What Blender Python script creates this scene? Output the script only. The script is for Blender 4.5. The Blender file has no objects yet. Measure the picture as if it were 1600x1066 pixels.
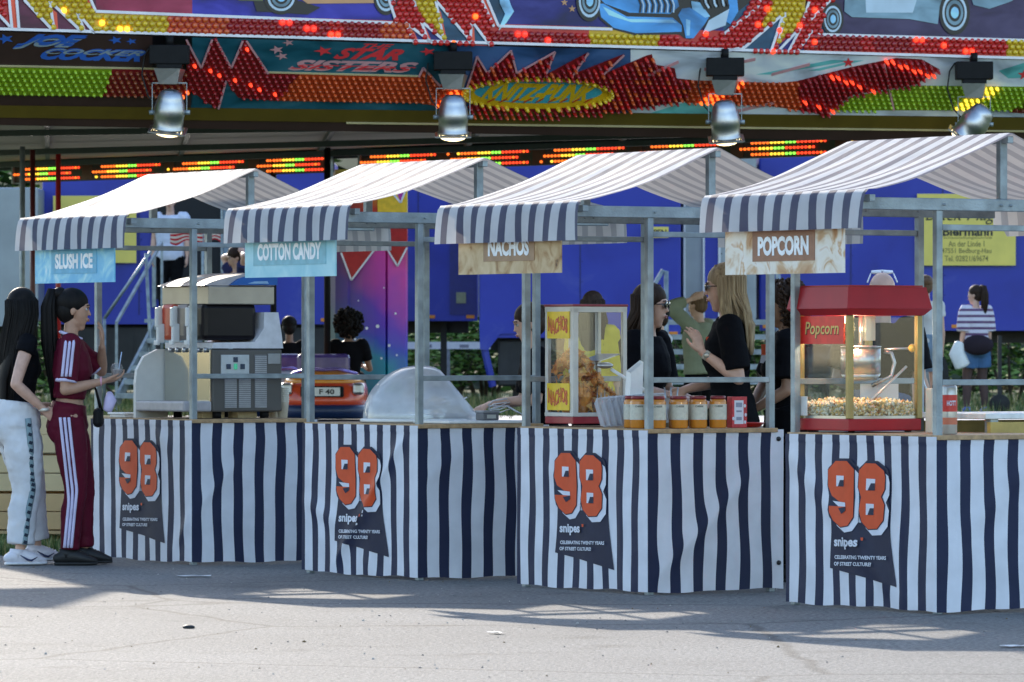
import bpy, bmesh, math, random
from mathutils import Vector, Matrix, noise, geometry
R = math.radians
random.seed(7)
sc = bpy.context.scene
col = sc.collection

# ------------------------------------------------------------------ camera
FP = 8900.0; CH = 1.335; HY = 545.0          # focal length in photo pixels, eye height, horizon row
cam = bpy.data.objects.new('camera', bpy.data.cameras.new('camera'))
col.objects.link(cam)
cam.data.sensor_width = 36.0
cam.data.lens = FP * 36.0 / 1600.0
cam.data.clip_start = 0.5
cam.data.clip_end = 2000.0
cam.location = (0, 0, CH)
cam.rotation_euler = (R(90) + math.atan(12 / FP), 0, 0)
cam.data.dof.use_dof = True
cam.data.dof.focus_distance = 31.0
cam.data.dof.aperture_fstop = 13.0
sc.camera = cam

# ------------------------------------------------------------------ light
SUN_DIR = Vector((-0.20, 0.78, 0.0)).normalized()
SUN_EL = R(21)
sun_vec = Vector((SUN_DIR.x * math.cos(SUN_EL), SUN_DIR.y * math.cos(SUN_EL), math.sin(SUN_EL)))
w = bpy.data.worlds.new('World'); sc.world = w; w.use_nodes = True
nt = w.node_tree
sky = nt.nodes.new('ShaderNodeTexSky'); sky.sky_type = 'NISHITA'; sky.sun_disc = False
sky.sun_elevation = SUN_EL
sky.sun_rotation = math.atan2(SUN_DIR.x, SUN_DIR.y)
sky.air_density = 1.0; sky.dust_density = 0.8; sky.ozone_density = 1.6
bg = nt.nodes['Background']; bg.inputs['Strength'].default_value = 0.125
nt.links.new(sky.outputs[0], bg.inputs['Color'])
sl = bpy.data.lights.new('sun', 'SUN'); sl.energy = 2.0; sl.angle = R(0.53); sl.color = (1.0, 0.90, 0.76)
so = bpy.data.objects.new('sun', sl); col.objects.link(so)
so.rotation_euler = sun_vec.to_track_quat('Z', 'Y').to_euler()
sc.view_settings.view_transform = 'Standard'; sc.view_settings.look = 'None'
sc.view_settings.exposure = 1.70; sc.view_settings.gamma = 1.0
sc.cycles.use_denoising = True
sc.cycles.max_bounces = 10; sc.cycles.transparent_max_bounces = 24

# ------------------------------------------------------------------ helpers
def W(px, D, z=0.0): return Vector(((px - 800) * D / FP, D, z))
def Zy(py, D): return CH + (HY - py) * D / FP
def P3(px, py, D): return Vector(((px - 800) * D / FP, D, Zy(py, D)))

MATS = {}
def srgb(c):
    return tuple(((x / 255) / 12.92 if x <= 10 else ((x / 255 + 0.055) / 1.055) ** 2.4) for x in c)
def mat(name, c, rough=0.5, metal=0.0, var=0.12, scale=18.0, bump=0.0, bscale=60.0, emit=None, es=0.0, spec=0.5, trans=0.0, coat=0.0):
    if name in MATS: return MATS[name]
    m = bpy.data.materials.new(name); m.use_nodes = True
    t = m.node_tree; n = t.nodes; p = n['Principled BSDF']
    p.inputs['Roughness'].default_value = rough
    p.inputs['Metallic'].default_value = metal
    p.inputs['Specular IOR Level'].default_value = spec
    if coat: p.inputs['Coat Weight'].default_value = coat
    if trans: p.inputs['Transmission Weight'].default_value = trans
    tc = n.new('ShaderNodeTexCoord')
    ns = n.new('ShaderNodeTexNoise'); ns.inputs['Scale'].default_value = scale; ns.inputs['Detail'].default_value = 5
    t.links.new(tc.outputs['Object'], ns.inputs['Vector'])
    mr = n.new('ShaderNodeMapRange')
    mr.inputs['From Min'].default_value = 0.3; mr.inputs['From Max'].default_value = 0.7
    mr.inputs['To Min'].default_value = 1 - var; mr.inputs['To Max'].default_value = 1 + var
    t.links.new(ns.outputs['Fac'], mr.inputs['Value'])
    hs = n.new('ShaderNodeHueSaturation'); hs.inputs['Color'].default_value = (*c, 1)
    t.links.new(mr.outputs[0], hs.inputs['Value'])
    t.links.new(hs.outputs[0], p.inputs['Base Color'])
    if bump:
        b = n.new('ShaderNodeBump'); b.inputs['Strength'].default_value = bump; b.inputs['Distance'].default_value = 0.01
        n2 = n.new('ShaderNodeTexNoise'); n2.inputs['Scale'].default_value = bscale; n2.inputs['Detail'].default_value = 4
        t.links.new(tc.outputs['Object'], n2.inputs['Vector'])
        t.links.new(n2.outputs['Fac'], b.inputs['Height']); t.links.new(b.outputs[0], p.inputs['Normal'])
    if emit:
        p.inputs['Emission Color'].default_value = (*emit, 1); p.inputs['Emission Strength'].default_value = es
    MATS[name] = m
    return m

def ramp_mat(name, stops, scale=12, rough=0.6, kind='noise', detail=6, spec=0.4, coord='Object', dist=0.0, bump=0.0, stretch=None):
    """procedural picture: noise or voronoi through a colour ramp"""
    if name in MATS: return MATS[name]
    m = bpy.data.materials.new(name); m.use_nodes = True
    t = m.node_tree; n = t.nodes; p = n['Principled BSDF']; p.inputs['Roughness'].default_value = rough
    p.inputs['Specular IOR Level'].default_value = spec
    tc = n.new('ShaderNodeTexCoord')
    if kind == 'noise':
        x = n.new('ShaderNodeTexNoise'); x.inputs['Detail'].default_value = detail; x.inputs['Distortion'].default_value = dist; out = x.outputs['Fac']
    else:
        x = n.new('ShaderNodeTexVoronoi'); out = x.outputs['Distance']
        if kind == 'cells': out = x.outputs['Color']
    x.inputs['Scale'].default_value = scale
    if stretch:
        mp = n.new('ShaderNodeMapping'); mp.inputs['Scale'].default_value = stretch; t.links.new(tc.outputs[coord], mp.inputs['Vector']); t.links.new(mp.outputs[0], x.inputs['Vector'])
    else: t.links.new(tc.outputs[coord], x.inputs['Vector'])
    r = n.new('ShaderNodeValToRGB'); t.links.new(out, r.inputs['Fac'])
    e = r.color_ramp.elements
    while len(e) > 1: e.remove(e[-1])
    e[0].position = stops[0][0]; e[0].color = (*stops[0][1], 1)
    for pos, c in stops[1:]:
        q = e.new(pos); q.color = (*c, 1)
    t.links.new(r.outputs[0], p.inputs['Base Color'])
    if bump:
        b = n.new('ShaderNodeBump'); b.inputs['Strength'].default_value = bump; b.inputs['Distance'].default_value = 0.01
        t.links.new(out, b.inputs['Height']); t.links.new(b.outputs[0], p.inputs['Normal'])
    MATS[name] = m
    return m

def glass_mat(name, tint=(1, 1, 1), gloss=0.12, haze=0.0, hazec=(0.8, 0.8, 0.8), rough=0.03):
    if name in MATS: return MATS[name]
    m = bpy.data.materials.new(name); m.use_nodes = True
    t = m.node_tree; n = t.nodes; n.remove(n['Principled BSDF']); out = n['Material Output']
    tr = n.new('ShaderNodeBsdfTransparent'); tr.inputs[0].default_value = (*tint, 1)
    gl = n.new('ShaderNodeBsdfGlossy'); gl.inputs['Roughness'].default_value = rough
    mx = n.new('ShaderNodeMixShader')
    fr = n.new('ShaderNodeLayerWeight'); fr.inputs['Blend'].default_value = 0.5
    pw = n.new('ShaderNodeMath'); pw.operation = 'POWER'; pw.inputs[1].default_value = 4.0; t.links.new(fr.outputs['Facing'], pw.inputs[0])
    ad = n.new('ShaderNodeMath'); ad.operation = 'MULTIPLY_ADD'; ad.inputs[1].default_value = 0.7; ad.inputs[2].default_value = 0.02 + gloss * 0.25; ad.use_clamp = True
    t.links.new(pw.outputs[0], ad.inputs[0]); t.links.new(ad.outputs[0], mx.inputs[0])
    t.links.new(tr.outputs[0], mx.inputs[1]); t.links.new(gl.outputs[0], mx.inputs[2])
    last = mx
    if haze:
        df = n.new('ShaderNodeBsdfDiffuse'); df.inputs[0].default_value = (*hazec, 1)
        tl = n.new('ShaderNodeBsdfTranslucent'); tl.inputs[0].default_value = (*hazec, 1)
        a = n.new('ShaderNodeMixShader'); a.inputs[0].default_value = 0.5
        t.links.new(df.outputs[0], a.inputs[1]); t.links.new(tl.outputs[0], a.inputs[2])
        m2 = n.new('ShaderNodeMixShader')
        tc = n.new('ShaderNodeTexCoord'); ns = n.new('ShaderNodeTexNoise'); ns.inputs['Scale'].default_value = 5; ns.inputs['Detail'].default_value = 3
        t.links.new(tc.outputs['Object'], ns.inputs['Vector'])
        mr = n.new('ShaderNodeMapRange'); mr.inputs['From Min'].default_value = .3; mr.inputs['From Max'].default_value = .7
        mr.inputs['To Min'].default_value = haze * .75; mr.inputs['To Max'].default_value = min(1, haze * 1.25)
        t.links.new(ns.outputs['Fac'], mr.inputs['Value']); t.links.new(mr.outputs[0], m2.inputs[0])
        t.links.new(mx.outputs[0], m2.inputs[1]); t.links.new(a.outputs[0], m2.inputs[2]); last = m2
    t.links.new(last.outputs[0], out.inputs['Surface'])
    MATS[name] = m
    return m

def tag(o, label=None, cat=None, group=None, kind=None):
    if label: o['label'] = label
    if cat: o['category'] = cat
    if group: o['group'] = group
    if kind: o['kind'] = kind
    return o
def empty(name, loc=(0, 0, 0), rz=0.0, label=None, cat=None, group=None):
    o = bpy.data.objects.new(name, None); col.objects.link(o)
    o.location = loc; o.rotation_euler = (0, 0, rz); o.empty_display_size = 0.1
    return tag(o, label, cat, group)

def cr(pts, n):
    """Catmull-Rom through tuples, n samples per span"""
    pts = [tuple(p) for p in pts]
    q = [pts[0]] + pts + [pts[-1]]
    out = []
    for i in range(1, len(q) - 2):
        for j in range(n):
            t = j / n
            out.append(tuple(0.5 * ((2 * b) + (-a + c) * t + (2 * a - 5 * b + 4 * c - d) * t * t + (-a + 3 * b - 3 * c + d) * t ** 3)
                             for a, b, c, d in zip(q[i - 1], q[i], q[i + 1], q[i + 2])))
    out.append(pts[-1])
    return out

class MB:
    def __init__(s, M=None):
        s.v = []; s.f = []; s.mi = []; s.sm = []; s.m = 0; s.M = M or Matrix.Identity(4); s.smooth = False
        s.uv = None
    def add(s, vs, fs, smooth=None):
        b = len(s.v); s.v += [tuple(s.M @ Vector(p)) for p in vs]
        sm = s.smooth if smooth is None else smooth
        for f in fs:
            s.f.append([b + i for i in f]); s.mi.append(s.m); s.sm.append(sm)
    def box(s, c, d, rot=None, bev=0.0):
        x, y, z = d[0] / 2, d[1] / 2, d[2] / 2
        if bev <= 0:
            vs = [(-x, -y, -z), (x, -y, -z), (x, y, -z), (-x, y, -z), (-x, -y, z), (x, -y, z), (x, y, z), (-x, y, z)]
            fs = [(0, 3, 2, 1), (4, 5, 6, 7), (0, 1, 5, 4), (1, 2, 6, 5), (2, 3, 7, 6), (3, 0, 4, 7)]
        else:
            bm = bmesh.new(); bmesh.ops.create_cube(bm, size=1.0)
            for v in bm.verts: v.co = Vector((v.co.x * d[0], v.co.y * d[1], v.co.z * d[2]))
            bmesh.ops.bevel(bm, geom=bm.edges[:], offset=min(bev, min(d) * .45), segments=2, affect='EDGES', profile=0.5)
            bm.verts.index_update()
            vs = [v.co.copy() for v in bm.verts]; fs = [[v.index for v in f.verts] for f in bm.faces]; bm.free()
        T = Matrix.Translation(c)
        if rot is not None: T = T @ (rot if isinstance(rot, Matrix) else Matrix.Rotation(rot, 4, 'Z'))
        s.add([T @ Vector(p) for p in vs], fs)
    def bar(s, a, b, w, h=None, up=(0, 0, 1)):
        a = Vector(a); b = Vector(b); h = h or w
        d = (b - a); L = d.length; d.normalize()
        u = Vector(up)
        if abs(d.dot(u)) > .98: u = Vector((1, 0, 0)) if abs(d.x) < .9 else Vector((0, 1, 0))
        sd = d.cross(u).normalized(); u = sd.cross(d)
        vs = []
        for e in (a, b):
            for i, j in ((-1, -1), (1, -1), (1, 1), (-1, 1)): vs.append(e + sd * i * w / 2 + u * j * h / 2)
        s.add(vs, [(0, 1, 2, 3), (7, 6, 5, 4), (0, 4, 5, 1), (1, 5, 6, 2), (2, 6, 7, 3), (3, 7, 4, 0)])
    def tube(s, pts, rad, n=8, side=None, rnd=False, caps=True, smooth=True):
        pts = [Vector(p) for p in pts]
        rr = list(rad) if isinstance(rad, list) else [rad] * len(pts)
        rr = [(r, r) if not isinstance(r, (list, tuple)) else r for r in rr]
        if rnd:
            d0 = (pts[0] - pts[1]).normalized(); d1 = (pts[-1] - pts[-2]).normalized()
            a, b = rr[0], rr[-1]; ma, mb = min(a), min(b)
            pre = [(pts[0] + d0 * ma * f, (a[0] * g, a[1] * g)) for f, g in ((.95, .3), (.75, .66), (.4, .92))]
            post = [(pts[-1] + d1 * mb * f, (b[0] * g, b[1] * g)) for f, g in ((.4, .92), (.75, .66), (.95, .3))]
            rr = [p[1] for p in pre] + rr + [p[1] for p in post]
            pts = [p[0] for p in pre] + pts + [p[0] for p in post]
        tang = []
        for i in range(len(pts)):
            a = pts[max(0, i - 1)]; b = pts[min(len(pts) - 1, i + 1)]
            t = (b - a)
            tang.append(t.normalized() if t.length > 1e-9 else (tang[-1] if tang else Vector((0, 0, 1))))
        if side is None:
            t0 = tang[0]; sd = Vector((0, 0, 1)) if abs(t0.z) < .9 else Vector((1, 0, 0))
        else: sd = Vector(side)
        vs = []
        for p, t, r in zip(pts, tang, rr):
            sd2 = sd - t * sd.dot(t)
            if sd2.length < 1e-6: sd2 = t.orthogonal()
            sd2.normalize(); up = t.cross(sd2)
            if side is None: sd = sd2
            for k in range(n):
                a = 2 * math.pi * k / n
                vs.append(p + sd2 * math.cos(a) * r[0] + up * math.sin(a) * r[1])
        fs = []
        for i in range(len(pts) - 1):
            for k in range(n):
                k2 = (k + 1) % n
                fs.append((i * n + k, i * n + k2, (i + 1) * n + k2, (i + 1) * n + k))
        if caps:
            fs.append(tuple(reversed(range(n)))); fs.append(tuple((len(pts) - 1) * n + k for k in range(n)))
        s.add(vs, fs, smooth)
    def cyl(s, a, b, r0, r1=None, n=16, smooth=True, caps=True):
        s.tube([a, b], [r0, r0 if r1 is None else r1], n, smooth=smooth, caps=caps)
    def ell(s, c, r, rot=None, nu=14, nv=9, z0=-1.0, z1=1.0):
        if not isinstance(r, (list, tuple)): r = (r, r, r)
        c = Vector(c); vs = []; a0 = math.asin(z0); a1 = math.asin(z1)
        for i in range(nv + 1):
            a = a0 + (a1 - a0) * i / nv
            if i == 0 and z0 == -1: a += 0.02
            if i == nv and z1 == 1: a -= 0.02
            for k in range(nu):
                b = 2 * math.pi * k / nu
                p = Vector((math.cos(a) * math.cos(b) * r[0], math.cos(a) * math.sin(b) * r[1], math.sin(a) * r[2]))
                if rot is not None: p = rot @ p
                vs.append(c + p)
        fs = []
        for i in range(nv):
            for k in range(nu):
                k2 = (k + 1) % nu
                fs.append((i * nu + k, i * nu + k2, (i + 1) * nu + k2, (i + 1) * nu + k))
        fs.append(tuple(reversed(range(nu)))); fs.append(tuple(nv * nu + k for k in range(nu)))
        s.add(vs, fs, True)
    def lathe(s, prof, c=(0, 0, 0), n=20, rot=None, caps=True):
        c = Vector(c); vs = []
        for r, z in prof:
            for k in range(n):
                a = 2 * math.pi * k / n
                p = Vector((r * math.cos(a), r * math.sin(a), z))
                if rot is not None: p = rot @ p
                vs.append(c + p)
        fs = []
        for i in range(len(prof) - 1):
            for k in range(n):
                k2 = (k + 1) % n
                fs.append((i * n + k, i * n + k2, (i + 1) * n + k2, (i + 1) * n + k))
        if caps:
            fs.append(tuple(reversed(range(n)))); fs.append(tuple((len(prof) - 1) * n + k for k in range(n)))
        s.add(vs, fs, True)
    def poly2(s, pts, f, smooth=False):
        """concave 2-D polygon mapped by f(u,v) -> 3-D point"""
        vs = [Vector((p[0], p[1], 0)) for p in pts]
        tr = geometry.tessellate_polygon([vs])
        s.add([f(p[0], p[1]) for p in pts], [tuple(t) for t in tr], smooth)
    def prism(s, pts, M, th):
        """outline pts (x,z) in plane y=0 of M, thickness th along y"""
        n = len(pts)
        vs = [M @ Vector((x, -th / 2, z)) for x, z in pts] + [M @ Vector((x, th / 2, z)) for x, z in pts]
        tr = geometry.tessellate_polygon([[Vector((x, z, 0)) for x, z in pts]])
        fs = [tuple(t) for t in tr] + [tuple(i + n for i in reversed(t)) for t in tr]
        fs += [(i, (i + 1) % n, n + (i + 1) % n, n + i) for i in range(n)]
        s.add(vs, fs)
    def build(s, name, mats, parent=None, uvs=None):
        me = bpy.data.meshes.new(name)
        me.from_pydata(s.v, [], s.f)
        if not isinstance(mats, (list, tuple)): mats = [mats]
        for m in mats: me.materials.append(m)
        me.polygons.foreach_set('material_index', s.mi)
        me.polygons.foreach_set('use_smooth', s.sm)
        if uvs:
            l = me.uv_layers.new(name='UVMap')
            vi = [0] * len(me.loops); me.loops.foreach_get('vertex_index', vi)
            flat = []
            for i in vi: flat += uvs[i] if i < len(uvs) else (0.0, 0.0)
            l.data.foreach_set('uv', flat)
        me.validate()
        me.update()
        o = bpy.data.objects.new(name, me); col.objects.link(o)
        if parent is not None: o.parent = parent
        return o

_txt = {}
def text2d(string, w, h, bold=0.012, shear=0.0):
    """letters as triangles scaled into a w x h box, centred"""
    key = (string, bold, shear)
    if key not in _txt:
        cu = bpy.data.curves.new('t', 'FONT'); cu.body = string; cu.offset = bold; cu.resolution_u = 3; cu.shear = shear
        cu.fill_mode = 'FRONT'
        o = bpy.data.objects.new('t', cu); col.objects.link(o)
        dg = bpy.context.evaluated_depsgraph_get(); dg.update()
        me = bpy.data.meshes.new_from_object(o.evaluated_get(dg))
        vs = [(v.co.x, v.co.y) for v in me.vertices]; fs = [tuple(p.vertices) for p in me.polygons]
        bpy.data.objects.remove(o); bpy.data.curves.remove(cu); bpy.data.meshes.remove(me)
        _txt[key] = (vs, fs)
    vs, fs = _txt[key]
    x0 = min(v[0] for v in vs); x1 = max(v[0] for v in vs); y0 = min(v[1] for v in vs); y1 = max(v[1] for v in vs)
    return [((x - (x0 + x1) / 2) / (x1 - x0) * w, (y - (y0 + y1) / 2) / (y1 - y0) * h) for x, y in vs], fs
def put_text(mb, string, w, h, f, bold=0.012, shear=0.0):
    vs, fs = text2d(string, w, h, bold, shear)
    mb.add([f(x, y) for x, y in vs], fs, False)

def ray_plane(px, py, O, n):
    d = Vector(((px - 800) / FP, 1.0, (HY - py) / FP)); c = Vector((0, 0, CH))
    return c + d * ((O - c).dot(n) / d.dot(n))
class Panel:
    """flat board standing in the scene; photo rows/columns are only used to measure the outlines on it"""
    def __init__(s, O, ex, ez):
        s.O = Vector(O); s.ex = Vector(ex).normalized(); s.ez = Vector(ez).normalized(); s.n = s.ex.cross(s.ez).normalized()
        if s.n.y > 0: s.n = -s.n
    def uv(s, px, py):
        p = ray_plane(px, py, s.O, s.n) - s.O
        return (p.dot(s.ex), p.dot(s.ez))
    def pt(s, u, v, off=0.0): return s.O + s.ex * u + s.ez * v + s.n * off
    def poly(s, mb, pix, off):
        mb.poly2([s.uv(*p) for p in pix], lambda u, v: s.pt(u, v, off))
    def slab(s, mb, pix, off, th):
        """outline with thickness, front face at off"""
        uv = [s.uv(*p) for p in pix]; n = len(uv)
        tr = geometry.tessellate_polygon([[Vector((a, b, 0)) for a, b in uv]])
        vs = [s.pt(a, b, off) for a, b in uv] + [s.pt(a, b, off - th) for a, b in uv]
        mb.add(vs, [tuple(t) for t in tr] + [(i, (i + 1) % n, n + (i + 1) % n, n + i) for i in range(n)], False)
    def line(s, mb, pix, wid, off, th=0.008):
        uv = [s.uv(*p) for p in pix]
        for a, b in zip(uv, uv[1:]):
            mb.bar(s.pt(a[0], a[1], off), s.pt(b[0], b[1], off), wid, th, up=s.n)
def inside(x, y, poly):
    c = False; j = len(poly) - 1
    for i in range(len(poly)):
        if (poly[i][1] > y) != (poly[j][1] > y) and x < (poly[j][0] - poly[i][0]) * (y - poly[i][1]) / (poly[j][1] - poly[i][1]) + poly[i][0]: c = not c
        j = i
    return c

# ------------------------------------------------------------------ shared materials
galv = mat('galvanised steel', (0.27, 0.31, 0.33), .45, .5, .30, 9, .2, 90)
steel = mat('stainless steel', (0.50, 0.50, 0.48), .28, .85, .1, 6)
wood = mat('plywood edge', (0.42, 0.27, 0.14), .6, 0, .25, 30, .2, 80)
black = mat('black plastic', (0.006, 0.006, 0.007), .6, 0, .3, spec=.2)
white = mat('white plastic', (0.75, 0.75, 0.74), .4, 0, .05)
chrome = mat('polished aluminium', (0.50, 0.51, 0.53), .38, 1.0, .08, 20)
rubber = mat('rubber', (0.02, 0.02, 0.02), .8, 0, .3)
NAVY = (0.022, 0.028, 0.065); CLOTHW = (0.70, 0.71, 0.77)
def stripe_mat(name, w0, w1, rough, transl, phase=0.235, duty=0.56, dark=NAVY, light=CLOTHW, spec=.5, bump=.25, back=None):
    m = bpy.data.materials.new(name); m.use_nodes = True
    t = m.node_tree; n = t.nodes; p = n['Principled BSDF']; out = n['Material Output']
    uv = n.new('ShaderNodeUVMap'); sp = n.new('ShaderNodeSeparateXYZ'); t.links.new(uv.outputs[0], sp.inputs[0])
    a = n.new('ShaderNodeMath'); a.operation = 'SUBTRACT'; a.inputs[1].default_value = phase; t.links.new(sp.outputs['X'], a.inputs[0])
    b = n.new('ShaderNodeMath'); b.operation = 'FRACT'; t.links.new(a.outputs[0], b.inputs[0])
    c = n.new('ShaderNodeMath'); c.operation = 'LESS_THAN'; c.inputs[1].default_value = duty; t.links.new(b.outputs[0], c.inputs[0])
    mx = n.new('ShaderNodeMix'); mx.data_type = 'RGBA'
    mx.inputs['A'].default_value = (*dark, 1); mx.inputs['B'].default_value = (*light, 1)
    t.links.new(c.outputs[0], mx.inputs['Factor'])
    tc = n.new('ShaderNodeTexCoord'); ns = n.new('ShaderNodeTexNoise'); ns.inputs['Scale'].default_value = 7; ns.inputs['Detail'].default_value = 7
    t.links.new(tc.outputs['Object'], ns.inputs['Vector'])
    mr = n.new('ShaderNodeMapRange'); mr.inputs['From Min'].default_value = .3; mr.inputs['From Max'].default_value = .7
    mr.inputs['To Min'].default_value = .9; mr.inputs['To Max'].default_value = 1.06
    t.links.new(ns.outputs['Fac'], mr.inputs['Value'])
    if back:
        mb_ = n.new('ShaderNodeMix'); mb_.data_type = 'RGBA'; mb_.inputs['A'].default_value = (*back[0], 1); mb_.inputs['B'].default_value = (*back[1], 1)
        t.links.new(c.outputs[0], mb_.inputs['Factor'])
        ge = n.new('ShaderNodeNewGeometry'); m3 = n.new('ShaderNodeMix'); m3.data_type = 'RGBA'
        t.links.new(ge.outputs['Backfacing'], m3.inputs['Factor']); t.links.new(mx.outputs['Result'], m3.inputs['B']); t.links.new(mb_.outputs['Result'], m3.inputs['A']); mx = m3
    hs = n.new('ShaderNodeHueSaturation'); t.links.new(mx.outputs['Result'], hs.inputs['Color']); t.links.new(mr.outputs[0], hs.inputs['Value'])
    t.links.new(hs.outputs[0], p.inputs['Base Color'])
    p.inputs['Roughness'].default_value = rough; p.inputs['Specular IOR Level'].default_value = spec
    bn = n.new('ShaderNodeBump'); bn.inputs['Strength'].default_value = bump; bn.inputs['Distance'].default_value = .02
    n2 = n.new('ShaderNodeTexNoise'); n2.inputs['Scale'].default_value = 9; n2.inputs['Detail'].default_value = 3
    t.links.new(tc.outputs['Object'], n2.inputs['Vector']); t.links.new(n2.outputs['Fac'], bn.inputs['Height']); t.links.new(bn.outputs[0], p.inputs['Normal'])
    if transl:
        tl = n.new('ShaderNodeBsdfTranslucent'); t.links.new(hs.outputs[0], tl.inputs['Color'])
        if back: t.links.new(mb_.outputs['Result'], tl.inputs['Color'])
        ms = n.new('ShaderNodeMixShader'); ms.inputs[0].default_value = transl
        t.links.new(p.outputs[0], ms.inputs[1]); t.links.new(tl.outputs[0], ms.inputs[2]); t.links.new(ms.outputs[0], out.inputs['Surface'])
    MATS[name] = m
    return m
skirt_m = stripe_mat('striped tarpaulin skirt', 0, 0, .5, .0, spec=.16)
canopy_m = stripe_mat('striped canvas canopy', 0, 0, .62, .30, phase=.30, duty=.56, dark=(0.072, 0.085, 0.15), light=(0.62, 0.62, 0.64), spec=.07, back=((.42, .39, .38), (.62, .57, .53)))
print_navy = mat('printed navy', (0.022, 0.026, 0.055), .5, 0, .1, spec=.16)
print_white = mat('printed white', (0.68, 0.70, 0.78), .5, 0, .05, spec=.2)
print_orange = mat('printed orange', (0.66, 0.085, 0.025), .5, 0, .06, spec=.2)

# ================================================================== SETTING: ground
def ground_z(x, y):
    t = max(0.0, min(1.0, (y - 42.0) / 20.0))
    return 0.5 * t
def grid_obj(name, x0, x1, nx, y0, y1, ny, zf, mats, midx=None):
    mb = MB(); vs = []
    for j in range(ny + 1):
        for i in range(nx + 1):
            x = x0 + (x1 - x0) * i / nx; y = y0 + (y1 - y0) * j / ny
            vs.append((x, y, zf(x, y)))
    fs = [(j * (nx + 1) + i, j * (nx + 1) + i + 1, (j + 1) * (nx + 1) + i + 1, (j + 1) * (nx + 1) + i) for j in range(ny) for i in range(nx)]
    mb.add(vs, fs, True)
    return mb.build(name, mats)
# asphalt: fine chippings
def asphalt():
    m = bpy.data.materials.new('worn asphalt'); m.use_nodes = True
    t = m.node_tree; n = t.nodes; p = n['Principled BSDF']; p.inputs['Roughness'].default_value = .85
    tc = n.new('ShaderNodeTexCoord')
    v = n.new('ShaderNodeTexNoise'); v.inputs['Scale'].default_value = 38; v.inputs['Detail'].default_value = 3; v.inputs['Roughness'].default_value = .7
    b = n.new('ShaderNodeTexNoise'); b.inputs['Scale'].default_value = .55; b.inputs['Detail'].default_value = 5
    s2 = n.new('ShaderNodeTexVoronoi'); s2.inputs['Scale'].default_value = 75
    for q in (v, b, s2): t.links.new(tc.outputs['Object'], q.inputs['Vector'])
    r = n.new('ShaderNodeValToRGB'); e = r.color_ramp.elements
    e[0].position = .34; e[0].color = (.064, .063, .064, 1); e[1].position = .68; e[1].color = (.25, .242, .23, 1)
    t.links.new(v.outputs['Fac'], r.inputs['Fac'])
    mr = n.new('ShaderNodeMapRange'); mr.inputs['From Min'].default_value = .3; mr.inputs['From Max'].default_value = .7
    mr.inputs['To Min'].default_value = .82; mr.inputs['To Max'].default_value = 1.15
    t.links.new(b.outputs['Fac'], mr.inputs['Value'])
    hs = n.new('ShaderNodeHueSaturation'); t.links.new(r.outputs[0], hs.inputs['Color']); t.links.new(mr.outputs[0], hs.inputs['Value'])
    # tar seams and worn patches
    vd = n.new('ShaderNodeTexVoronoi'); vd.feature = 'DISTANCE_TO_EDGE'; vd.inputs['Scale'].default_value = .33
    nd = n.new('ShaderNodeTexNoise'); nd.inputs['Scale'].default_value = 2.2; nd.inputs['Detail'].default_value = 4; t.links.new(tc.outputs['Object'], nd.inputs['Vector'])
    ml = n.new('ShaderNodeMix'); ml.data_type = 'VECTOR'; ml.inputs['Factor'].default_value = .13; t.links.new(tc.outputs['Object'], ml.inputs['A']); t.links.new(nd.outputs['Color'], ml.inputs['B'])
    t.links.new(ml.outputs['Result'], vd.inputs['Vector'])
    lt = n.new('ShaderNodeMapRange'); lt.inputs['From Min'].default_value = .002; lt.inputs['From Max'].default_value = .010; lt.inputs['To Min'].default_value = .45; lt.inputs['To Max'].default_value = 1
    t.links.new(vd.outputs['Distance'], lt.inputs['Value'])
    st = n.new('ShaderNodeTexNoise'); st.inputs['Scale'].default_value = 1.7; st.inputs['Detail'].default_value = 8; st.inputs['Roughness'].default_value = .65; t.links.new(tc.outputs['Object'], st.inputs['Vector'])
    sr = n.new('ShaderNodeMapRange'); sr.inputs['From Min'].default_value = .56; sr.inputs['From Max'].default_value = .70; sr.inputs['To Min'].default_value = 1; sr.inputs['To Max'].default_value = .52
    t.links.new(st.outputs['Fac'], sr.inputs['Value'])
    mm = n.new('ShaderNodeMath'); mm.operation = 'MULTIPLY'; t.links.new(lt.outputs[0], mm.inputs[0]); t.links.new(sr.outputs[0], mm.inputs[1])
    h2 = n.new('ShaderNodeHueSaturation'); t.links.new(hs.outputs[0], h2.inputs['Color']); t.links.new(mm.outputs[0], h2.inputs['Value']); hs = h2
    t.links.new(hs.outputs[0], p.inputs['Base Color'])
    bn = n.new('ShaderNodeBump'); bn.inputs['Strength'].default_value = .6; bn.inputs['Distance'].default_value = .006
    t.links.new(s2.outputs['Distance'], bn.inputs['Height']); t.links.new(bn.outputs[0], p.inputs['Normal'])
    return m
soil = ramp_mat('meadow soil', [(.3, (.03, .05, .014)), (.55, (.055, .085, .022)), (.75, (.11, .10, .04))], 1.4, .95)
o = grid_obj('ground', -260, 260, 40, 35.6, 640, 80, lambda x, y: ground_z(x, y) - .02, soil); tag(o, kind='structure')
def backing_hill_z(x, y): return .5 + 9 * max(0, min(1, (y - 118) / 30)) ** .8 + .8 * noise.noise(Vector((x * .06, y * .06, 0)))
o = grid_obj('backing_hill', -160, 160, 60, 117, 260, 24, backing_hill_z, ramp_mat('added backing hill', [(.35, (.010, .022, .006)), (.6, (.025, .05, .013)), (.8, (.05, .085, .025))], .9, .95)); tag(o, kind='structure')  # backing added behind the wood to block bright sky in its gaps
o = grid_obj('asphalt_road', -80, 80, 8, -12, 36.8, 8, lambda x, y: 0.0, asphalt()); tag(o, kind='structure')
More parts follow.
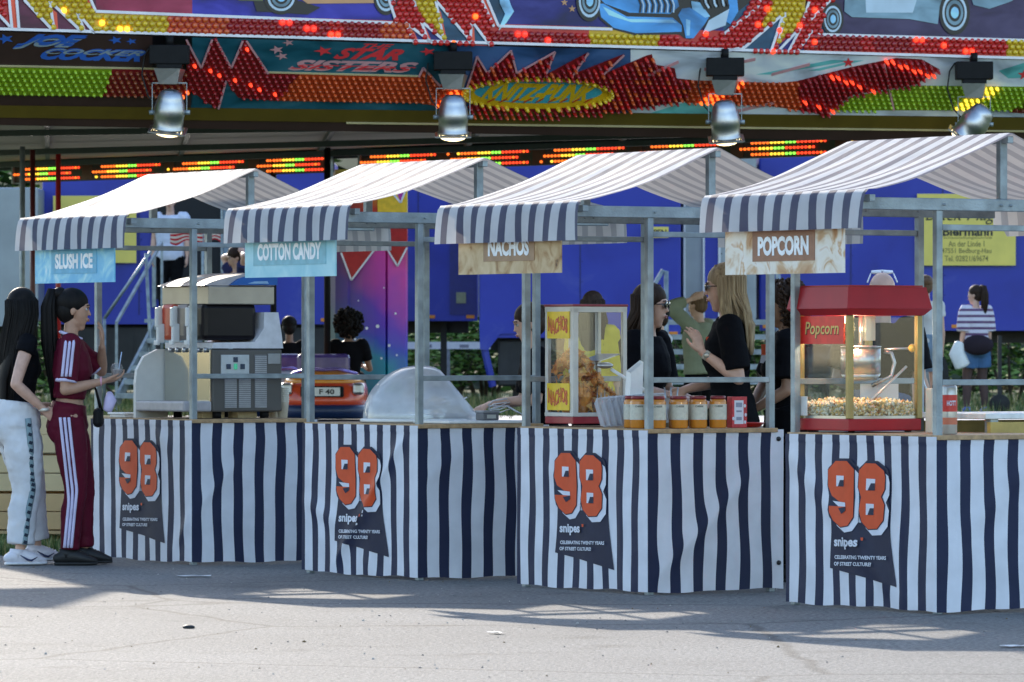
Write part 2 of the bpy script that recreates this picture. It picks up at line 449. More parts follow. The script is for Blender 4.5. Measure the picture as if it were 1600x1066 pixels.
grassm = [mat('grass blade green', (0.075, 0.13, 0.025), .6, 0, .3, 3), mat('grass blade dry', (0.28, 0.25, 0.09), .7, 0, .2, 3), mat('grass blade dark', (0.03, 0.07, 0.015), .6, 0, .3, 3)]
mb = MB()
def tuft(mb, x, y, z, h, w):
    for k in range(4):
        a = random.uniform(0, 6.28); dx = math.cos(a); dy = math.sin(a); hh = h * random.uniform(.5, 1.1)
        lean = random.uniform(.1, .5) * hh
        bx = x + random.uniform(-.03, .03); by = y + random.uniform(-.03, .03)
        mb.m = random.choice((0, 0, 0, 1, 1, 2))
        mb.add([(bx - dy * w, by + dx * w, z - .01), (bx + dy * w, by - dx * w, z - .01), (bx + dx * lean, by + dy * lean, z + hh)], [(0, 1, 2)])
for i in range(7200):
    y = 36.7 + (random.random() ** 1.6) * 8
    hw = y * 830 / FP
    x = random.uniform(-hw, hw)
    if random.random() < .35: x = random.choice((random.uniform(1.5, 2.6), random.uniform(-4, -2.6)))
    tuft(mb, x, y, ground_z(x, y), random.uniform(.04, .14), .006)
for i in range(6500):
    y = random.uniform(62, 92); hw = y * 860 / FP; x = random.uniform(-hw, hw)
    tuft(mb, x, y, ground_z(x, y), random.uniform(.06, .22), .012)
o = mb.build('grass', grassm); tag(o, kind='stuff')

# grit and leaf crumbs lying on the asphalt
m = MB()
for i in range(320):
    y = 22 + 15 * random.random() ** .8; hw = y * 840 / FP; x = random.uniform(-hw, hw); s = random.uniform(.003, .008) * (1.8 if random.random() < .06 else 1)
    a = random.uniform(0, 6.28); m.m = random.choice((0, 0, 1, 2))
    m.add([(x + s * math.cos(a + k * 1.57) * random.uniform(.5, 1.4), y + s * math.sin(a + k * 1.57) * random.uniform(.5, 1.4), .001) for k in range(4)] + [(x, y, .002 + s * .7)], [(0, 1, 4), (1, 2, 4), (2, 3, 4), (3, 0, 4)])
o = m.build('grit', [mat('grit grey', (.12, .12, .12), .9), mat('grit pale', (.4, .38, .34), .9), mat('leaf crumb', (.14, .09, .03), .9)]); tag(o, kind='stuff')

# hedge / bushes far behind the trailers
leafm = [mat('leaf mid', (0.10, 0.19, 0.04), .75, 0, .35, 2, spec=.15), mat('leaf light', (0.22, 0.34, 0.10), .75, 0, .3, 2, spec=.15), mat('leaf dark', (0.02, 0.045, 0.012), .75, 0, .35, 2, spec=.15)]
bark = mat('bark', (0.07, 0.05, 0.035), .9, 0, .3, 10, .5, 30)
def bush(x, y, rx, h, label, n=1500):
    rt = empty('hedge_bush', (x, y, ground_z(x, y)), 0, label, 'bush', 'bushes behind the trailers')
    m = MB()
    blobs = [(random.uniform(-rx, rx) * .75, random.uniform(-.6, .6), random.uniform(.2, .85) * h, random.uniform(.28, .5) * h * .6) for _ in range(9)]
    for i in range(n):
        b = random.choice(blobs)
        d = Vector((random.gauss(0, 1), random.gauss(0, 1), random.gauss(0, 1))).normalized() * b[3] * random.uniform(.75, 1.08)
        c = Vector(b[:3]) + d
        if c.z < .02: c.z = random.uniform(.02, .3)
        s = random.uniform(.04, .085)
        q = Matrix.Rotation(random.uniform(0, 6.28), 3, 'Z') @ Matrix.Rotation(random.uniform(-1.2, 1.2), 3, 'X')
        m.m = 1 if (noise.noise(c * 2.1) > .12 and random.random() < .7) else (2 if random.random() < .45 else 0)
        m.add([c + q @ Vector(p) for p in ((-s, 0, 0), (0, -s * .5, 0), (s, 0, 0), (0, s * .5, s * .2))], [(0, 1, 2, 3)])
    m.build('foliage', leafm, rt)
    st = MB()
    for b in blobs[:6]:
        st.tube([(b[0] * .3, b[1] * .3, -.05), (b[0] * .7, b[1] * .7, b[2] * .5), b[:3]], [.04, .025, .01], 5)
    st.build('stem', bark, rt)
bushes = [(640, 'low leafy bush beside the right edge of the rainbow pillar'), (700, 'pale green bush seen through the second stall beyond the white barrier'),
          (760, 'dark bush between the white barrier and the trailer landing box'), (830, 'bush in the gap behind the trailer landing box'),
          (915, 'dark bush under the long blue trailer at the nacho stall'), (1010, 'bush under the blue trailer beside the grey door'),
          (1110, 'bush behind the wide metal steps'), (1210, 'bush behind the curly haired seller'), (1310, 'bush under the trailer behind the popcorn machine'),
          (1400, 'bush under the trailer behind the bald man'), (1490, 'bush at the left of the ponytail girl'), (1580, 'sunlit green bush at the right of the ponytail girl'), (1650, 'bush at the right edge of the photo'),
          (540, 'dark bush behind the bumper car'), (430, 'dark bush behind the slush machine'), (320, 'dark bush behind the left metal stairs'), (210, 'dark bush under the left blue trailer'),
          (110, 'bush behind the woman in the maroon tracksuit'), (10, 'bush behind the woman in white trousers')]
for px, lb in bushes:
    D = random.uniform(92, 95)
    bush((px - 800) * D / FP, D, 1.0, random.uniform(1.7, 2.1), lb, 1500)

# far-off wood closing the view behind the hedge
m = MB()
for j in range(26):
    for q in range(900):
        x = -32 + 2.6 * j + random.uniform(-1.6, 1.6); z = .5 + 6.5 * random.random() ** 1.1; y = 112 + random.uniform(-2.5, 2.5) + 1.5 * noise.noise(Vector((x * .4, z * .6, 0)))
        if z > 4.6 + 2.2 * noise.noise(Vector((x * .35, 3, 0))): continue
        s = random.uniform(.14, .34); a = random.uniform(0, 6.28); q_ = Matrix.Rotation(a, 3, 'Z') @ Matrix.Rotation(random.uniform(-1.2, 1.2), 3, 'X')
        m.m = 2 if random.random() < .6 else (0 if noise.noise(Vector((x * .6, z * .6, 2))) < .1 else 1)
        m.add([Vector((x, y, z)) + q_ @ Vector(p) for p in ((-s, 0, 0), (0, -s * .6, 0), (s, 0, 0), (0, s * .6, s * .2))], [(0, 1, 2, 3)])
o = m.build('far_wood', leafm); tag(o, kind='stuff')

# ================================================================== STALLS
BW = R(32.3)
E1 = Vector((math.cos(BW), math.sin(BW), 0)); E2 = Vector((-math.sin(BW), math.cos(BW), 0))
LX, LY, HC = 0.80, 1.24, 0.90
SP = [W(302, 35.15), W(655, 32.8), W(1014, 30.86), W(1465, 28.63)]
def SL(i, x, y, z=0): return SP[i] + E1 * x + E2 * y + Vector((0, 0, z))

def fold_fn(i):
    F = {0: [(.75, .95, .30, -.25, .05, .022), (1.62, .62, -.5, -.5, .05, .02), (.2, .4, .1, -.8, .03, .01)],
         1: [(1.15, .80, -.75, -.72, .045, .035), (.10, .42, .28, -.10, .05, .026), (.75, .1, .4, -.3, .04, .01), (1.55, .7, -.3, -.2, .05, .01)],
         2: [(1.95, .62, -.55, -.5, .055, .028), (1.50, .35, -.2, -.4, .05, .014), (1.05, .5, .03, -.8, .03, .010), (.3, .75, .2, -.3, .04, .012)],
         3: [(.02, .80, .95, -.72, .05, .020), (1.55, .45, .4, .35, .06, .012), (1.0, .5, .05, -.8, .035, .012), (1.85, .6, .15, -.5, .05, .014)]}[i]
    ph = i * 1.7
    def fn(s, z):
        a = .0035 * math.sin(s * 15 + ph + .8 * math.sin(z * 5 + ph)) * (1.1 - z) + .0012 * math.sin(s * 31 + z * 6 + ph)
        sh = .0055 * math.sin(z * 6 + s * 5 + ph) + .0035 * math.sin(z * 13 + s * 9 + ph * 2)
        for (cx, cz, dx, dz, w, amp) in F:
            L = math.hypot(dx, dz); ux, uz = dx / L, dz / L
            rx, rz = s - cx, z - cz
            al = rx * ux + rz * uz; d = rx * -uz + rz * ux
            env = max(0, min(1, (al + .12) / .2)) * max(0, min(1, (L + .12 - al) / .25))
            g = math.exp(-(d / w) ** 2)
            a += .55 * amp * g * env; sh += .6 * amp * (d / w) * g * env * (1 if ux * uz < 0 else -1)
            sh += amp * .25 * g * env
        return a, sh
    return fn
OFF = .026
L1 = LY + .05 + OFF
L2 = LX + .07 + OFF
PER = L1 / 8.8
def skirt_pt(i, fn, s, z, off=0.0):
    a, sh = fn(s, z)
    ec = max(0, min(1, abs(s - L1) / .10)) ; ec = ec * ec * (3 - 2 * ec)
    ee = max(0, min(1, s / .08)) * max(0, min(1, (L1 + L2 - s) / .1))
    et = max(0, min(1, (HC - z) / .12))
    a = max(-.004, a) * (.3 + .7 * ec) * (.25 + .75 * et); sh *= ec * ee * et
    s2 = s + sh; a = (a + .0035 * (1 - z)) + off + (.0022 if z > HC - .05 else 0)
    if s < L1:
        return Vector((-OFF - a, LY + .05 - s2, z))
    return Vector((-OFF + (s2 - L1), -OFF - a, z))

def logo(mb, i, fn):
    """the printed 98 plate, drawn in face fractions and laid on the cloth"""
    def f(off):
        def g(x, y):
            t = (x - 45) / 673.; yt = 112 + 13 * t; yb = 995 + 30 * t
            v = (y - yt) / (yb - yt)
            return skirt_pt(i, fn, t * L1, HC - .01 - v * (HC - .03), off)
        return g
    def fill(pts, off, m):
        # densify + grid-subdivide so the print follows the folds
        mb.m = m
        bm = bmesh.new()
        vs = [bm.verts.new((x, y, 0)) for x, y in pts]
        tr = geometry.tessellate_polygon([[v.co for v in vs]])
        for t in tr:
            try: bm.faces.new([vs[k] for k in t])
            except ValueError: pass
        for _ in range(3):
            es = [e for e in bm.edges if e.calc_length() > 26]
            if not es: break
            bmesh.ops.subdivide_edges(bm, edges=es, cuts=1, use_grid_fill=False)
            bmesh.ops.triangulate(bm, faces=[q for q in bm.faces if len(q.verts) > 3])
        bm.verts.index_update(); g = f(off)
        P = [g(v.co.x, v.co.y) for v in bm.verts]
        fs = [[v.index for v in q.verts] for q in bm.faces]; bm.free()
        mb.add(P, fs, True)
    nine = [(283, 252), (333, 252), (364, 296), (367, 440), (364, 545), (338, 590), (308, 598), (276, 564), (257, 520), (254, 488), (294, 490), (330, 470), (300, 465), (266, 435), (250, 385), (250, 300)]
    nineO = [(283, 252), (333, 252), (364, 296), (367, 440), (364, 545), (338, 590), (308, 598), (276, 564), (257, 520), (254, 488), (262, 430), (250, 385), (250, 300)]
    eight = [(412, 262), (455, 264), (492, 302), (498, 335), (496, 400), (482, 437), (498, 478), (496, 560), (470, 605), (428, 608), (400, 570), (389, 510), (398, 440), (385, 390), (385, 300)]
    def grow(p, k, dx=0, dy=0):
        cx = sum(q[0] for q in p) / len(p); cy = sum(q[1] for q in p) / len(p)
        out = []
        for x, y in p:
            d = math.hypot(x - cx, y - cy); out.append((x + (x - cx) / d * k + dx, y + (y - cy) / d * k + dy))
        return out
    fill([(262, 560), (520, 590), (528, 690), (552, 908), (400, 858), (248, 815)], .0035, 1)
    fill(grow(nineO, 20, 6, 6), .0045, 1); fill(grow(eight, 20, 6, 6), .0055, 1)
    fill(grow(nineO, 3, 17, 26), .0065, 2); fill(grow(eight, 3, 17, 30), .0075, 2)
    fill([(262, 560), (300, 600), (400, 600), (470, 645), (505, 640), (520, 592)], .0040, 1)
    fill(grow(nineO, 5), .0085, 1)
    fill(nine, .0100, 3)
    fill(grow(eight, 5), .0093, 1)
    fill(eight, .0108, 3)
    for (a, b, c, d) in ((289, 328, 324, 386), (418, 343, 456, 405), (420, 474, 455, 534)):
        fill([(a, b), (c, b + 2), (c, d), (a, d - 1)], .0118, 2)
        fill([(c - 17, b + 24), (c, b + 24), (c, d), (a + 8, d)], .0126, 1)
    fill([(270, 462), (330, 470), (331, 492), (296, 490)], .0118, 2)
    fill([(296, 500), (331, 492), (331, 512), (310, 530)], .0126, 1)
    for s_, cx, cy, w_, h_, bd, m in (("snipes", 331, 684, 108, 64, .035, 2), ("'", 401, 660, 10, 16, .06, 3),
                                      ("CELEBRATING TWENTY YEARS", 395, 757, 232, 20, .03, 2), ("OF STREET CULTURE!", 360, 792, 168, 20, .03, 2)):
        mb.m = m; g = f(.0125)
        put_text(mb, s_, w_, h_, lambda x, y: g(cx + x, cy - y), bd)

SIGN = [("SLUSH ICE", .50, .095, 1.745, 1.880), ("COTTON CANDY", .74, .10, 1.752, 1.900), ("NACHOS", .42, .10, 1.745, 1.892), ("POPCORN", .45, .10, 1.715, 1.858)]
sign_mats = [
    ramp_mat('sign ice blue', [(.3, (.10, .42, .72)), (.5, (.20, .55, .78)), (.62, (.35, .70, .82)), (.72, (.75, .88, .92))], 5, .5, dist=1.5),
    ramp_mat('sign pale candy blue', [(.3, (.22, .55, .66)), (.5, (.36, .66, .74)), (.66, (.50, .76, .80)), (.8, (.6, .8, .86))], 4, .5, dist=.8),
    ramp_mat('sign tortilla print', [(.25, (.10, .045, .02)), (.36, (.42, .24, .10)), (.5, (.56, .40, .22)), (.7, (.66, .50, .30))], 9, .5, dist=1.2),
    ramp_mat('sign popcorn print', [(.28, (.45, .20, .07)), (.40, (.62, .42, .25)), (.48, (.80, .72, .60)), (.58, (.84, .78, .70)), (.66, (.60, .36, .18)), (.74, (.82, .75, .64))], 7, .5, dist=1.0, detail=3)]
label_mats = [mat('sign blue label', (.12, .42, .62), .5), mat('sign teal label', (.20, .46, .54), .5), mat('sign tan label', (.34, .20, .11), .5), mat('sign brown label', (.30, .135, .075), .5)]
sign_txt = mat('sign lettering white', (.88, .90, .92), .5)
names = ['slush ice', 'cotton candy', 'nachos', 'popcorn']
where = ['the farthest stall, at the left', 'the second stall, over the clear dome', 'the third stall, over the nacho cabinet', 'the nearest stall, at the right']
for i in range(4):
    rt = empty('market_stall', SP[i], BW,
               ['striped market stall at the far left carrying the slush ice machine', 'striped market stall with the clear plastic dome on its counter',
                'striped market stall with the nacho cabinet and sauce jars', 'nearest striped market stall with the red popcorn machine'][i], 'market stall', 'striped market stalls in a row')
    ft = .038; dA = (.046, .027, .014, 0)[i]; dT = (.045, .048, .015, .012)[i]; dB = (.022, .026, -.014, .004)[i]; dR = (.012, .0, -.010, -.014)[i]
    for (x, y) in ((0, 0), (0, LY), (LX, 0), (LX, LY)):
        m = MB(); m.box((x, y, 1.02 + dA / 2), (ft, ft, 2.04 + dA), bev=.004)
        pass
        m.build('post', galv, rt)
    for y in (-.005, LY + .005):
        m = MB(); m.box((.40, y, 2.060 + dA), (1.78, .042, .062), bev=.004)
        for x in (.02, .38, .44, .78): m.cyl((x, y - .030, 2.06 + dA), (x, y + .030, 2.06 + dA), .007, n=8)
        m.build('roof_arm', galv, rt)
        m = MB(); m.box((.40, y, 2.25 + (dA + dR) / 2), (.045, .038, .32 - dA + dR), bev=.004); m.build('gable_post', galv, rt)
        for z, hh in ((1.945 + dA * .7, .030), (1.165, .030)):
            m = MB(); m.box((LX / 2, y * 1.0 - (.0 if y < 0 else 0), z), (LX - ft, .028, hh), bev=.003)
            m.build('side_rail', galv, rt)
    for x, z in ((-.46, 2.075 + dT * .9), (1.26, 2.075 + dT * .9), (.40, 2.405 + dR)):
        m = MB(); m.box((x, LY / 2, z), (.035, LY + .16, .035), bev=.003); m.build('roof_pole' if z < 2.2 else 'ridge_pole', galv, rt)
    m = MB(); m.box((LX / 2, LY / 2, HC - .012), (LX + .05, LY + .08, .024), bev=.003); m.build('counter_top', wood, rt)
    for y in (.12, LY - .12):
        m = MB(); m.box((LX / 2, y, HC - .055), (LX - .04, .035, .05)); m.build('counter_bearer', galv, rt)
    # skirt
    fn = fold_fn(i); m = MB(); uvs = []; NS, NZ = 230, 80; T = L1 + L2; vs = []
    for b in range(NZ + 1):
        for a in range(NS + 1):
            s = T * a / NS; zb = .016 + .005 * math.sin(s * 6 + i) + .003 * math.sin(s * 17 + i * 2)
            z = HC - .008 + (zb - HC + .008) * b / NZ
            vs.append(skirt_pt(i, fn, s, z)); uvs.append((s / PER, z))
    m.add(vs, [(b * (NS + 1) + a, (b + 1) * (NS + 1) + a, (b + 1) * (NS + 1) + a + 1, b * (NS + 1) + a + 1) for b in range(NZ) for a in range(NS)], True)
    logo(m, i, fn)
    m.m = 4
    for z in (.84, .16):
        p = skirt_pt(i, fn, T - .035, z, .004); m.cyl(p + Vector((0, .006, 0)), p + Vector((0, -.004, 0)), .013, n=12)
    m.build('striped_skirt', [skirt_m, print_navy, print_white, print_orange, mat('dark grommet', (.03, .03, .035), .4, .5)], rt, uvs)
    # canopy
    prof = [(-.545, 1.930), (-.543, 1.96), (-.538, 2.01), (-.530, 2.06), (-.520, 2.095), (-.500, 2.116)]
    N = 18
    for k in range(1, N + 1):
        t = k / N; x = -.50 + .90 * t; prof.append((x, 2.116 + .324 * t - .036 * math.sin(math.pi * t ** .8)))
    back = [(.8 - x, z) for x, z in reversed(prof[:-1])]
    back = [((x if z > 2.1 else x + .03), (z if z > 2.1 else z + .0)) for x, z in back]
    prof += back
    prof = [(x, z + (dB + (dT - dB) * min(1, max(0, (z - 1.93) / .18)) if z < 2.117 else dT + (dR - dT) * (z - 2.116) / .324)) for x, z in prof]
    NY = 40; m = MB(); vs = []; uvs = []
    rr = random.Random(i)
    p1, p2 = rr.uniform(0, 6), rr.uniform(0, 6)
    for a in range(NY + 1):
        y = -.10 + (LY + .20) * a / NY
        for k, (x, z) in enumerate(prof):
            e = (abs(a / NY - .5) * 2) ** 6
            zz = z; xx = x; yy = y
            slope = -.5 < x < 1.3 and z > 2.11
            if slope:
                h = math.sin(math.pi * (x + .5) / .9 if x < .4 else math.pi * (1.3 - x) / .9)
                zz -= .010 * h * math.sin(math.pi * a / NY)
                zz += .004 * h * math.sin(x * 9 + y * 8 + p1) + .002 * h * math.sin(y * 19 + x * 3 + p2)
                if a in (0, NY): zz -= .004
            else:
                dz = 2.116 - z
                xx += (.05 * dz * math.sin(y * 11 + p1) + .03 * dz * math.sin(y * 23 + p2)) * (1 if x > 0 else -1)
                yy += .10 * dz * (1 if x < 0 else -1) * (-1) * .6
                if i in (1, 3) and a > NY - 3 and x > 0: zz += .04
            vs.append((xx, yy, zz)); uvs.append(((a / NY) * 9.6 + .12, k / 40))
    K = len(prof)
    m.add(vs, [(a * K + k, (a + 1) * K + k, (a + 1) * K + k + 1, a * K + k + 1) for a in range(NY) for k in range(K - 1)], True)
    m.build('striped_canopy', canopy_m, rt, uvs)
    # hanging sign
    s_, tw, th, zb, zt = SIGN[i]
    sg = empty('hanging_sign', SL(i, -.47, .67, 0), BW, f'sign reading {s_} under the front of ' + where[i], 'sign', 'signs hanging under the stall fronts')
    m = MB(); top = zb + .27
    m.box((0, 0, (zb + top) / 2), (.008, 1.05, top - zb))
    m.m = 1; m.box((-.0055, 0, zt - .0), (.003, max(tw + .10, .5), .155))
    m.m = 2; put_text(m, s_, tw, th, lambda x, y: Vector((-.0085, -x, zt + y)), .05)
    m.build('sign_board', [sign_mats[i], label_mats[i], sign_txt], sg)
    m = MB()
    for y in (-.45, .45): m.cyl((0, y, top - .005), (.0, y, 2.075), .004, n=6)
    m.build('hanger', galv, sg)

# ================================================================== BUMPER CAR PAVILION
ZF = 3.795
A0, A1 = W(0, 44), W(1600, 48)
PX = (A1 - A0).normalized(); PN = Vector((PX.y, -PX.x, 0))       # PN points to the viewer
P1 = Panel(A0, PX, (0, 0, 1))
inner = A0 - PN * .5
P2 = Panel(Vector((A0.x, A0.y, 3.775)), PX, (Vector((A0.x, A0.y, 3.775)) - Vector((inner.x, inner.y, 3.10))))
pav = empty('ride_pavilion', A0, 0, 'painted bumper car ride pavilion with bulb lit fascia above the stalls', 'fairground ride')
inv = Matrix.Translation(-A0)
bulb_cols = {'red': (.62, .022, .018), 'dred': (.34, .018, .022), 'orange': (.68, .11, .025), 'yellow': (.72, .48, .02), 'green': (.34, .52, .03), 'brown': (.32, .08, .03)}
lit_cols = {'red': (1, .06, .02), 'dred': (1, .04, .02), 'orange': (1, .16, .02), 'yellow': (1, .62, .05), 'green': (.25, 1, .08), 'brown': (1, .14, .02)}
BM = {}
for k, c in bulb_cols.items():
    BM[k] = mat('bulb cap ' + k, c, .18, 0, .35, 40, coat=.4)
    BM[k + '*'] = mat('lit bulb ' + k, c, .2, 0, .2, emit=lit_cols[k], es=.6)
BK = list(BM); BL_ = [BM[k] for k in BK]
def bulb(mb, panel, u, v, key, r=.021, h=.034, off=.01, n=7):
    mb.m = BK.index(key); vs = []
    for rr, hh in ((r, 0), (r * .96, h * .5), (r * .6, h * .92)):
        for k in range(n):
            a = 2 * math.pi * k / n
            vs.append(panel.pt(u + rr * math.cos(a), v + rr * math.sin(a), off + hh))
    vs.append(panel.pt(u, v, off + h))
    fs = [(j * n + k, j * n + (k + 1) % n, (j + 1) * n + (k + 1) % n, (j + 1) * n + k) for j in range(2) for k in range(n)]
    fs += [(2 * n + k, 2 * n + (k + 1) % n, 3 * n) for k in range(n)]
    mb.add(vs, fs, True)
all_bulbs = []
def fill_bulbs(panel, pix, key, du=.062, dv=.05, holes=(), hexa=True, r=.025, h=.024, off=.012, lit=None):
    uv = [panel.uv(*p) for p in pix]; hv = [[panel.uv(*p) for p in q] for q in holes]
    u0 = min(p[0] for p in uv); u1 = max(p[0] for p in uv); v0 = min(p[1] for p in uv); v1 = max(p[1] for p in uv)
    j = 0; v = math.floor(v0 / dv) * dv
    while v < v1:
        u = math.floor(u0 / du) * du + (du / 2 if hexa and round(v / dv) % 2 else 0)
        while u < u1:
            if inside(u, v, uv) and not any(inside(u, v, q) for q in hv):
                k = key(u, v) if callable(key) else key
                all_bulbs.append((panel, u, v, k, r, h, off))
            u += du
        v += dv
def lines_white(mb, panel, pix, wid=.022, off=.02): panel.line(mb, pix, wid, off)

M_ = {}
def cm(name, rgb, rough=.35, var=.1):
    if name in ('paint royal blue', 'paint teal', 'paint navy', 'paint car blue', 'paint car light blue', 'paint car grey', 'paint violet dusk', 'paint magenta', 'paint purple', 'soffit pale sky', 'soffit turquoise', 'soffit teal', 'soffit slate blue'):
        c = srgb(rgb); lo = tuple(x * .45 for x in c); hi = tuple(min(.9, x * 1.35 + .02) for x in c)
        return ramp_mat(name, [(.30, lo), (.48, c), (.66, hi)], 2.2, rough, detail=3, dist=.5, stretch=(1.0, 1.0, 2.6))
    return mat(name, srgb(rgb), rough, 0, var, 5)
paint = [cm('paint purple', (92, 16, 56)), cm('paint magenta', (150, 24, 66)), cm('paint royal blue', (36, 30, 150)), cm('paint teal', (10, 72, 104)),
         cm('paint navy', (20, 20, 110)), cm('paint orange stripe', (240, 84, 52)), cm('paint white line', (232, 228, 232)), cm('paint black', (12, 10, 16)),
         cm('paint car blue', (70, 150, 215)), cm('paint car light blue', (150, 205, 240)), cm('paint car grey', (120, 150, 165)), cm('paint tan', (205, 150, 105)),
         cm('paint violet dusk', (50, 36, 78)), cm('paint whitewall', (190, 210, 225)), cm('paint yellow ground', (214, 170, 16)), cm('paint red ground', (196, 30, 22)),
         cm('paint olive', (90, 96, 60)), cm('paint deep blue shade', (20, 50, 120))]
m = MB(); m.M = inv
# board body
m.m = 4
def slab_u(mb, panel, u0, u1, v0, v1, off, th):
    vs = [panel.pt(u0, v0, off), panel.pt(u1, v0, off), panel.pt(u1, v1, off), panel.pt(u0, v1, off)]
    vs += [panel.pt(u0, v0, off - th), panel.pt(u1, v0, off - th), panel.pt(u1, v1, off - th), panel.pt(u0, v1, off - th)]
    mb.add(vs, [(0, 1, 2, 3), (7, 6, 5, 4), (0, 4, 5, 1), (1, 5, 6, 2), (2, 6, 7, 3), (3, 7, 4, 0)], False)
slab_u(m, P1, -1.5, 10.8, ZF, 4.55, 0, .08)
def L1y(x): return 18 + (63 - 18) * (x - 148) / (1600 - 148)
def L2y(x): return 45.5 + .0285 * x
TOP = -28
for mi, x0, x1 in ((0, -60, 150), (1, 150, 300), (2, 300, 612), (3, 612, 790), (4, 790, 1130), (3, 1130, 1290), (12, 1290, 1700)):
    m.m = mi; P1.poly(m, [(x0, TOP), (x1, TOP), (x1, L2y(x1) - 1), (x0, L2y(x0) - 1)], .004)
# paler disc of the painted sky behind the cars
m.m = 1; P1.poly(m, [(150, TOP), (262, TOP), (290, -5), (262, 22), (165, 19)], .006)
# bulb bands grounds
def band(x0, x1, mi):
    m.m = mi; P1.poly(m, [(x0, L1y(x0)), (x1, L1y(x1)), (x1, L2y(x1)), (x0, L2y(x0))], .007)
for x0, x1, mi in ((148, 263, 14), (263, 640, 15), (740, 920, 15), (920, 1030, 14), (1030, 1150, 15), (1262, 1572, 15), (1572, 1700, 14)): band(x0, x1, mi)
# left zigzag
m.m = 14; Lz = [(36, TOP), (128, TOP), (150, 18), (150, 52), (80, 47), (36, 0)]; P1.poly(m, Lz, .008)
m.m = 15; P1.poly(m, [(-60, TOP), (12, TOP), (14, 40), (0, 28), (-60, -20)], .008)
Ltri = [[(77, 4), (126, 50), (84, 47)], [(120, 22), (145, 51), (132, 49)], [(24, TOP), (36, 0), (79, 47), (27, 45)]]
m.m = 0
for t in Ltri: P1.poly(m, t, .010)
m.m = 5
for q in ([(12, TOP), (20, TOP), (26, 45), (18, 44)], [(80, 14), (88, 20), (90, 47), (83, 46)], [(123, 28), (127, 32), (134, 49), (128, 48)], [(120, TOP), (132, TOP), (150, 17), (143, 17)]): P1.poly(m, q, .012)
m.m = 6
for q in ([(36, TOP), (36, 0), (80, 47)], [(76, 2), (126, 50)], [(76, 2), (83, 47)], [(119, 20), (146, 52)], [(119, 20), (130, 48)], [(10, TOP), (17, 44)], [(22, TOP), (28, 45)], [(-60, -24), (0, 27), (14, 42)],
          [(128, TOP), (148, 18), (262, 22.5), (612, 36)], [(-60, L2y(-60)), (1700, L2y(1700))]): lines_white(m, P1, q)
# middle zigzag
m.m = 15; Mz = [(604, TOP), (738, TOP), (770, 42), (770, 72), (646, 68), (632, 37), (618, 36)]; P1.poly(m, Mz, .008)
m.m = 14; My = [(640, TOP), (684, TOP), (681, 4), (694, 62), (648, 12)]; P1.poly(m, My, .009)
Mtri = [[(639, 42), (672, 67), (648, 67)], [(656, 34), (694, 67), (670, 67)], [(680, 3), (735, 67), (698, 67)], [(735, 34), (762, 71), (738, 69)], [(652, TOP), (662, 8), (666, TOP)]]
for k, t in enumerate(Mtri): m.m = (2, 2, 3, 3, 7)[k]; P1.poly(m, t, .010)
m.m = 5
for q in ([(641, 46), (646, 50), (654, 67), (648, 67)], [(659, 40), (665, 45), (674, 66), (667, 66)], [(683, 12), (688, 20), (698, 67), (691, 66)], [(735, 38), (740, 44), (741, 68), (735, 67)], [(738, TOP), (748, TOP), (775, 40), (768, 41)]): P1.poly(m, q, .012)
m.m = 6
for q in ([(604, TOP), (606, 0), (618, 36)], [(632, 36), (646, 68)], [(632, 36), (674, 67)], [(656, 33), (696, 67)], [(656, 33), (668, 66)], [(679, 1), (737, 68)], [(679, 1), (692, 66)], [(735, 33), (764, 71)], [(735, 33), (733, 67)],
          [(640, TOP), (648, 14)], [(738, TOP), (770, 42)], [(748, TOP), (777, 41), (955, 46)], [(1276, 54), (1700, 66)]): lines_white(m, P1, q)
# right zigzag
m.m = 15; Rz = [(1126, 80), (1125, 55), (1165, 20), (1185, TOP), (1345, TOP), (1290, 10), (1280, 56), (1262, 82)]; P1.poly(m, Rz, .008)
m.m = 14; Ry = [(1188, 42), (1215, TOP), (1272, TOP), (1248, 40), (1214, 68), (1224, 22)]; P1.poly(m, Ry, .009)
Rtri = [[(1130, 80), (1160, 72), (1221, 24), (1204, 80)], [(1214, 81), (1216, 70), (1250, 44), (1236, 81)], [(1244, 81), (1268, 50), (1254, 81)], [(1262, TOP), (1270, TOP), (1256, 18)]]
for k, t in enumerate(Rtri): m.m = (3, 4, 4, 7)[k]; P1.poly(m, t, .010)
m.m = 5
for q in ([(1203, 80), (1214, 50), (1222, 26), (1226, 30), (1210, 80)], [(1229, 81), (1246, 48), (1251, 48), (1237, 81)], [(1165, 18), (1160, 32), (1184, 20), (1190, -5)], [(1262, 34), (1294, 2), (1297, 8), (1264, 46)]): P1.poly(m, q, .012)
m.m = 6
for q in ([(1128, 81), (1162, 74), (1222, 22)], [(1222, 22), (1203, 80)], [(1214, 80), (1250, 42)], [(1250, 42), (1230, 81)], [(1268, 48), (1244, 81)], [(1190, -10), (1182, 12), (1126, 56)], [(1262, 34), (1296, 0)], [(1214, 68), (1226, 20)], [(1272, TOP), (1252, 36)]): lines_white(m, P1, q)
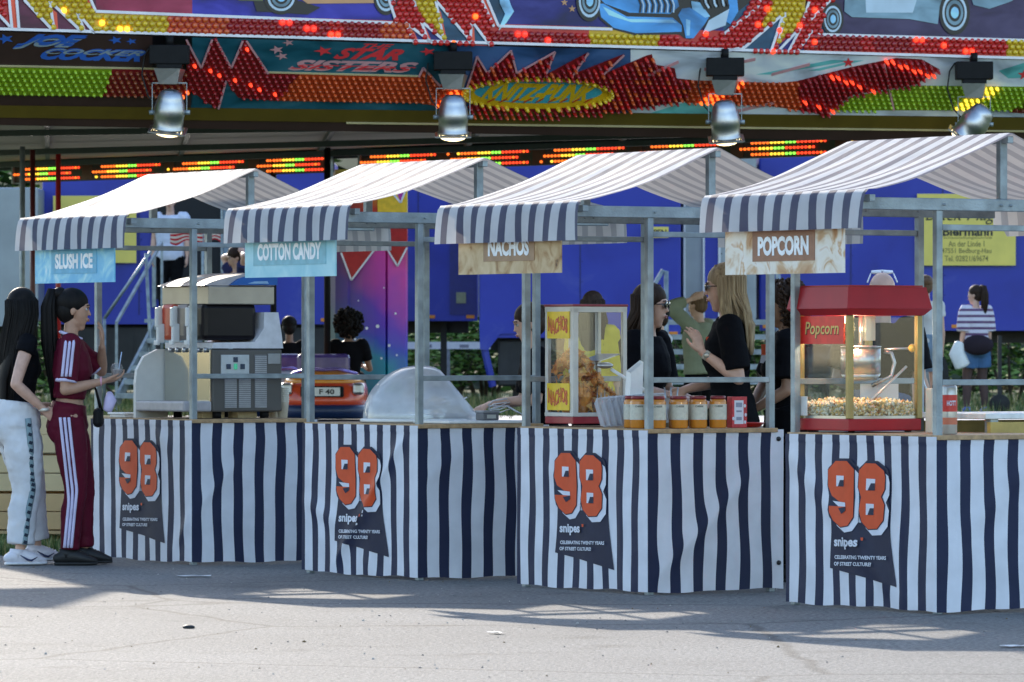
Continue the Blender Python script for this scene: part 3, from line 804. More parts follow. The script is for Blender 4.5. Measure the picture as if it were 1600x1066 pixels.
# painted cars
def ellp(cx, cy, rx, ry, n=22, a0=0): return [(cx + rx * math.cos(a0 + 2 * math.pi * k / n), cy + ry * math.sin(a0 + 2 * math.pi * k / n)) for k in range(n)]
def wheel_p(cx, cy, rx, ry, o=.014, ring=13):
    for mi, k, d in ((7, 1, 0), (ring, .80, .001), (7, .66, .002), (10, .56, .003), (7, .40, .004), (9, .26, .005)):
        m.m = mi; P1.poly(m, ellp(cx, cy, rx * k, ry * k), o + d)
m.m = 11; P1.poly(m, [(470, TOP), (600, TOP), (590, 5), (480, 6), (462, -6)], .012)
m.m = 16; P1.poly(m, [(330, TOP), (420, TOP), (410, 2), (372, 1)], .012)
m.m = 7; P1.poly(m, [(395, 2), (470, 2), (500, 12), (480, 23), (400, 18)], .0105)
wheel_p(438, -4, 27, 27); wheel_p(602, -6, 20, 30)
m.m = 9; P1.poly(m, [(776, TOP), (786, TOP), (797, 8), (802, 18), (790, 36), (778, 48), (781, 38), (788, 22), (780, 6)], .014)
wheel_p(920, 2, 21, 32)
m.m = 7; P1.poly(m, [(931, 10), (940, -6), (1130, -16), (1175, 0), (1150, 20), (1088, 48), (1078, 62), (1068, 60), (1060, 54), (990, 55), (955, 46), (936, 30)], .0125)
m.m = 8; P1.poly(m, [(934, 6), (942, 6), (978, 26), (1050, 28), (1064, 40), (1064, 50), (992, 52), (958, 44), (938, 27)], .0145)
m.m = 9; P1.poly(m, [(940, 10), (980, 30), (1050, 31), (1056, 36), (985, 35), (950, 24)], .016)
m.m = 8; P1.poly(m, [(938, 0), (946, TOP), (1050, TOP), (1060, 10), (1046, 22), (982, 20), (944, 6)], .0145)
m.m = 7
for k in range(6): P1.line(m, [(994 + 9.5 * k, -8), (1000 + 9.5 * k, 8), (998 + 9.5 * k, 20)], .016, .019, .004)
m.m = 13
for k in range(6): P1.line(m, [(998 + 9.5 * k, -8), (1004 + 9.5 * k, 8), (1003 + 9.5 * k, 20)], .012, .020, .004)
for k in range(7): m.m = (7, 13)[k % 2]; P1.line(m, [(1092 + 7 * k, -10 + 2 * k), (1094 + 7 * k, 4 + k), (1100 + 6 * k, 14 - k)], .018, .021, .004)
m.m = 8; P1.poly(m, [(1064, 14), (1076, 12), (1106, 28), (1098, 40), (1082, 60), (1070, 60), (1066, 40), (1058, 24)], .0175)
m.m = 9; P1.poly(m, [(1078, 2), (1092, 4), (1108, 26), (1100, 28), (1080, 14)], .019)
m.m = 9; P1.poly(m, [(1070, 30), (1077, 32), (1076, 56), (1071, 56)], .019)
m.m = 8; P1.poly(m, [(1134, -12), (1150, -4), (1152, 18), (1140, 38), (1132, 34), (1138, 12)], .0175)
m.m = 13; P1.poly(m, [(1106, 32), (1138, 14), (1132, 40), (1096, 53)], .019)
put_text(m, 'STARS', .12, .05, lambda x, y: P1.pt(*[a + b for a, b in zip(P1.uv(1117, 36), (x * .9, y + x * .55))], .021), .01) if False else None
m.m = 10; P1.poly(m, [(1320, TOP), (1490, TOP), (1468, 8), (1464, 38), (1420, 30), (1330, 27), (1318, 18)], .013)
m.m = 13; P1.poly(m, [(1350, TOP), (1440, TOP), (1425, 20), (1352, 20)], .0142)
m.m = 10; P1.poly(m, [(1508, TOP), (1600, TOP), (1580, 2), (1545, 14), (1520, 8)], .013)
wheel_p(1300, 30, 17, 26); wheel_p(1490, 20, 24, 35, .016)
m.m = 11
for cx, cy in ((881, 4), (893, 14), (858, -12)):
    P1.poly(m, [(cx + (6 if k % 2 else 2.4) * math.cos(k * math.pi / 5 + .3), cy + (6 if k % 2 else 2.4) * math.sin(k * math.pi / 5 + .3)) for k in range(10)], .012)
m.build('fascia_board', paint, pav)
# added crown above the bulb band, out of view, shaped to shade the ground
m = MB(); m.M = inv
top_ = [(-14, 5.3), (-9, 5.2), (-7.6, 5.5), (-6.6, 4.9), (-5.9, 5.5), (-5.3, 4.8), (-4.8, 5.1), (-4.3, 4.8), (-3.9, 5.15), (-3.5, 5.7), (-3.25, 6.1), (-2.9, 6.2), (-2.6, 6.8), (-2.2, 7.0), (-1.9, 7.7), (-1.4, 7.5), (-.9, 7.9), (-.2, 7.4), (1.0, 7.9), (3, 7.4), (4.6, 7.9), (6.5, 7.0)]
tu = [((x - A0.x) / PX.x, z) for x, z in top_]
us = [(tu[0][0], 4.56)] + tu + [(tu[-1][0], 4.56)]
tr = geometry.tessellate_polygon([[Vector((a, b, 0)) for a, b in us]]); n_ = len(us)
m.m = 4
m.add([P1.pt(a, b, -.01) for a, b in us] + [P1.pt(a, b, -.08) for a, b in us], [tuple(t) for t in tr] + [tuple(q + n_ for q in t) for t in tr] + [(k, (k + 1) % n_, n_ + (k + 1) % n_, n_ + k) for k in range(n_)], False)
m.m = 5
for a, b in zip(tu, tu[1:]): m.bar(P1.pt(a[0], a[1] - .1, .01), P1.pt(b[0], b[1] - .1, .01), .08, .02, up=P1.n)
m.build('shade_crown', paint, pav)
# top band bulbs
def kcol_band(panel):
    def f(u, v):
        px = 800 + FP * panel.pt(u, v).x / panel.pt(u, v).y
        for a, b, c in ((-80, 262, 'yellow'), (262, 355, 'orange'), (355, 515, 'dred'), (515, 535, 'red'), (535, 595, 'dred'), (595, 640, 'orange'), (640, 770, 'red'), (770, 900, 'dred'), (900, 920, 'red'), (920, 1030, 'yellow'),
                        (1030, 1180, 'red'), (1180, 1345, 'dred'), (1345, 1365, 'red'), (1365, 1420, 'dred'), (1420, 1572, 'red'), (1572, 1800, 'yellow')):
            if a <= px < b: k = c; break
        else: k = 'red'
        if (px + v * 900) % 330 < 16: k += '*'
        return k
    return f
kb = kcol_band(P1)
fill_bulbs(P1, [(150, 20), (262, 24), (640, 38), (640, 66), (262, 52), (150, 49)], kb, .060, .044)
fill_bulbs(P1, [(762, 46), (955, 49), (1000, 58), (1062, 60), (1080, 66), (1100, 52), (1130, 58), (1130, 77), (955, 72), (762, 66)], kb, .060, .044)
fill_bulbs(P1, [(1270, 57), (1700, 68), (1700, 93), (1270, 80)], kb, .060, .044)
fill_bulbs(P1, Lz, lambda u, v: 'yellow' + ('*' if random.random() < .12 else ''), .058, .044, Ltri)
fill_bulbs(P1, [(-60, TOP), (8, TOP), (10, 34)], 'red', .058, .044)
fill_bulbs(P1, Mz, lambda u, v: ('red', 'red', 'orange*')[random.randrange(3) if random.random() < .2 else 0], .056, .044, Mtri + [My])
fill_bulbs(P1, My, 'yellow', .056, .044, Mtri)
fill_bulbs(P1, Rz, lambda u, v: 'red' + ('*' if random.random() < .1 else ''), .056, .044, Rtri + [Ry])
fill_bulbs(P1, Ry, 'yellow', .056, .044, Rtri)

# underside board with more bulbs and lettering
m = MB(); m.M = inv
paint2 = [cm('soffit brown', (62, 44, 40)), cm('soffit teal', (28, 84, 100)), cm('soffit slate blue', (52, 84, 130)), cm('soffit pale sky', (205, 214, 226), .35, .12), cm('soffit turquoise', (100, 180, 180)),
          cm('soffit olive trim', (92, 76, 26)), cm('soffit cream line', (200, 185, 140)), cm('lettering blue', (52, 100, 190)), cm('lettering grey', (140, 155, 165)), cm('lettering red', (225, 60, 66)),
          cm('lettering pink', (205, 150, 155)), cm('soffit dark red', (128, 22, 26)), cm('soffit yellow', (200, 160, 20)), cm('soffit cyan', (60, 150, 165)), cm('soffit green', (128, 156, 26)), cm('soffit orange ground', (176, 60, 24)), cm('soffit black', (16, 14, 18))]
m.m = 0
slab_u(m, P2, -1.5, 10.8, -.86, -.012, 0, .05)
def y2(base, x): return base + .0285 * x * (1.0)
def seg(mi, x0, x1, a0, a1, b1, b0, off):
    m.m = mi; P2.poly(m, [(x0, a0), (x1, a1), (x1, b1), (x0, b0)], off)
seg(0, -60, 238, 48, 56, 106, 102, .003); seg(16, 238, 300, 56, 58, 108, 106, .003)
seg(1, 298, 705, 58, 70, 175, 168, .003); seg(2, 700, 1000, 70, 78, 178, 174, .003)
seg(3, 985, 1700, 77, 96, 184, 176, .004); seg(0, -60, 300, 102, 106, 164, 158, .003)
m.m = 4
for q in ([(1010, 178), (1100, 150), (1180, 150), (1130, 178)], [(1205, 116), (1330, 94), (1300, 93), (1180, 116)], [(1560, 110), (1605, 96), (1700, 98), (1640, 120), (1575, 122)], [(1280, 110), (1350, 94), (1335, 94), (1262, 110)]): P2.poly(m, q, .006)
m.m = 9
for cx, cy, k in ((1325, 97, 8), (1600, 116, 9)): P2.poly(m, [(cx + (k if j % 2 else k * .42) * math.cos(j * math.pi / 5 + .3) * 1.2, cy + (k if j % 2 else k * .42) * math.sin(j * math.pi / 5 + .3)) for j in range(10)], .009)
m.m = 10
for a, b in (((1100, 108), (1180, 92)), ((1010, 118), (1060, 96)), ((1205, 116), (1265, 100)), ((1130, 178), (1210, 160))): P2.line(m, [a, b], .03, .006, .004)
# trim bands
m.m = 5; P2.poly(m, [(-60, 163), (1700, 184), (1700, 206), (-60, 182)], .010)
m.m = 6; P2.line(m, [(540, 190.5), (1700, 205)], .014, .016); P2.line(m, [(-60, 101), (245, 106.5)], .014, .010); P2.line(m, [(415, 112), (655, 118)], .014, .010)
# lettering
def word(s, cx, cy, wpx, hpx, mi, off, shear=.35, bold=.03):
    u, v = P2.uv(cx, cy); u1, _ = P2.uv(cx + wpx, cy); _, v1 = P2.uv(cx, cy + hpx)
    m.m = mi; put_text(m, s, abs(u1 - u), abs(v1 - v), lambda x, y: P2.pt(u + x, v + y, off), bold, shear)
word('JOE', 78, 65, 112, 24, 7, .006, .6, .06); word('JOE', 74, 68, 104, 18, 8, .009, .6, .02); word('JOE', 80, 63, 108, 15, 7, .012, .6, .03)
word('COCKER', 145, 85, 162, 19, 7, .006, .5, .06); word('COCKER', 148, 81, 154, 8, 8, .009, .5, .02)
m.m = 7
for cx, cy, r_ in ((8, 60, 11), (180, 62, 9), (205, 64, 7)): P2.poly(m, [(cx + (r_ if j % 2 else r_ * .4) * math.cos(j * math.pi / 5) * 1.3, cy + (r_ if j % 2 else r_ * .4) * math.sin(j * math.pi / 5) * .75) for j in range(10)], .008)
m.m = 10
for cx, cy, r_ in ((432, 77, 10), (440, 87, 9), (450, 66, 8)): P2.poly(m, [(cx + (r_ if j % 2 else r_ * .4) * math.cos(j * math.pi / 5) * 1.2, cy + (r_ if j % 2 else r_ * .4) * math.sin(j * math.pi / 5) * .7) for j in range(10)], .008)
m.m = 9
for cx, cy, r_ in ((505, 79, 13), (668, 80, 11)): P2.poly(m, [(cx + (r_ if j % 2 else r_ * .4) * math.cos(j * math.pi / 5) * 1.2, cy + (r_ if j % 2 else r_ * .4) * math.sin(j * math.pi / 5) * .6) for j in range(10)], .008)
word('THE', 590, 72, 50, 8, 9, .006, .5); word('STAR', 576, 84, 108, 18, 9, .007, .5, .05); word('SISTERS', 552, 103, 200, 17, 10, .007, .45, .04); word('SISTERS', 552, 105, 196, 7, 9, .010, .45, .02)
# oval badge
oval = ellp(838, 145, 118, 24, 30); m.m = 12; P2.poly(m, oval, .012)
m.m = 13; P2.poly(m, ellp(840, 143, 100, 17, 26), .014)
word('KNITZ-PUNK', 842, 143, 180, 28, 12, .017, .7, .05)
m.m = 15
for k in range(9): P2.line(m, [(760 + 19 * k, 158), (772 + 19 * k, 152)], .01, .020, .004)
# grounds of the bulb fields
G_green = [(-60, 104), (175, 107), (160, 150), (-60, 147)]
G_brown = [(175, 107), (292, 110), (292, 150), (160, 150)]
G_bolt = [(290, 60), (313, 104), (330, 60), (336, 60), (360, 104), (378, 62), (384, 62), (418, 113), (470, 114), (430, 157), (372, 152), (352, 124), (340, 168), (322, 160), (300, 142), (292, 150)]
G_mid = [(470, 114), (655, 118), (661, 105), (684, 130), (728, 140), (728, 172), (650, 160), (430, 157)]
G_sp = [(728, 136), (744, 88), (760, 111), (797, 78), (806, 112), (866, 79), (852, 116), (918, 81), (895, 115), (976, 83), (940, 116), (1010, 86), (1018, 84), (1022, 100), (1054, 106), (1057, 122), (1080, 124), (1070, 158), (1000, 168), (935, 178), (830, 184), (735, 182)]
G_r1 = [(1057, 124), (1215, 129), (1245, 126), (1250, 172), (1200, 165), (1070, 160)]
G_r2 = [(1245, 126), (1330, 104), (1400, 90), (1440, 92), (1468, 108), (1430, 132), (1330, 148), (1290, 180), (1250, 172)]
G_gr = [(1430, 133), (1700, 136), (1700, 172), (1300, 172), (1330, 150)]
G_end = [(1575, 175), (1600, 160), (1700, 150), (1700, 182)]
for mi, q in ((14, G_green), (11, G_brown), (11, G_bolt), (15, G_mid), (11, G_sp), (15, G_r1), (11, G_r2), (14, G_gr), (11, G_end)): m.m = mi; P2.poly(m, q, .007)
m.m = 10
for q in ([(290, 60), (313, 104), (330, 60)], [(336, 60), (360, 104), (378, 62)], [(384, 62), (418, 113)], [(340, 168), (352, 124)], [(653, 118), (660, 104), (686, 132)], [(728, 136), (744, 86), (760, 112), (797, 77), (806, 112), (866, 79)], [(866, 79), (850, 118)], [(918, 81), (893, 117)], [(974, 84), (940, 116)], [(1380, 98), (1395, 170)]): P2.line(m, q, .016, .022)
m.build('soffit_board', paint2, pav)
def kp(base):
    def f(u, v):
        p = P2.pt(u, v); px = 800 + FP * p.x / p.y; k = base
        if (px - v * 220) % 400 < 26 and base != 'dred': k = ('yellow' if base == 'green' else base) + '*'
        elif base == 'dred' and (px + v * 500) % 170 < 13: k = 'red*'
        return k
    return f
b2 = dict(du=.058, dv=.042, r=.0145, h=.034); b3 = dict(du=.058, dv=.042, r=.0145, h=.062)
fill_bulbs(P2, G_green, kp('green'), **b2); fill_bulbs(P2, G_brown, kp('brown'), **b2); fill_bulbs(P2, G_bolt, kp('dred'), **b2)
fill_bulbs(P2, G_mid, kp('orange'), **b2); fill_bulbs(P2, G_sp, lambda u, v: random.choice(('red', 'dred', 'orange', 'dred')), holes=[oval], **b3)
fill_bulbs(P2, G_r1, kp('orange'), **b2); fill_bulbs(P2, G_r2, kp('dred'), **b3); fill_bulbs(P2, G_gr, kp('green'), **b2); fill_bulbs(P2, G_end, 'brown', **b2)
for k in range(44):
    a = 2 * math.pi * k / 44; u, v = P2.uv(838 + 116 * math.cos(a), 145 + 24 * math.sin(a)); all_bulbs.append((P2, u, v, 'yellow', .019, .05, .014))
def depth_of(b): return b[0].pt(b[1], b[2]).y
def in_frame(b):
    p = b[0].pt(b[1], b[2]); px = 800 + FP * p.x / p.y; py = HY - FP * (p.z - CH) / p.y
    return 4 < px < 1596 and 4 < py < 1060
show = sorted([b for b in all_bulbs if in_frame(b)], key=depth_of)[:100]
ids = set(id(b) for b in show)
for b in show:
    m = MB(); m.M = inv; bulb(m, *b[:7]); k = BM[b[3]]; m.mi = [0] * len(m.mi); m.build('bulb', k, pav)
m = MB(); m.M = inv
for b in all_bulbs:
    if id(b) not in ids: bulb(m, *b[:7])
o = m.build('bulbs', BL_, pav); tag(o, kind='stuff')
# ceiling, inner edge, rear beam
R0, R1 = W(30, 66.2), W(1625, 54.9)
RX = (R1 - R0).normalized()
m = MB(); m.M = inv
f0 = A0 - PX * 1.5 - PN * .45; f1 = A0 + PX * 10.8 - PN * .45; r0 = R0 - RX * 3.0; r1 = R1 + RX * 2.5
cz = 3.52
m.add([(f0.x, f0.y, cz), (f1.x, f1.y, cz), (r1.x, r1.y + .6, cz), (r0.x, r0.y + .6, cz), (f0.x, f0.y, cz + .06), (f1.x, f1.y, cz + .06), (r1.x, r1.y + .6, cz + .06), (r0.x, r0.y + .6, cz + .06)],
      [(0, 1, 2, 3), (7, 6, 5, 4), (0, 4, 5, 1), (1, 5, 6, 2), (2, 6, 7, 3), (3, 7, 4, 0)], False)
m.build('ceiling', ramp_mat('ride ceiling sheet', [(.3, (.34, .32, .29)), (.6, (.46, .43, .39))], 1.2, .7), pav)
m = MB(); m.M = inv
for k in range(9):
    t = (k + .5) / 9; a = f0.lerp(f1, t); b = r0.lerp(r1, t); m.bar((a.x, a.y, cz - .03), (b.x, b.y, cz - .03), .05, .05)
for t in (.25, .5, .75, .93):
    a = f0.lerp(r0, t); b = f1.lerp(r1, t); m.bar((a.x, a.y, cz - .09), (b.x, b.y, cz - .09), .06, .06)
m.build('ceiling_beam', mat('dark painted beam', (.03, .05, .05), .5), pav)
m = MB(); m.M = inv
m.bar((r0.x, r0.y + .25, 3.47), (r1.x, r1.y + .25, 3.47), .12, .10)
m.build('rear_beam', mat('dark teal beam', (.015, .035, .04), .5), pav)

# rear light bars
PLED = Panel(R0, RX, (0, 0, 1))
LEN = (R1 - R0).length
u_b0 = PLED.uv(512, 250)[0]; u_b1 = PLED.uv(563, 240)[0]
led_h = [mat('light bar board', (.03, .025, .02), .5, 0, .6, 3), galv, mat('light bar dim green', (.015, .05, .025), .5), mat('light bar dim brown', (.09, .035, .012), .5)]
for bi, (ua, ub, lb) in enumerate(((-.1, u_b0, 'shorter chaser light bar at the left, ending before the rainbow pillar'), (u_b1, LEN + .3, 'longer chaser light bar running behind the three right stall roofs'))):
    rt = empty('light_bar', PLED.pt((ua + ub) / 2, 3.27), 0, lb, 'light bar', 'chaser light bars at the back of the ride')
    iv = Matrix.Translation(-PLED.pt((ua + ub) / 2, 3.27))
    m = MB(); m.M = iv; slab_u(m, PLED, ua, ub, 3.265, 3.455, 0, .10)
    m.m = 2
    n = int((ub - ua) / 1.45) + 1
    for k in range(n):
        a = ua + 1.45 * k + 1.05; 
        if a + .38 < ub: m.m = 2; slab_u(m, PLED, a, a + .2, 3.272, 3.448, .004, .003); m.m = 3; slab_u(m, PLED, a + .2, a + .38, 3.272, 3.448, .004, .003)
    m.build('housing', led_h, rt)
    m = MB(); m.M = iv; slab_u(m, PLED, ua, ub, 3.455, 3.475, .04, .10); slab_u(m, PLED, ua - .01, ua + .02, 3.25, 3.46, .03, .1); slab_u(m, PLED, ub - .02, ub + .01, 3.20, 3.60, .03, .1); m.build('edge_rail', galv, rt)
    L = []
    seq = ['orange', 'orange', 'orange', 'orange', 'orange', 'yellow', 'yellow', 'yellow', 'yellow', 'green', 'green', 'green', 'red', 'red', 'red', 'red', 'red', 'red', 'orange', 'red']
    nn = int((ub - ua) / .053)
    for r_ in range(3):
        for k in range(nn):
            ph = (k + (0 if r_ == 1 else -3)) % 27
            if ph >= 20 and random.random() < .93: continue
            L.append((PLED, ua + .03 + k * .053, 3.30 + .058 * r_, seq[ph % 20] + '*', .0155, .024, .002))
    random.shuffle(L)
    L.sort(key=lambda b: b[0].pt(b[1], b[2]).y if in_frame(b) else 999)
    for b in L[:100]:
        q = MB(); q.M = iv; bulb(q, *b, n=6); q.mi = [0] * len(q.mi); q.build('bulb', BM[b[3]], rt)
    q = MB(); q.M = iv
    for b in L[100:]: bulb(q, *b, n=6)
    if L[100:]:
        o = q.build('bulbs', BL_, rt); tag(o, kind='stuff')

# floor of the ride
m = MB(); c = W(560, 61.0, .47)
m.box((0.5, 60.8, .535), (13, 8.5, .07)); o = m.build('ride_floor', mat('ride floor steel', (.20, .20, .21), .35, .6, .2, 2)); tag(o, kind='structure')

# spotlights
def spotlight(px, top, tilt, lit, label):
    D = 44 + 4 * px / 1600 - .12; s = FP / D
    z0 = Zy(top, D)
    rt = empty('spotlight', (W(px, D).x, D, z0 - .55), 0, label, 'spotlight', 'spotlights hanging from the ride fascia')
    Z0 = .55
    m = MB(); m.box((0, 0, Z0 - .10), (.31, .16, .15), bev=.008); m.box((0, 0, Z0 - .185), (.2, .14, .05), bev=.006)
    m.cyl((0, 0, Z0 - .03), (0, 0, Z0 + .05), .03, n=10); m.bar((-.02, .02, Z0 - .02), (.0, .15, Z0 + .06), .03)
    m.build('ballast_box', black, rt)
    m = MB(); m.tube([(-.155, .05, Z0 - .03), (-.2, .06, Z0 - .1), (-.22, .05, Z0 - .25), (-.17, .02, Z0 - .42), (-.1, 0, Z0 - .50)], .006, 6); m.build('cable', rubber, rt)
    m = MB(); m.tube([(0, 0, Z0 - .21), (0, 0, Z0 - .33)], [(.165, .125), (.11, .09)], 4, side=(1, 1, 0), smooth=False)
    m.build('bracket', chrome, rt)
    T = Matrix.Translation((0, -.02, Z0 - .54)) @ Matrix.Rotation(R(tilt[0]), 4, 'Y') @ Matrix.Rotation(R(tilt[1]), 4, 'X')
    m = MB()
    for sx in (-1, 1):
        m.bar((sx * .135, -.01, Z0 - .32), (sx * .135, -.01, Z0 - .56), .014, .006, up=(1, 0, 0))
        m.cyl((sx * .12, -.01, Z0 - .55), (sx * .16, -.01, Z0 - .55), .018, n=10)
    m.bar((-.138, -.01, Z0 - .32), (.138, -.01, Z0 - .32), .014, .008)
    m.build('yoke', galv, rt)
    m = MB(T)
    m.lathe([(.02, .17), (.06, .165), (.085, .145), (.10, .11), (.105, .08), (.112, .07), (.118, .03), (.122, .02), (.122, -.03), (.117, -.04), (.117, -.12), (.125, -.13), (.125, -.145)], n=24)
    m.build('lamp_can', chrome, rt)
    m = MB(T)
    for a, b in (((-.135, -.135), (.135, -.135)), ((.135, -.135), (.135, .135)), ((.135, .135), (-.135, .135)), ((-.135, .135), (-.135, -.135))):
        m.bar((a[0], a[1], -.155), (b[0], b[1], -.155), .022, .012)
    m.lathe([(.124, -.148), (.15, -.16), (.15, -.163)], n=4, rot=Matrix.Rotation(R(45), 3, 'Z'), caps=False)
    m.build('gel_frame', chrome, rt)
    m = MB(T); m.ell((0, 0, -.16), (.112, .112, .045), z1=.0, nu=20)
    m.build('lens', mat('spotlight lens lit', (.8, .7, .5), .2, emit=(1, .78, .42), es=1.4 if lit else .7), rt)
spotlight(265, 66, (6, 14), True, 'spotlight at the far left, in front of the blue lettering')
spotlight(708, 76, (0, 10), True, 'spotlight beside the yellow oval badge')
spotlight(1133, 86, (-4, 14), True, 'spotlight in front of the pale panel, above the third stall roof')
spotlight(1522, 92, (38, 12), False, 'spotlight at the far right, tilted away, above the nearest stall')

# painted pillar
def pillar_mat():
    m = bpy.data.materials.new('airbrushed pillar painted shade'); m.use_nodes = True
    t = m.node_tree; n = t.nodes; p = n['Principled BSDF']; p.inputs['Roughness'].default_value = .3
    tc = n.new('ShaderNodeTexCoord'); sp = n.new('ShaderNodeSeparateXYZ'); t.links.new(tc.outputs['Object'], sp.inputs[0])
    ns = n.new('ShaderNodeTexNoise'); ns.inputs['Scale'].default_value = 2.2; t.links.new(tc.outputs['Object'], ns.inputs['Vector'])
    a = n.new('ShaderNodeMath'); a.operation = 'MULTIPLY_ADD'; a.inputs[1].default_value = .9; t.links.new(ns.outputs['Fac'], a.inputs[0]); t.links.new(sp.outputs['Z'], a.inputs[2])
    b = n.new('ShaderNodeMath'); b.operation = 'MULTIPLY_ADD'; b.inputs[1].default_value = .75; t.links.new(sp.outputs['X'], b.inputs[0]); t.links.new(a.outputs[0], b.inputs[2])
    mr = n.new('ShaderNodeMapRange'); mr.inputs['From Min'].default_value = 1.0; mr.inputs['From Max'].default_value = 3.7; t.links.new(b.outputs[0], mr.inputs['Value'])
    r = n.new('ShaderNodeValToRGB'); t.links.new(mr.outputs[0], r.inputs['Fac']); e = r.color_ramp.elements
    st = [(.0, (.0, .22, .30)), (.08, (.0, .25, .34)), (.18, (.03, .06, .50)), (.30, (.13, .03, .50)), (.40, (.42, .04, .42)), (.52, (.70, .05, .36)), (.62, (.55, .015, .04)), (.72, (.66, .05, .02)), (.80, (.85, .55, .02))]
    while len(e) > 1: e.remove(e[-1])
    e[0].position = 0; e[0].color = (*st[0][1], 1)
    for q, c in st[1:]:
        x = e.new(q); x.color = (*c, 1)
    xr = n.new('ShaderNodeMapRange'); xr.inputs['From Min'].default_value = -.42; xr.inputs['From Max'].default_value = .18; xr.inputs['To Min'].default_value = .22; xr.inputs['To Max'].default_value = 1  # colour darkened towards the left, shade of the round column painted in
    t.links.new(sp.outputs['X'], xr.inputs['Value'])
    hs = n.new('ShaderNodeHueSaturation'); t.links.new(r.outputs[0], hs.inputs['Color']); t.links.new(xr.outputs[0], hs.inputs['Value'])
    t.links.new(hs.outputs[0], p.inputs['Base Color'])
    return m
D = 64.5; s_ = FP / D
pl = empty('painted_pillar', (W(576, D).x, D, .5), 0, 'rainbow airbrushed ride pillar with white zigzag lines, left of the second stall post', 'pillar')
x0 = (516 - 576) / s_; x1 = (637 - 576) / s_; xm = (604 - 576) / s_
m = MB(); hh = 2.86
outl = [(x0, 0), (x0 + .06, -.10), (x0 + .2, -.12), (x0 + .23, -.09), (x0 + .37, -.12), (x0 + .5, -.13), (xm - .01, -.13), (xm, -.09), (xm + .02, -.14), (x1 - .02, -.10), (x1, 0), (x1 - .05, .3), (x0 + .05, .3)]
vs = [(x, y, 0) for x, y in outl] + [(x, y, hh) for x, y in outl]; n_ = len(outl)
m.add(vs, [(k, (k + 1) % n_, n_ + (k + 1) % n_, n_ + k) for k in range(n_)] + [tuple(range(n_, 2 * n_))], False)
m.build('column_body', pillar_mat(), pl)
PC = Panel((W(576, D).x, D - .145, 0), (1, 0, 0), (0, 0, 1)); m = MB(); m.M = Matrix.Translation(-pl.location)
for q in ([(615, 304), (626, 317), (636, 292)], [(533, 395), (549, 438), (586, 389)], [(606, 391), (621, 416), (636, 387)]): PC.line(m, q, .02, .006)
for (x, y, r_) in ((555, 530, 3), (573, 513, 4), (590, 510, 5), (608, 540, 4), (620, 555, 3), (596, 560, 3), (618, 490, 3), (560, 470, 2), (600, 450, 2)):
    PC.poly(m, ellp(x, y, r_ * .6, r_ * .6, 8), .004)
m.m = 1
for q in ([(533, 395), (549, 438), (586, 389), (586, 340), (533, 345)], [(606, 391), (621, 416), (636, 387), (636, 335), (606, 335)]): PC.poly(m, q, .002)
m.m = 2; PC.poly(m, [(590, 276), (636, 276), (636, 330), (606, 336), (590, 346)], .003); m.m = 3; PC.poly(m, [(615, 290), (626, 316), (636, 290), (636, 280), (615, 280)], .0045)
m.build('painted_line', [mat('pillar white line', (.8, .8, .82), .4), mat('pillar red', (.45, .015, .02), .35), mat('pillar yellow', (.85, .52, .03), .35), mat('pillar magenta', (.5, .03, .35), .35)], pl)

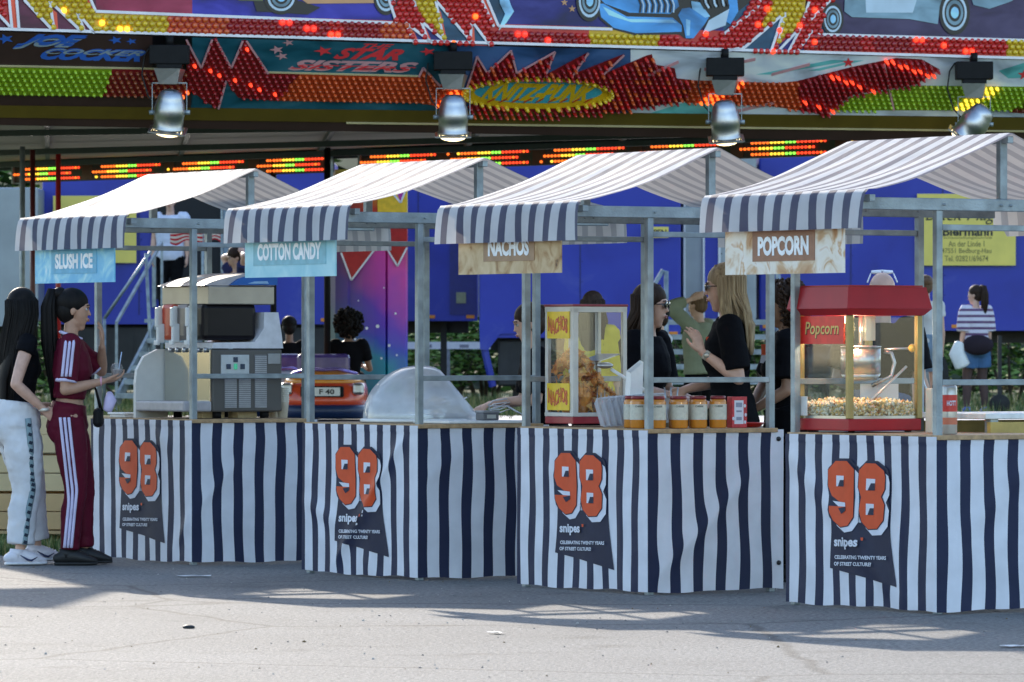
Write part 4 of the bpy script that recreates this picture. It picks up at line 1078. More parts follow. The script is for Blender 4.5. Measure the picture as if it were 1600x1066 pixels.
# ================================================================== TRAILERS
blue_m = ramp_mat('trailer blue paint', [(.25, (.014, .024, .24)), (.45, (.020, .034, .34)), (.62, (.024, .042, .37)), (.72, (.07, .09, .40)), (.80, (.03, .045, .33))], 1.1, .42, detail=10, dist=.6); rib_m = mat('trailer rib dark blue', (.010, .016, .17), .5)
tgrey = mat('trailer silver panel', (.30, .33, .35), .45, .2, .12, 2)
tdark = mat('trailer underframe', (.018, .018, .02), .6, 0, .3, 4)
lampo = mat('orange marker lens', (.8, .25, .02), .3)
def trailer(pxl, pxr, D, ytop, ybot, label, body=None, wheels=(), boxes=(), seams=9, gap_l=None):
    xl = W(pxl, D).x; xr = W(pxr, D).x; g = ground_z(0, D)
    rt = empty('blue_trailer' if body is None else 'grey_trailer', ((xl + xr) / 2, D + 1.2, g), 0, label, 'trailer', 'trailers parked behind the ride')
    zt = Zy(ytop, D) - g; zb = Zy(ybot, D) - g; L = xr - xl
    m = MB(); m.box((0, 0, (zt + zb) / 2), (L, 2.4, zt - zb), bev=.03); 
    k = max(2, int(L / 1.15))
    m.m = 1
    for i in range(1, k):
        m.box((-L / 2 + L * i / k, -1.2, (zt + zb) / 2), (.022, .010, zt - zb - .12))
        for j in range(9): m.cyl((-L / 2 + L * i / k + .03, -1.199, zb + .15 + j * (zt - zb - .3) / 8), (-L / 2 + L * i / k + .03, -1.206, zb + .15 + j * (zt - zb - .3) / 8), .010, n=6)
    m.build('body', [body or blue_m, rib_m if body is None else tdark], rt)
    m = MB(); m.box((0, -1.17, zb - .02), (L - .02, .10, .10)); m.build('bottom_rail', body or blue_m, rt)
    m = MB(); m.box((0, -.5, zb - .14), (L - .3, .12, .2)); m.box((0, .5, zb - .14), (L - .3, .12, .2)); m.build('chassis', tdark, rt)
    for a, b in boxes:  # real on the nacho stall trailer; elsewhere dark boxes added for under-trailer darkness
        xa, xb = W(a, D).x - (xl + xr) / 2, W(b, D).x - (xl + xr) / 2
        m = MB(); m.box(((xa + xb) / 2, -.75, (zb - .1 + .32) / 2), (xb - xa, .7, zb - .1 - .32), bev=.03)
        for i in range(1, 4): m.box((xa + (xb - xa) * i / 4, -1.105, (zb - .1 + .32) / 2), (.02, .01, zb - .6))
        m.build('dark_underbox', tdark, rt)
    for a in wheels:
        xa = W(a, D).x - (xl + xr) / 2
        w_ = MB(); w_.tube([(xa, -1.1, .48), (xa, -.8, .48)], .48, 24); wo = w_.build('wheel', rubber, rt)
        w_ = MB(); w_.lathe([(.05, -.02), (.26, 0), (.28, .03)], (xa, -1.09, .48), 20, Matrix.Rotation(R(90), 3, 'X')); w_.build('rim', tgrey, wo)
    for a in (pxl + 12, (pxl + pxr) / 2 + 20, pxr - 12):
        xa = W(a, D).x - (xl + xr) / 2; m = MB(); m.box((xa, -1.225, zb - .01), (.12, .02, .05), bev=.008); m.build('marker_light', lampo, rt)
    for sx in (-1, 1):
        m = MB(); m.bar((sx * (L / 2 - .5), -.7, 0), (sx * (L / 2 - .5), -.7, zb), .09); m.box((sx * (L / 2 - .5), -.7, .02), (.28, .28, .04)); m.build('support_leg', tdark, rt)
    return rt, g
T0, g0 = trailer(-120, 60, 79, 293, 502, 'grey trailer at the left edge of the photo', tgrey)
T1, g1 = trailer(66, 520, 80, 250, 499, 'blue trailer with an open doorway behind the far stall', boxes=((90, 250), (390, 510)), wheels=(300, 345))
T2, g2 = trailer(560, 747, 82, 235, 494, 'short blue trailer with closed seams right of the rainbow pillar')
T3, g3 = trailer(749, 1064, 78, 235, 520, 'blue trailer with a stepped black underbody behind the nacho stall', boxes=((778, 858),), wheels=(930, 985))
T4, g4 = trailer(1066, 1182, 79, 235, 500, 'grey trailer end with tall doors, above the wide metal steps', tgrey)
T5, g5 = trailer(1186, 1760, 80, 228, 509, 'long blue trailer with a yellow address sign at the right', boxes=((1255, 1400),), wheels=(1430, 1700))
def on_face(T, g, D, x0, x1, y0, y1, name, material, off=.008, th=.02, z=None):
    a = W(x0, D).x - T.location.x; b = W(x1, D).x - T.location.x; za = Zy(y1, D) - g; zb = Zy(y0, D) - g
    m = MB(); m.box(((a + b) / 2, -1.2 - off, (za + zb) / 2), (b - a, th, zb - za)); return m.build(name, material, T)
# doorway with frame; flat black panel stands in for the shade inside
on_face(T1, g1, 80, 243, 346, 296, 468, 'doorway_shade', mat('doorway shade panel', (.012, .012, .014), .8), .012, .03)
for a in ((238, 244, 290, 640 - 160), (345, 349, 290, 480)): on_face(T1, g1, 80, *a, 'door_frame', galv, .03, .06)
on_face(T1, g1, 80, 350, 374, 300, 402, 'door', mat('open door grey blue', (.20, .27, .33), .5), .05, .05)
on_face(T4, g4, 79, 1068, 1071, 300, 498, 'door_post', white, .03, .05); on_face(T4, g4, 79, 1100, 1122, 300, 498, 'gap_panel', blue_m, .015, .03)
on_face(T4, g4, 79, 1098, 1101, 300, 498, 'door_post', white, .03, .05); on_face(T4, g4, 79, 1122, 1126, 300, 498, 'door_post', white, .03, .05); on_face(T4, g4, 79, 1163, 1166, 380, 498, 'door_post', white, .03, .05)
on_face(T2, g2, 82, 703, 745, 240, 492, 'end_panel', mat('trailer darker blue', (.012, .016, .16), .45, 0, .1), .02, .03)  # strip in a darker blue than the trailer body
on_face(T2, g2, 82, 713, 728, 457, 474, 'label_plate', mat('faded yellow plate', (.30, .30, .16), .6), .05, .02)
# gooseneck of T3
m = MB(); D3 = 78
def t3(px, py): return (W(px, D3).x - T3.location.x, Zy(py, D3) - g3)
m.prism([t3(749, 500), (t3(820, 500)), t3(820, 521), t3(782, 522), t3(762, 548), t3(750, 546)], Matrix.Translation((0, -1.18, 0)), .14)
m.bar((t3(757, 545)[0], -1.18, t3(757, 545)[1]), (t3(770, 604)[0], -1.1, t3(770, 604)[1]), .06, .08)
m.build('gooseneck', blue_m, T3)
ysign = mat('yellow sign paint', (.78, .62, .13), .5, 0, .08, 3); ytxt = mat('sign black lettering', (.015, .015, .015), .5); ydim = mat('sign brown lettering', (.18, .15, .04), .5)
def ysign_obj(px0, px1, y0, y1, D, label, texts):
    xl, xr = W(px0, D).x, W(px1, D).x; zb, zt = Zy(y1, D), Zy(y0, D); g = 0
    rt = empty('address_sign', ((xl + xr) / 2, D, zb), 0, label, 'sign')
    m = MB(); m.box((0, 0, (zt - zb) / 2), (xr - xl, .015, zt - zb))
    for s, cx, cy, wp, hp, mi, bd, sh in texts:
        m.m = mi; put_text(m, s, wp * D / FP, hp * D / FP, lambda x, y: Vector((W(cx, D).x - (xl + xr) / 2 + x, -.011, Zy(cy, D) - zb + y)), bd, sh)
    m.build('sign_plate', [ysign, ytxt, ydim], rt)
ysign_obj(1433, 1587, 303, 415, 79.93, 'yellow sign with a name and address on the right blue trailer',
          [("Black Magic", 1510, 338, 128, 26, 1, .0, .45), ("Biermann", 1512, 362, 78, 14, 1, .03, 0), ("Schaustellungsbetrieb", 1512, 372, 76, 5, 2, .0, 0), ("An der Linde 1", 1510, 381, 56, 9, 2, .005, 0), ("47551 Bedburg-Hau", 1510, 393, 78, 10, 2, .005, 0), ("Tel. 02821/69674", 1510, 404, 68, 9, 2, .005, 0)])
ysign_obj(83, 213, 306, 411, 79.93, 'yellow sign half hidden by the far stall roof on the left blue trailer', [("Black Magic", 146, 342, 112, 24, 1, .0, .45)])
m = MB(); D_ = 77.9; rt = empty('small_sign', (W(1026, D_).x, D_ - .12, Zy(372, D_)), 0, 'small yellow sign on the blue trailer beside the third stall post', 'sign')
m.box((0, .0, .075), (.32, .01, .15)); m.m = 1; put_text(m, 'OPEN', .26, .08, lambda x, y: Vector((x, -.008, .075 + y)), .03); m.build('sign_plate', [ysign, ytxt], rt)

# metal stairs
def stairs(pxl, pxr, D, yb, n, rise_px, shift, label, rail):
    s = FP / D; g = ground_z(0, D); zb = Zy(yb, D)
    rt = empty('metal_stairs', (W((pxl + pxr) / 2, D).x, D, g), 0, label, 'stairs', 'steel stairs up to the trailers')
    w_ = (pxr - pxl) / s
    for k in range(n):
        m = MB(); x = shift * k / s; z = zb - g + rise_px * k / s
        m.box((x, .25 * k, z), (w_ - abs(shift) * k * .0 / s, .24, .045)); 
        m.box((x, .25 * k - .115, z - .012), (w_, .012, .07)); m.build('tread', galv, rt)
    for sx in (-1, 1):
        m = MB(); m.bar((sx * w_ / 2, -.1, zb - g - .1), (sx * w_ / 2 + shift * n / s, .25 * n, zb - g + rise_px * n / s), .04, .14); m.build('stringer', galv, rt)
    for sx in rail:
        m = MB(); x0 = sx * w_ / 2; x1 = x0 + shift * n / s; z1 = zb - g + rise_px * n / s
        m.bar((x0, 0, 0), (x0, 0, zb - g + .95), .035); m.bar((x1, .25 * n, z1 - .5), (x1, .25 * n, z1 + .95), .035); m.bar((x0, 0, zb - g + .95), (x1, .25 * n, z1 + .95), .035)
        m.build('handrail', galv, rt)
    return rt
stairs(182, 262, 75, 617, 6, 21.5, 10, 'narrow metal stairs behind the far stall, left of the slush machine', (-1,))
stairs(1046, 1222, 75, 619, 6, 23.5, 0, 'wide metal steps behind the blonde seller', (1,))
m = MB(); rt = empty('handrail', W(1012, 74, .5), 0, 'bare steel handrail in front of the blue trailer, beside the third stall post', 'handrail')
def h3(px, py): return Vector((W(px, 74).x - W(1012, 74).x, 0, Zy(py, 74) - .5))
m.tube([h3(1004, 640), h3(1004, 478), h3(1012, 462), h3(1036, 422), h3(1041, 424), h3(1041, 640)], .03, 8); m.build('tube', galv, rt)
m = MB(); rt = empty('door_steps_rail', W(205, 76, .5), 0, 'thin diagonal steel rail on the blue trailer beside the open doorway', 'handrail')
def h4(px, py): return Vector((W(px, 76).x - W(205, 76).x, 0, Zy(py, 76) - .5))
m.tube([h4(163, 498), h4(236, 392)], .022, 8); m.tube([h4(228, 396), h4(240, 640)], .022, 8); m.tube([h4(163, 498), h4(163, 648)], .022, 8); m.build('tube', galv, rt)
# white barrier
m = MB(); rt = empty('barrier', W(700, 88, .5), 0, 'low white barrier board in front of the hedge, right of the rainbow pillar', 'barrier')
m.box((0, 0, Zy(540, 88) - .5), (2.6, .05, .11)); m.m = 1; m.box((-.32, -.004, Zy(541, 88) - .5), (.14, .05, .05)); m.box((.25, -.004, Zy(541, 88) - .5), (.14, .05, .05))
m.build('board', [white, mat('barrier grey mark', (.25, .25, .28), .5)], rt)
for x in (-1.1, 0, 1.1):
    m = MB(); m.box((x, .04, (Zy(540, 88) - .5) / 2), (.06, .04, Zy(540, 88) - .5)); m.build('post', galv, rt)
# red ride poles at left
for px, D_, lb, c_ in ((51, 60, 'dark red ride pole nearest the left edge of the photo', (.10, .012, .014)), (91, 60.5, 'bright red ride pole under the slush ice awning', (.42, .015, .015)), (35, 59, 'thin grey ride pole left of the two red ones', None)):
    g = .57; rt = empty('ride_pole', W(px, D_, g), 0, lb, 'pole', 'thin poles holding the ride roof')
    m = MB(); m.cyl((0, 0, 0), (0, 0, 2.86), .028, n=12); m.build('shaft', galv if c_ is None else mat('pole paint %d' % px, c_, .35), rt)
    m = MB(); m.cyl((0, 0, 0), (0, 0, .02), .08, n=14); m.build('foot', tdark, rt)

# bumper cars
def bumper_car(px, D, label, c1, c2, c3, plate, rz=0):
    rt = empty('bumper_car', W(px, D, .57), rz, label, 'bumper car', 'bumper cars on the ride floor')
    def shell(sections, y0, y1, name, mt):
        m = MB(); m.smooth = True
        n = 24; vs = []
        for (z, wx, wy, cy) in sections:
            for k in range(n):
                a = 2 * math.pi * k / n; ca, sa = math.cos(a), math.sin(a)
                e = .55
                vs.append((wx * abs(ca) ** e * (1 if ca >= 0 else -1), cy + wy * abs(sa) ** e * (1 if sa >= 0 else -1), z))
        K = len(sections)
        m.add(vs, [(i * n + k, i * n + (k + 1) % n, (i + 1) * n + (k + 1) % n, (i + 1) * n + k) for i in range(K - 1) for k in range(n)] + [tuple(reversed(range(n))), tuple((K - 1) * n + k for k in range(n))], True)
        return m.build(name, mt, rt)
    shell([(.02, .44, .72, 0), (.05, .49, .80, 0), (.14, .50, .82, 0), (.17, .47, .78, 0)], 0, 0, 'rubber_bumper', mat('bumper rubber blue black', (.012, .03, .10), .35))
    shell([(.16, .46, .76, 0), (.22, .475, .76, 0), (.34, .46, .74, 0), (.40, .44, .70, .02)], 0, 0, 'lower_body', c1)
    shell([(.39, .44, .70, .02), (.47, .40, .64, .04), (.52, .34, .56, .06), (.54, .28, .5, .08)], 0, 0, 'upper_body', c2)
    m = MB(); m.box((0, -.30, .60), (.56, .12, .22), bev=.04); m.build('seat_back', c3, rt)
    m = MB(); m.box((0, -.745, .31), (.46, .05, .12), bev=.02); m.build('plate_frame', black, rt)
    m = MB(); m.box((.05, -.775, .31), (.28, .01, .09)); m.m = 1; put_text(m, plate, .16, .055, lambda x, y: Vector((.05 + x, -.782, .31 + y)), .03); m.build('number_plate', [white, ytxt], rt)
    for sx in (-1, 1):
        m = MB(); m.box((sx * .38, -.66, .34), (.12, .10, .13), bev=.03); m.build('tail_light', chrome, rt)
    m = MB(); m.tube([(-.32, -.56, .50), (-.15, -.6, .55), (0, -.62, .54), (.15, -.6, .55), (.36, -.52, .50)], (.035, .02), 8, side=(0, 1, 0)); m.build('spoiler', mat('violet chrome', (.25, .18, .5), .2, .7), rt)
    m = MB(); m.cyl((.03, .0, .4), (.03, .0, 2.92), .035, n=10); m.build('contact_pole', black, rt)
    return rt
redc = mat('bumper car red', (.55, .03, .02), .2, 0, .05, coat=.5); yelc = mat('bumper car amber', (.75, .28, .02), .2, coat=.5); purp = mat('bumper car violet', (.08, .05, .22), .25, coat=.5)
bumper_car(507, 61, 'red and amber bumper car seen from behind, left of the clear dome', mat('bumper car orange red', (.72, .075, .02), .25, 0, .1, coat=.5), yelc, purp, 'F 40')
bumper_car(423, 63, 'white bumper car half hidden behind the slush machine', mat('bumper car white', (.65, .62, .66), .2, coat=.5), mat('bumper car grey', (.4, .4, .42), .2), purp, 'CAR', .2)

# ================================================================== THINGS ON THE COUNTERS
HT = .902
pane = glass_mat('clear pane', (.93, .95, .96), .12)
acry = glass_mat('clear plastic cup', (.93, .94, .95), .3, .12, (.7, .7, .7))
def item(i, x, y, name, label, cat, group=None, rz=0.0, z=HT):
    return empty(name, SL(i, x, y, z), BW + rz, label, cat, group)

# ---- popcorn machine (stall 4); its near corner toward the viewer is local (0,0)
rt = item(3, .035, .81, 'popcorn_machine', 'red popcorn machine with glass sides and a heap of popcorn inside', 'popcorn machine')
S = .462
redp = mat('popcorn machine red enamel', (.36, .010, .018), .42, 0, .12, 6, spec=.35)
gold = mat('brass post', (.32, .25, .10), .35, .5, .15, 12)
m = MB(); m.box((S / 2, S / 2, .040), (S, S, .062), bev=.006); m.build('base', redp, rt)
m = MB()
for x in (.05, S - .05):
    for y in (.05, S - .05): m.cyl((x, y, .0), (x, y, .012), .018, n=10)
m.build('foot', black, rt)
m = MB(); m.box((S / 2, S / 2, .078), (S - .02, S - .02, .016)); m.build('tray_floor', steel, rt)
def frus(mb, z0, a0, z1, a1):
    c = S / 2; vs = []
    for z, a in ((z0, a0), (z1, a1)):
        for sx, sy in ((-1, -1), (1, -1), (1, 1), (-1, 1)): vs.append((c + sx * a, c + sy * a, z))
    mb.add(vs, [(3, 2, 1, 0), (4, 5, 6, 7), (0, 1, 5, 4), (1, 2, 6, 5), (2, 3, 7, 6), (3, 0, 4, 7)], False)
m = MB(); frus(m, .605, S / 2 + .008, .640, S / 2 + .040); frus(m, .6405, S / 2 + .040, .752, S / 2 + .018)
m.box((S / 2, S / 2, .757), (S + .01, S + .01, .008)); m.build('roof', redp, rt)
for x, y in ((0, 0), (S, 0), (0, S), (S, S)):
    m = MB(); m.box((x + (.012 if x == 0 else -.012), y + (.012 if y == 0 else -.012), .338), (.032, .032, .535), bev=.004); m.build('corner_post', gold, rt)
for (c, d) in (((S / 2, .006, .345), (S - .07, .004, .50)), ((.006, S / 2, .345), (.004, S - .07, .50)), ((S / 2, S - .006, .345), (S - .07, .004, .50))):
    m = MB(); m.box(c, d); m.build('glass_pane', pane, rt)
m = MB(); m.box((-.004, S / 2 + .0, .53), (.006, S - .075, .145)); m.m = 1
put_text(m, 'Popcorn', .30, .085, lambda x, y: Vector((-.0085, S / 2 - x, .53 + y)), .012, .15); m.m = 2
put_text(m, 'Popcorn', .30, .085, lambda x, y: Vector((-.0078, S / 2 - x - .003, .527 + y)), .03, .15)
m.build('sign_plate', [mat('bright red sign', (.72, .02, .015), .35), mat('gilt lettering', (.62, .42, .14), .4, .3), mat('sign dark outline', (.10, .02, .01), .5)], rt)
m = MB(); m.cyl((S * .52, S * .5, .30), (S * .52, S * .5, .44), .105, .105, 24); m.lathe([(.105, .30), (.085, .27), (.02, .262)], (S * .52, S * .5, 0), 24); m.lathe([(.108, .438), (.108, .446), (.02, .452)], (S * .52, S * .5, 0), 24)
kt = m.build('kettle', steel, rt)
m = MB(); m.tube([(S * .74, S * .35, .42), (S * .80, S * .3, .41), (S * .83, S * .28, .36), (S * .80, S * .3, .29), (S * .6, S * .4, .24)], .010, 8); m.cyl((S * .7, S * .3, .43), (S * .93, S * .10, .435), .006, n=8); m.build('handle', chrome, kt)
m = MB(); m.ell((S * .94, S * .09, .436), .022); m.build('knob', mat('yellow knob', (.65, .40, .04), .3), kt)
m = MB(); m.cyl((S * .52, S * .5, .45), (S * .52, S * .5, .61), .012, n=8); m.box((S * .62, S * .5, .54), (.06, .05, .13)); m.build('hanger', steel, kt)
m = MB(); m.cyl((.06, .05 + .05, .60), (.06, .05 + .05, .565), .035, .03, 14); m.build('warming_lamp', mat('warm lamp lit', (1, .9, .6), .3, emit=(1, .80, .42), es=3.5), rt)
kern = [mat('popcorn white', (.86, .78, .58), .8), mat('popcorn golden', (.74, .52, .20), .7), mat('popcorn brown hull', (.40, .18, .05), .7)]
m = MB(); rr = random.Random(3)
def heap_h(x, y): return .088 + .075 * (1 - .3 * abs(x / S - .5)) + .018 * noise.noise(Vector((x * 12, y * 12, 1)))
for k in range(1900):
    x = rr.uniform(.03, S - .03); y = rr.uniform(.03, S - .03)
    if rr.random() < .6:
        if rr.random() < .5: x = rr.uniform(.022, .045)
        else: y = rr.uniform(.022, .045)
        z = rr.uniform(.09, heap_h(x, y))
    else: z = heap_h(x, y) + rr.uniform(-.01, .006)
    m.m = 0 if rr.random() < (.72 if y > .2 else .42) else (1 if rr.random() < .85 else 2)
    r_ = rr.uniform(.008, .013); vs = []
    for q in ((1, 0, 0), (-1, 0, 0), (0, 1, 0), (0, -1, 0), (0, 0, 1), (0, 0, -1)): vs.append((x + q[0] * r_ * rr.uniform(.6, 1.3), y + q[1] * r_ * rr.uniform(.6, 1.3), z + q[2] * r_ * rr.uniform(.6, 1.3)))
    m.add(vs, [(0, 2, 4), (2, 1, 4), (1, 3, 4), (3, 0, 4), (2, 0, 5), (1, 2, 5), (3, 1, 5), (0, 3, 5)], True)
o = m.build('popcorn_heap', kern, rt); tag(o, kind='stuff')
m = MB(); m.box((S / 2, S / 2, .11), (S - .09, S - .09, .05)); m.build('popcorn_core', kern[0], rt)
m = MB(); m.box((S * .72, S * .42, .20), (.006, .20, .10), rot=R(60)); m.build('scoop_tray', white, rt)
m = MB(); m.tube([(S * .45, .10, .16), (S * .98, .12, .34)], .007, 8); m.build('scoop_handle', mat('scoop steel pale', (.6, .58, .55), .35, .5), rt)
m = MB(); m.box((-.0075, S * .93 - .03, .135), (.004, .075, .10)); m.build('notice_label', mat('paper label', (.70, .68, .64), .7), rt)
pl_ = bpy.data.lights.new('warming_lamp_light', 'POINT'); pl_.energy = 2.2; pl_.color = (1, .8, .5); pl_.shadow_soft_size = .03
po = bpy.data.objects.new('warming_lamp_light', pl_); col.objects.link(po); po.parent = rt; po.location = (.12, .14, .54)
# paper bag holder, canister, table behind
rt = item(3, .385, .55, 'bag_holder', 'cream paper bag stack in a tall holder, right of the popcorn machine', 'holder')
m = MB(); m.box((0, 0, .115), (.07, .06, .23), bev=.006); m.build('holder_body', mat('cream holder', (.62, .58, .48), .5, .1, .1, 9), rt)
m = MB(); m.box((-.0, -.034, .15), (.045, .006, .13), bev=.002); m.prism([(-.022, .09), (.022, .09), (.012, .02), (-.012, .02)], Matrix.Translation((0, -.034, 0)), .006); m.build('front_strip', mat('cream paper', (.70, .67, .60), .6), rt)
m = MB(); m.box((.03, 0, .238), (.05, .05, .016), bev=.003); m.build('lid', black, rt)
rt = item(3, .145, .10, 'seasoning_canister', 'steel canister with a red label, just right of the nearest stall corner post', 'canister')
m = MB(); m.lathe([(.040, 0), (.042, .006), (.042, .235), (.038, .245), (.03, .248)], n=24); m.build('can', mat('canister steel', (.52, .50, .46), .3, .6, .1, 9), rt)
m = MB(); m.lathe([(.0428, .115), (.0428, .20)], n=24, caps=False); m.m = 1; m.lathe([(.0428, .05), (.0428, .085)], n=24, caps=False)
m.m = 2
put_text(m, 'HOTT', .05, .026, lambda x, y: Vector((.0438 * math.sin(x / .0438 - .3), -.0438 * math.cos(x / .0438 - .3), .158 + y)), .03)
m.build('label', [mat('label red', (.60, .03, .02), .4), mat('label orange red', (.60, .16, .08), .4), print_white], rt)
rt = empty('serving_table', SL(3, 1.65, .9, 0), BW, 'white topped table with a yellow wooden edge behind the nearest stall', 'table')
m = MB(); m.box((0, 0, .985), (1.9, .75, .03), bev=.005); m.build('tabletop', mat('table white laminate', (.72, .76, .78), .3, .1), rt)
m = MB(); m.box((0, -.36, .905), (1.84, .03, .10)); m.box((0, .36, .905), (1.84, .03, .10)); m.build('apron', mat('yellow pine', (.50, .36, .10), .5, 0, .25, 8), rt)
for x in (-.88, .88):
    for y in (-.33, .33):
        m = MB(); m.box((x, y, .485), (.05, .05, .97)); m.build('leg', galv, rt)

# ---- nacho cabinet (stall 3)
rt = item(2, .08, .88, 'nacho_cabinet', 'glass nacho warmer with yellow panels, filled with orange nachos', 'food warmer')
cw, cd, ch_ = .36, .29, .68
cream = mat('cabinet cream metal', (.56, .54, .50), .4, .1, .06)
m = MB(); m.box((cw / 2, cd / 2, .035), (cw, cd, .04), bev=.004); m.m = 1; m.box((cw / 2, cd / 2, .066), (cw + .004, cd + .004, .022), bev=.003); m.build('base', [mat('cabinet red base', (.30, .015, .03), .35), cream], rt)
m = MB(); m.box((cw / 2, cd / 2, ch_ - .006), (cw + .01, cd + .01, .014), bev=.003); m.build('top', mat('cabinet red top', (.22, .012, .03), .35), rt)
m = MB(); m.box((cw / 2, cd / 2, ch_ - .028), (cw, cd, .03)); m.build('top_frame', cream, rt)
for x, y in ((0, 0), (cw, 0), (0, cd), (cw, cd)):
    wdt = .036 if (x == 0 and y == 0) else .026
    m = MB(); m.box((x + (wdt / 2 if x == 0 else -wdt / 2), y + (wdt / 2 if y == 0 else -wdt / 2), .36), (wdt, wdt, .60), bev=.003); m.build('corner_post', cream, rt)
m = MB(); m.box((.17, cd - .005, .36), (.02, .02, .60)); m.box((.27, cd - .005, .34), (.17, .02, .045)); m.build('door_frame', cream, rt)
for (c, d) in (((cw / 2, .006, .36), (cw - .06, .004, .58)), ((.006, cd / 2, .36), (.004, cd - .06, .58)), ((cw / 2, cd - .006, .36), (cw - .06, .004, .58))):
    m = MB(); m.box(c, d); m.build('glass_pane', pane, rt)
yl = mat('nacho panel yellow', (.78, .52, .01), .35); rl = mat('nacho lettering red', (.52, .06, .03), .4); ol = mat('nacho lettering orange', (.78, .22, .02), .4)
for zc in (.565, .165):
    m = MB(); m.box((-.004, cd / 2 - .0, zc), (.006, cd - .065, .15)); 
    f = lambda x, y, o=-.0085: Vector((o, cd / 2 - x, zc + y + .012 * math.sin(x * 40)))
    m.m = 1; put_text(m, 'NACHOS', .20, .085, f, .06); m.m = 2; put_text(m, 'NACHOS', .185, .065, lambda x, y: f(x, y, -.0095), .0)
    m.build('sign_plate', [yl, rl, ol], rt)
chipm = [mat('nacho orange', (.80, .28, .03), .6, 0, .25, 30), mat('nacho golden', (.86, .46, .10), .6, 0, .2, 30), mat('nacho brown', (.50, .17, .03), .6)]
m = MB(); rr = random.Random(5)
for k in range(900):
    x = rr.uniform(.03, cw - .05); y = rr.uniform(.02, cd - .03)
    top = .10 + .26 * math.exp(-((x - .10) / .13) ** 2 - ((y - .15) / .22) ** 2) + .06 * (x < .3)
    z = rr.uniform(.09, top) if rr.random() < .5 else top + rr.uniform(-.02, .01)
    s = rr.uniform(.018, .03); q = Matrix.Rotation(rr.uniform(0, 6.28), 3, 'Z') @ Matrix.Rotation(rr.uniform(0, 3.1), 3, 'X') @ Matrix.Rotation(rr.uniform(0, 3.1), 3, 'Y')
    m.m = rr.choice((0, 0, 1, 2)) ; c = Vector((x, y, z))
    m.add([c + q @ Vector(p) for p in ((-s, -s * .6, 0), (0, -s * .45, s * .3), (s, -s * .6, 0), (s * .45, s * .2, s * .25), (0, s, 0), (-s * .45, s * .2, s * .25))], [(0, 1, 5), (1, 2, 3), (1, 3, 5), (3, 4, 5)], True)
o = m.build('nacho_heap', chipm, rt); tag(o, kind='stuff')
m = MB(); m.ell((.11, .15, .16), (.09, .12, .12)); m.build('nacho_core', chipm[0], rt)
m = MB(); m.add([(.20, .04, .36), (.34, .04, .40), (.34, .25, .40), (.20, .25, .36), (.20, .04, .365), (.34, .04, .405), (.34, .25, .405), (.20, .25, .365)], [(0, 1, 2, 3), (7, 6, 5, 4), (0, 4, 5, 1), (1, 5, 6, 2), (2, 6, 7, 3), (3, 7, 4, 0)]); m.build('scoop_pan', steel, rt)
m = MB()
for k in range(7): m.cyl((cw - .03 - .025 * k, .03, .08), (cw - .03 - .025 * k, .03, .22), .0025, n=6)
m.build('guard_bar', chrome, rt)
rt = item(2, .30, .74, 'white_scoop', 'long white scoop handle slanting down from the nacho cabinet', 'scoop')
m = MB(); m.tube([(-.06, 0, .32), (.02, -.02, .27), (.22, -.06, .15)], [(.009, .006), (.010, .007), (.012, .008)], 8); m.build('handle', white, rt)
m = MB(); m.ell((-.10, .0, .34), (.05, .04, .018)); m.build('bowl', steel, rt)
# nested clear trays
trays = item(2, .14, .46, 'nacho_tray', 'outermost tray in the leaning stack of clear plastic nacho trays in front of the cabinet', 'tray', 'stack of clear plastic nacho trays')
trm = glass_mat('tray plastic', (.93, .93, .94), .3, .55, (.74, .75, .78))
def tray_mesh():
    m = MB(); 
    a = [(-.065, -.05, .0), (.065, -.05, 0), (.065, .05, 0), (-.065, .05, 0)]; b = [(-.08, -.065, .045), (.08, -.065, .045), (.08, .065, .045), (-.08, .065, .045)]
    m.add(a + b, [(0, 1, 2, 3), (0, 4, 5, 1), (1, 5, 6, 2), (2, 6, 7, 3), (3, 7, 4, 0)])
    for k in range(4): m.bar(b[k], b[(k + 1) % 4], .007, .004)
    return m
tm = tray_mesh().build('tray_body', trm, trays)
trays.rotation_euler = (R(20), R(72), BW + R(-62)); trays.location = SL(2, .05, .52, HT + .075)
for k in range(1, 9):
    c = trays.copy(); col.objects.link(c); t = tm.copy(); t.parent = c; col.objects.link(t)
    c.location = SL(2, .05 + .025 * k, .52 - .022 * k, HT + .075 + .003 * k)
    c.rotation_euler = (R(20 - k), R(72 + k), BW + R(-62))
    c['label'] = ['', 'second clear tray in the leaning stack before the nacho cabinet', 'third clear tray in the leaning stack before the nacho cabinet', 'fourth clear tray in the leaning stack before the nacho cabinet', 'middle clear tray in the leaning stack before the nacho cabinet',
                  'sixth clear tray in the leaning stack before the nacho cabinet', 'seventh clear tray in the leaning stack before the nacho cabinet', 'last but one clear tray of the leaning stack, toward the sauce jars', 'last clear tray of the leaning stack, nearest the sauce jars'][k]
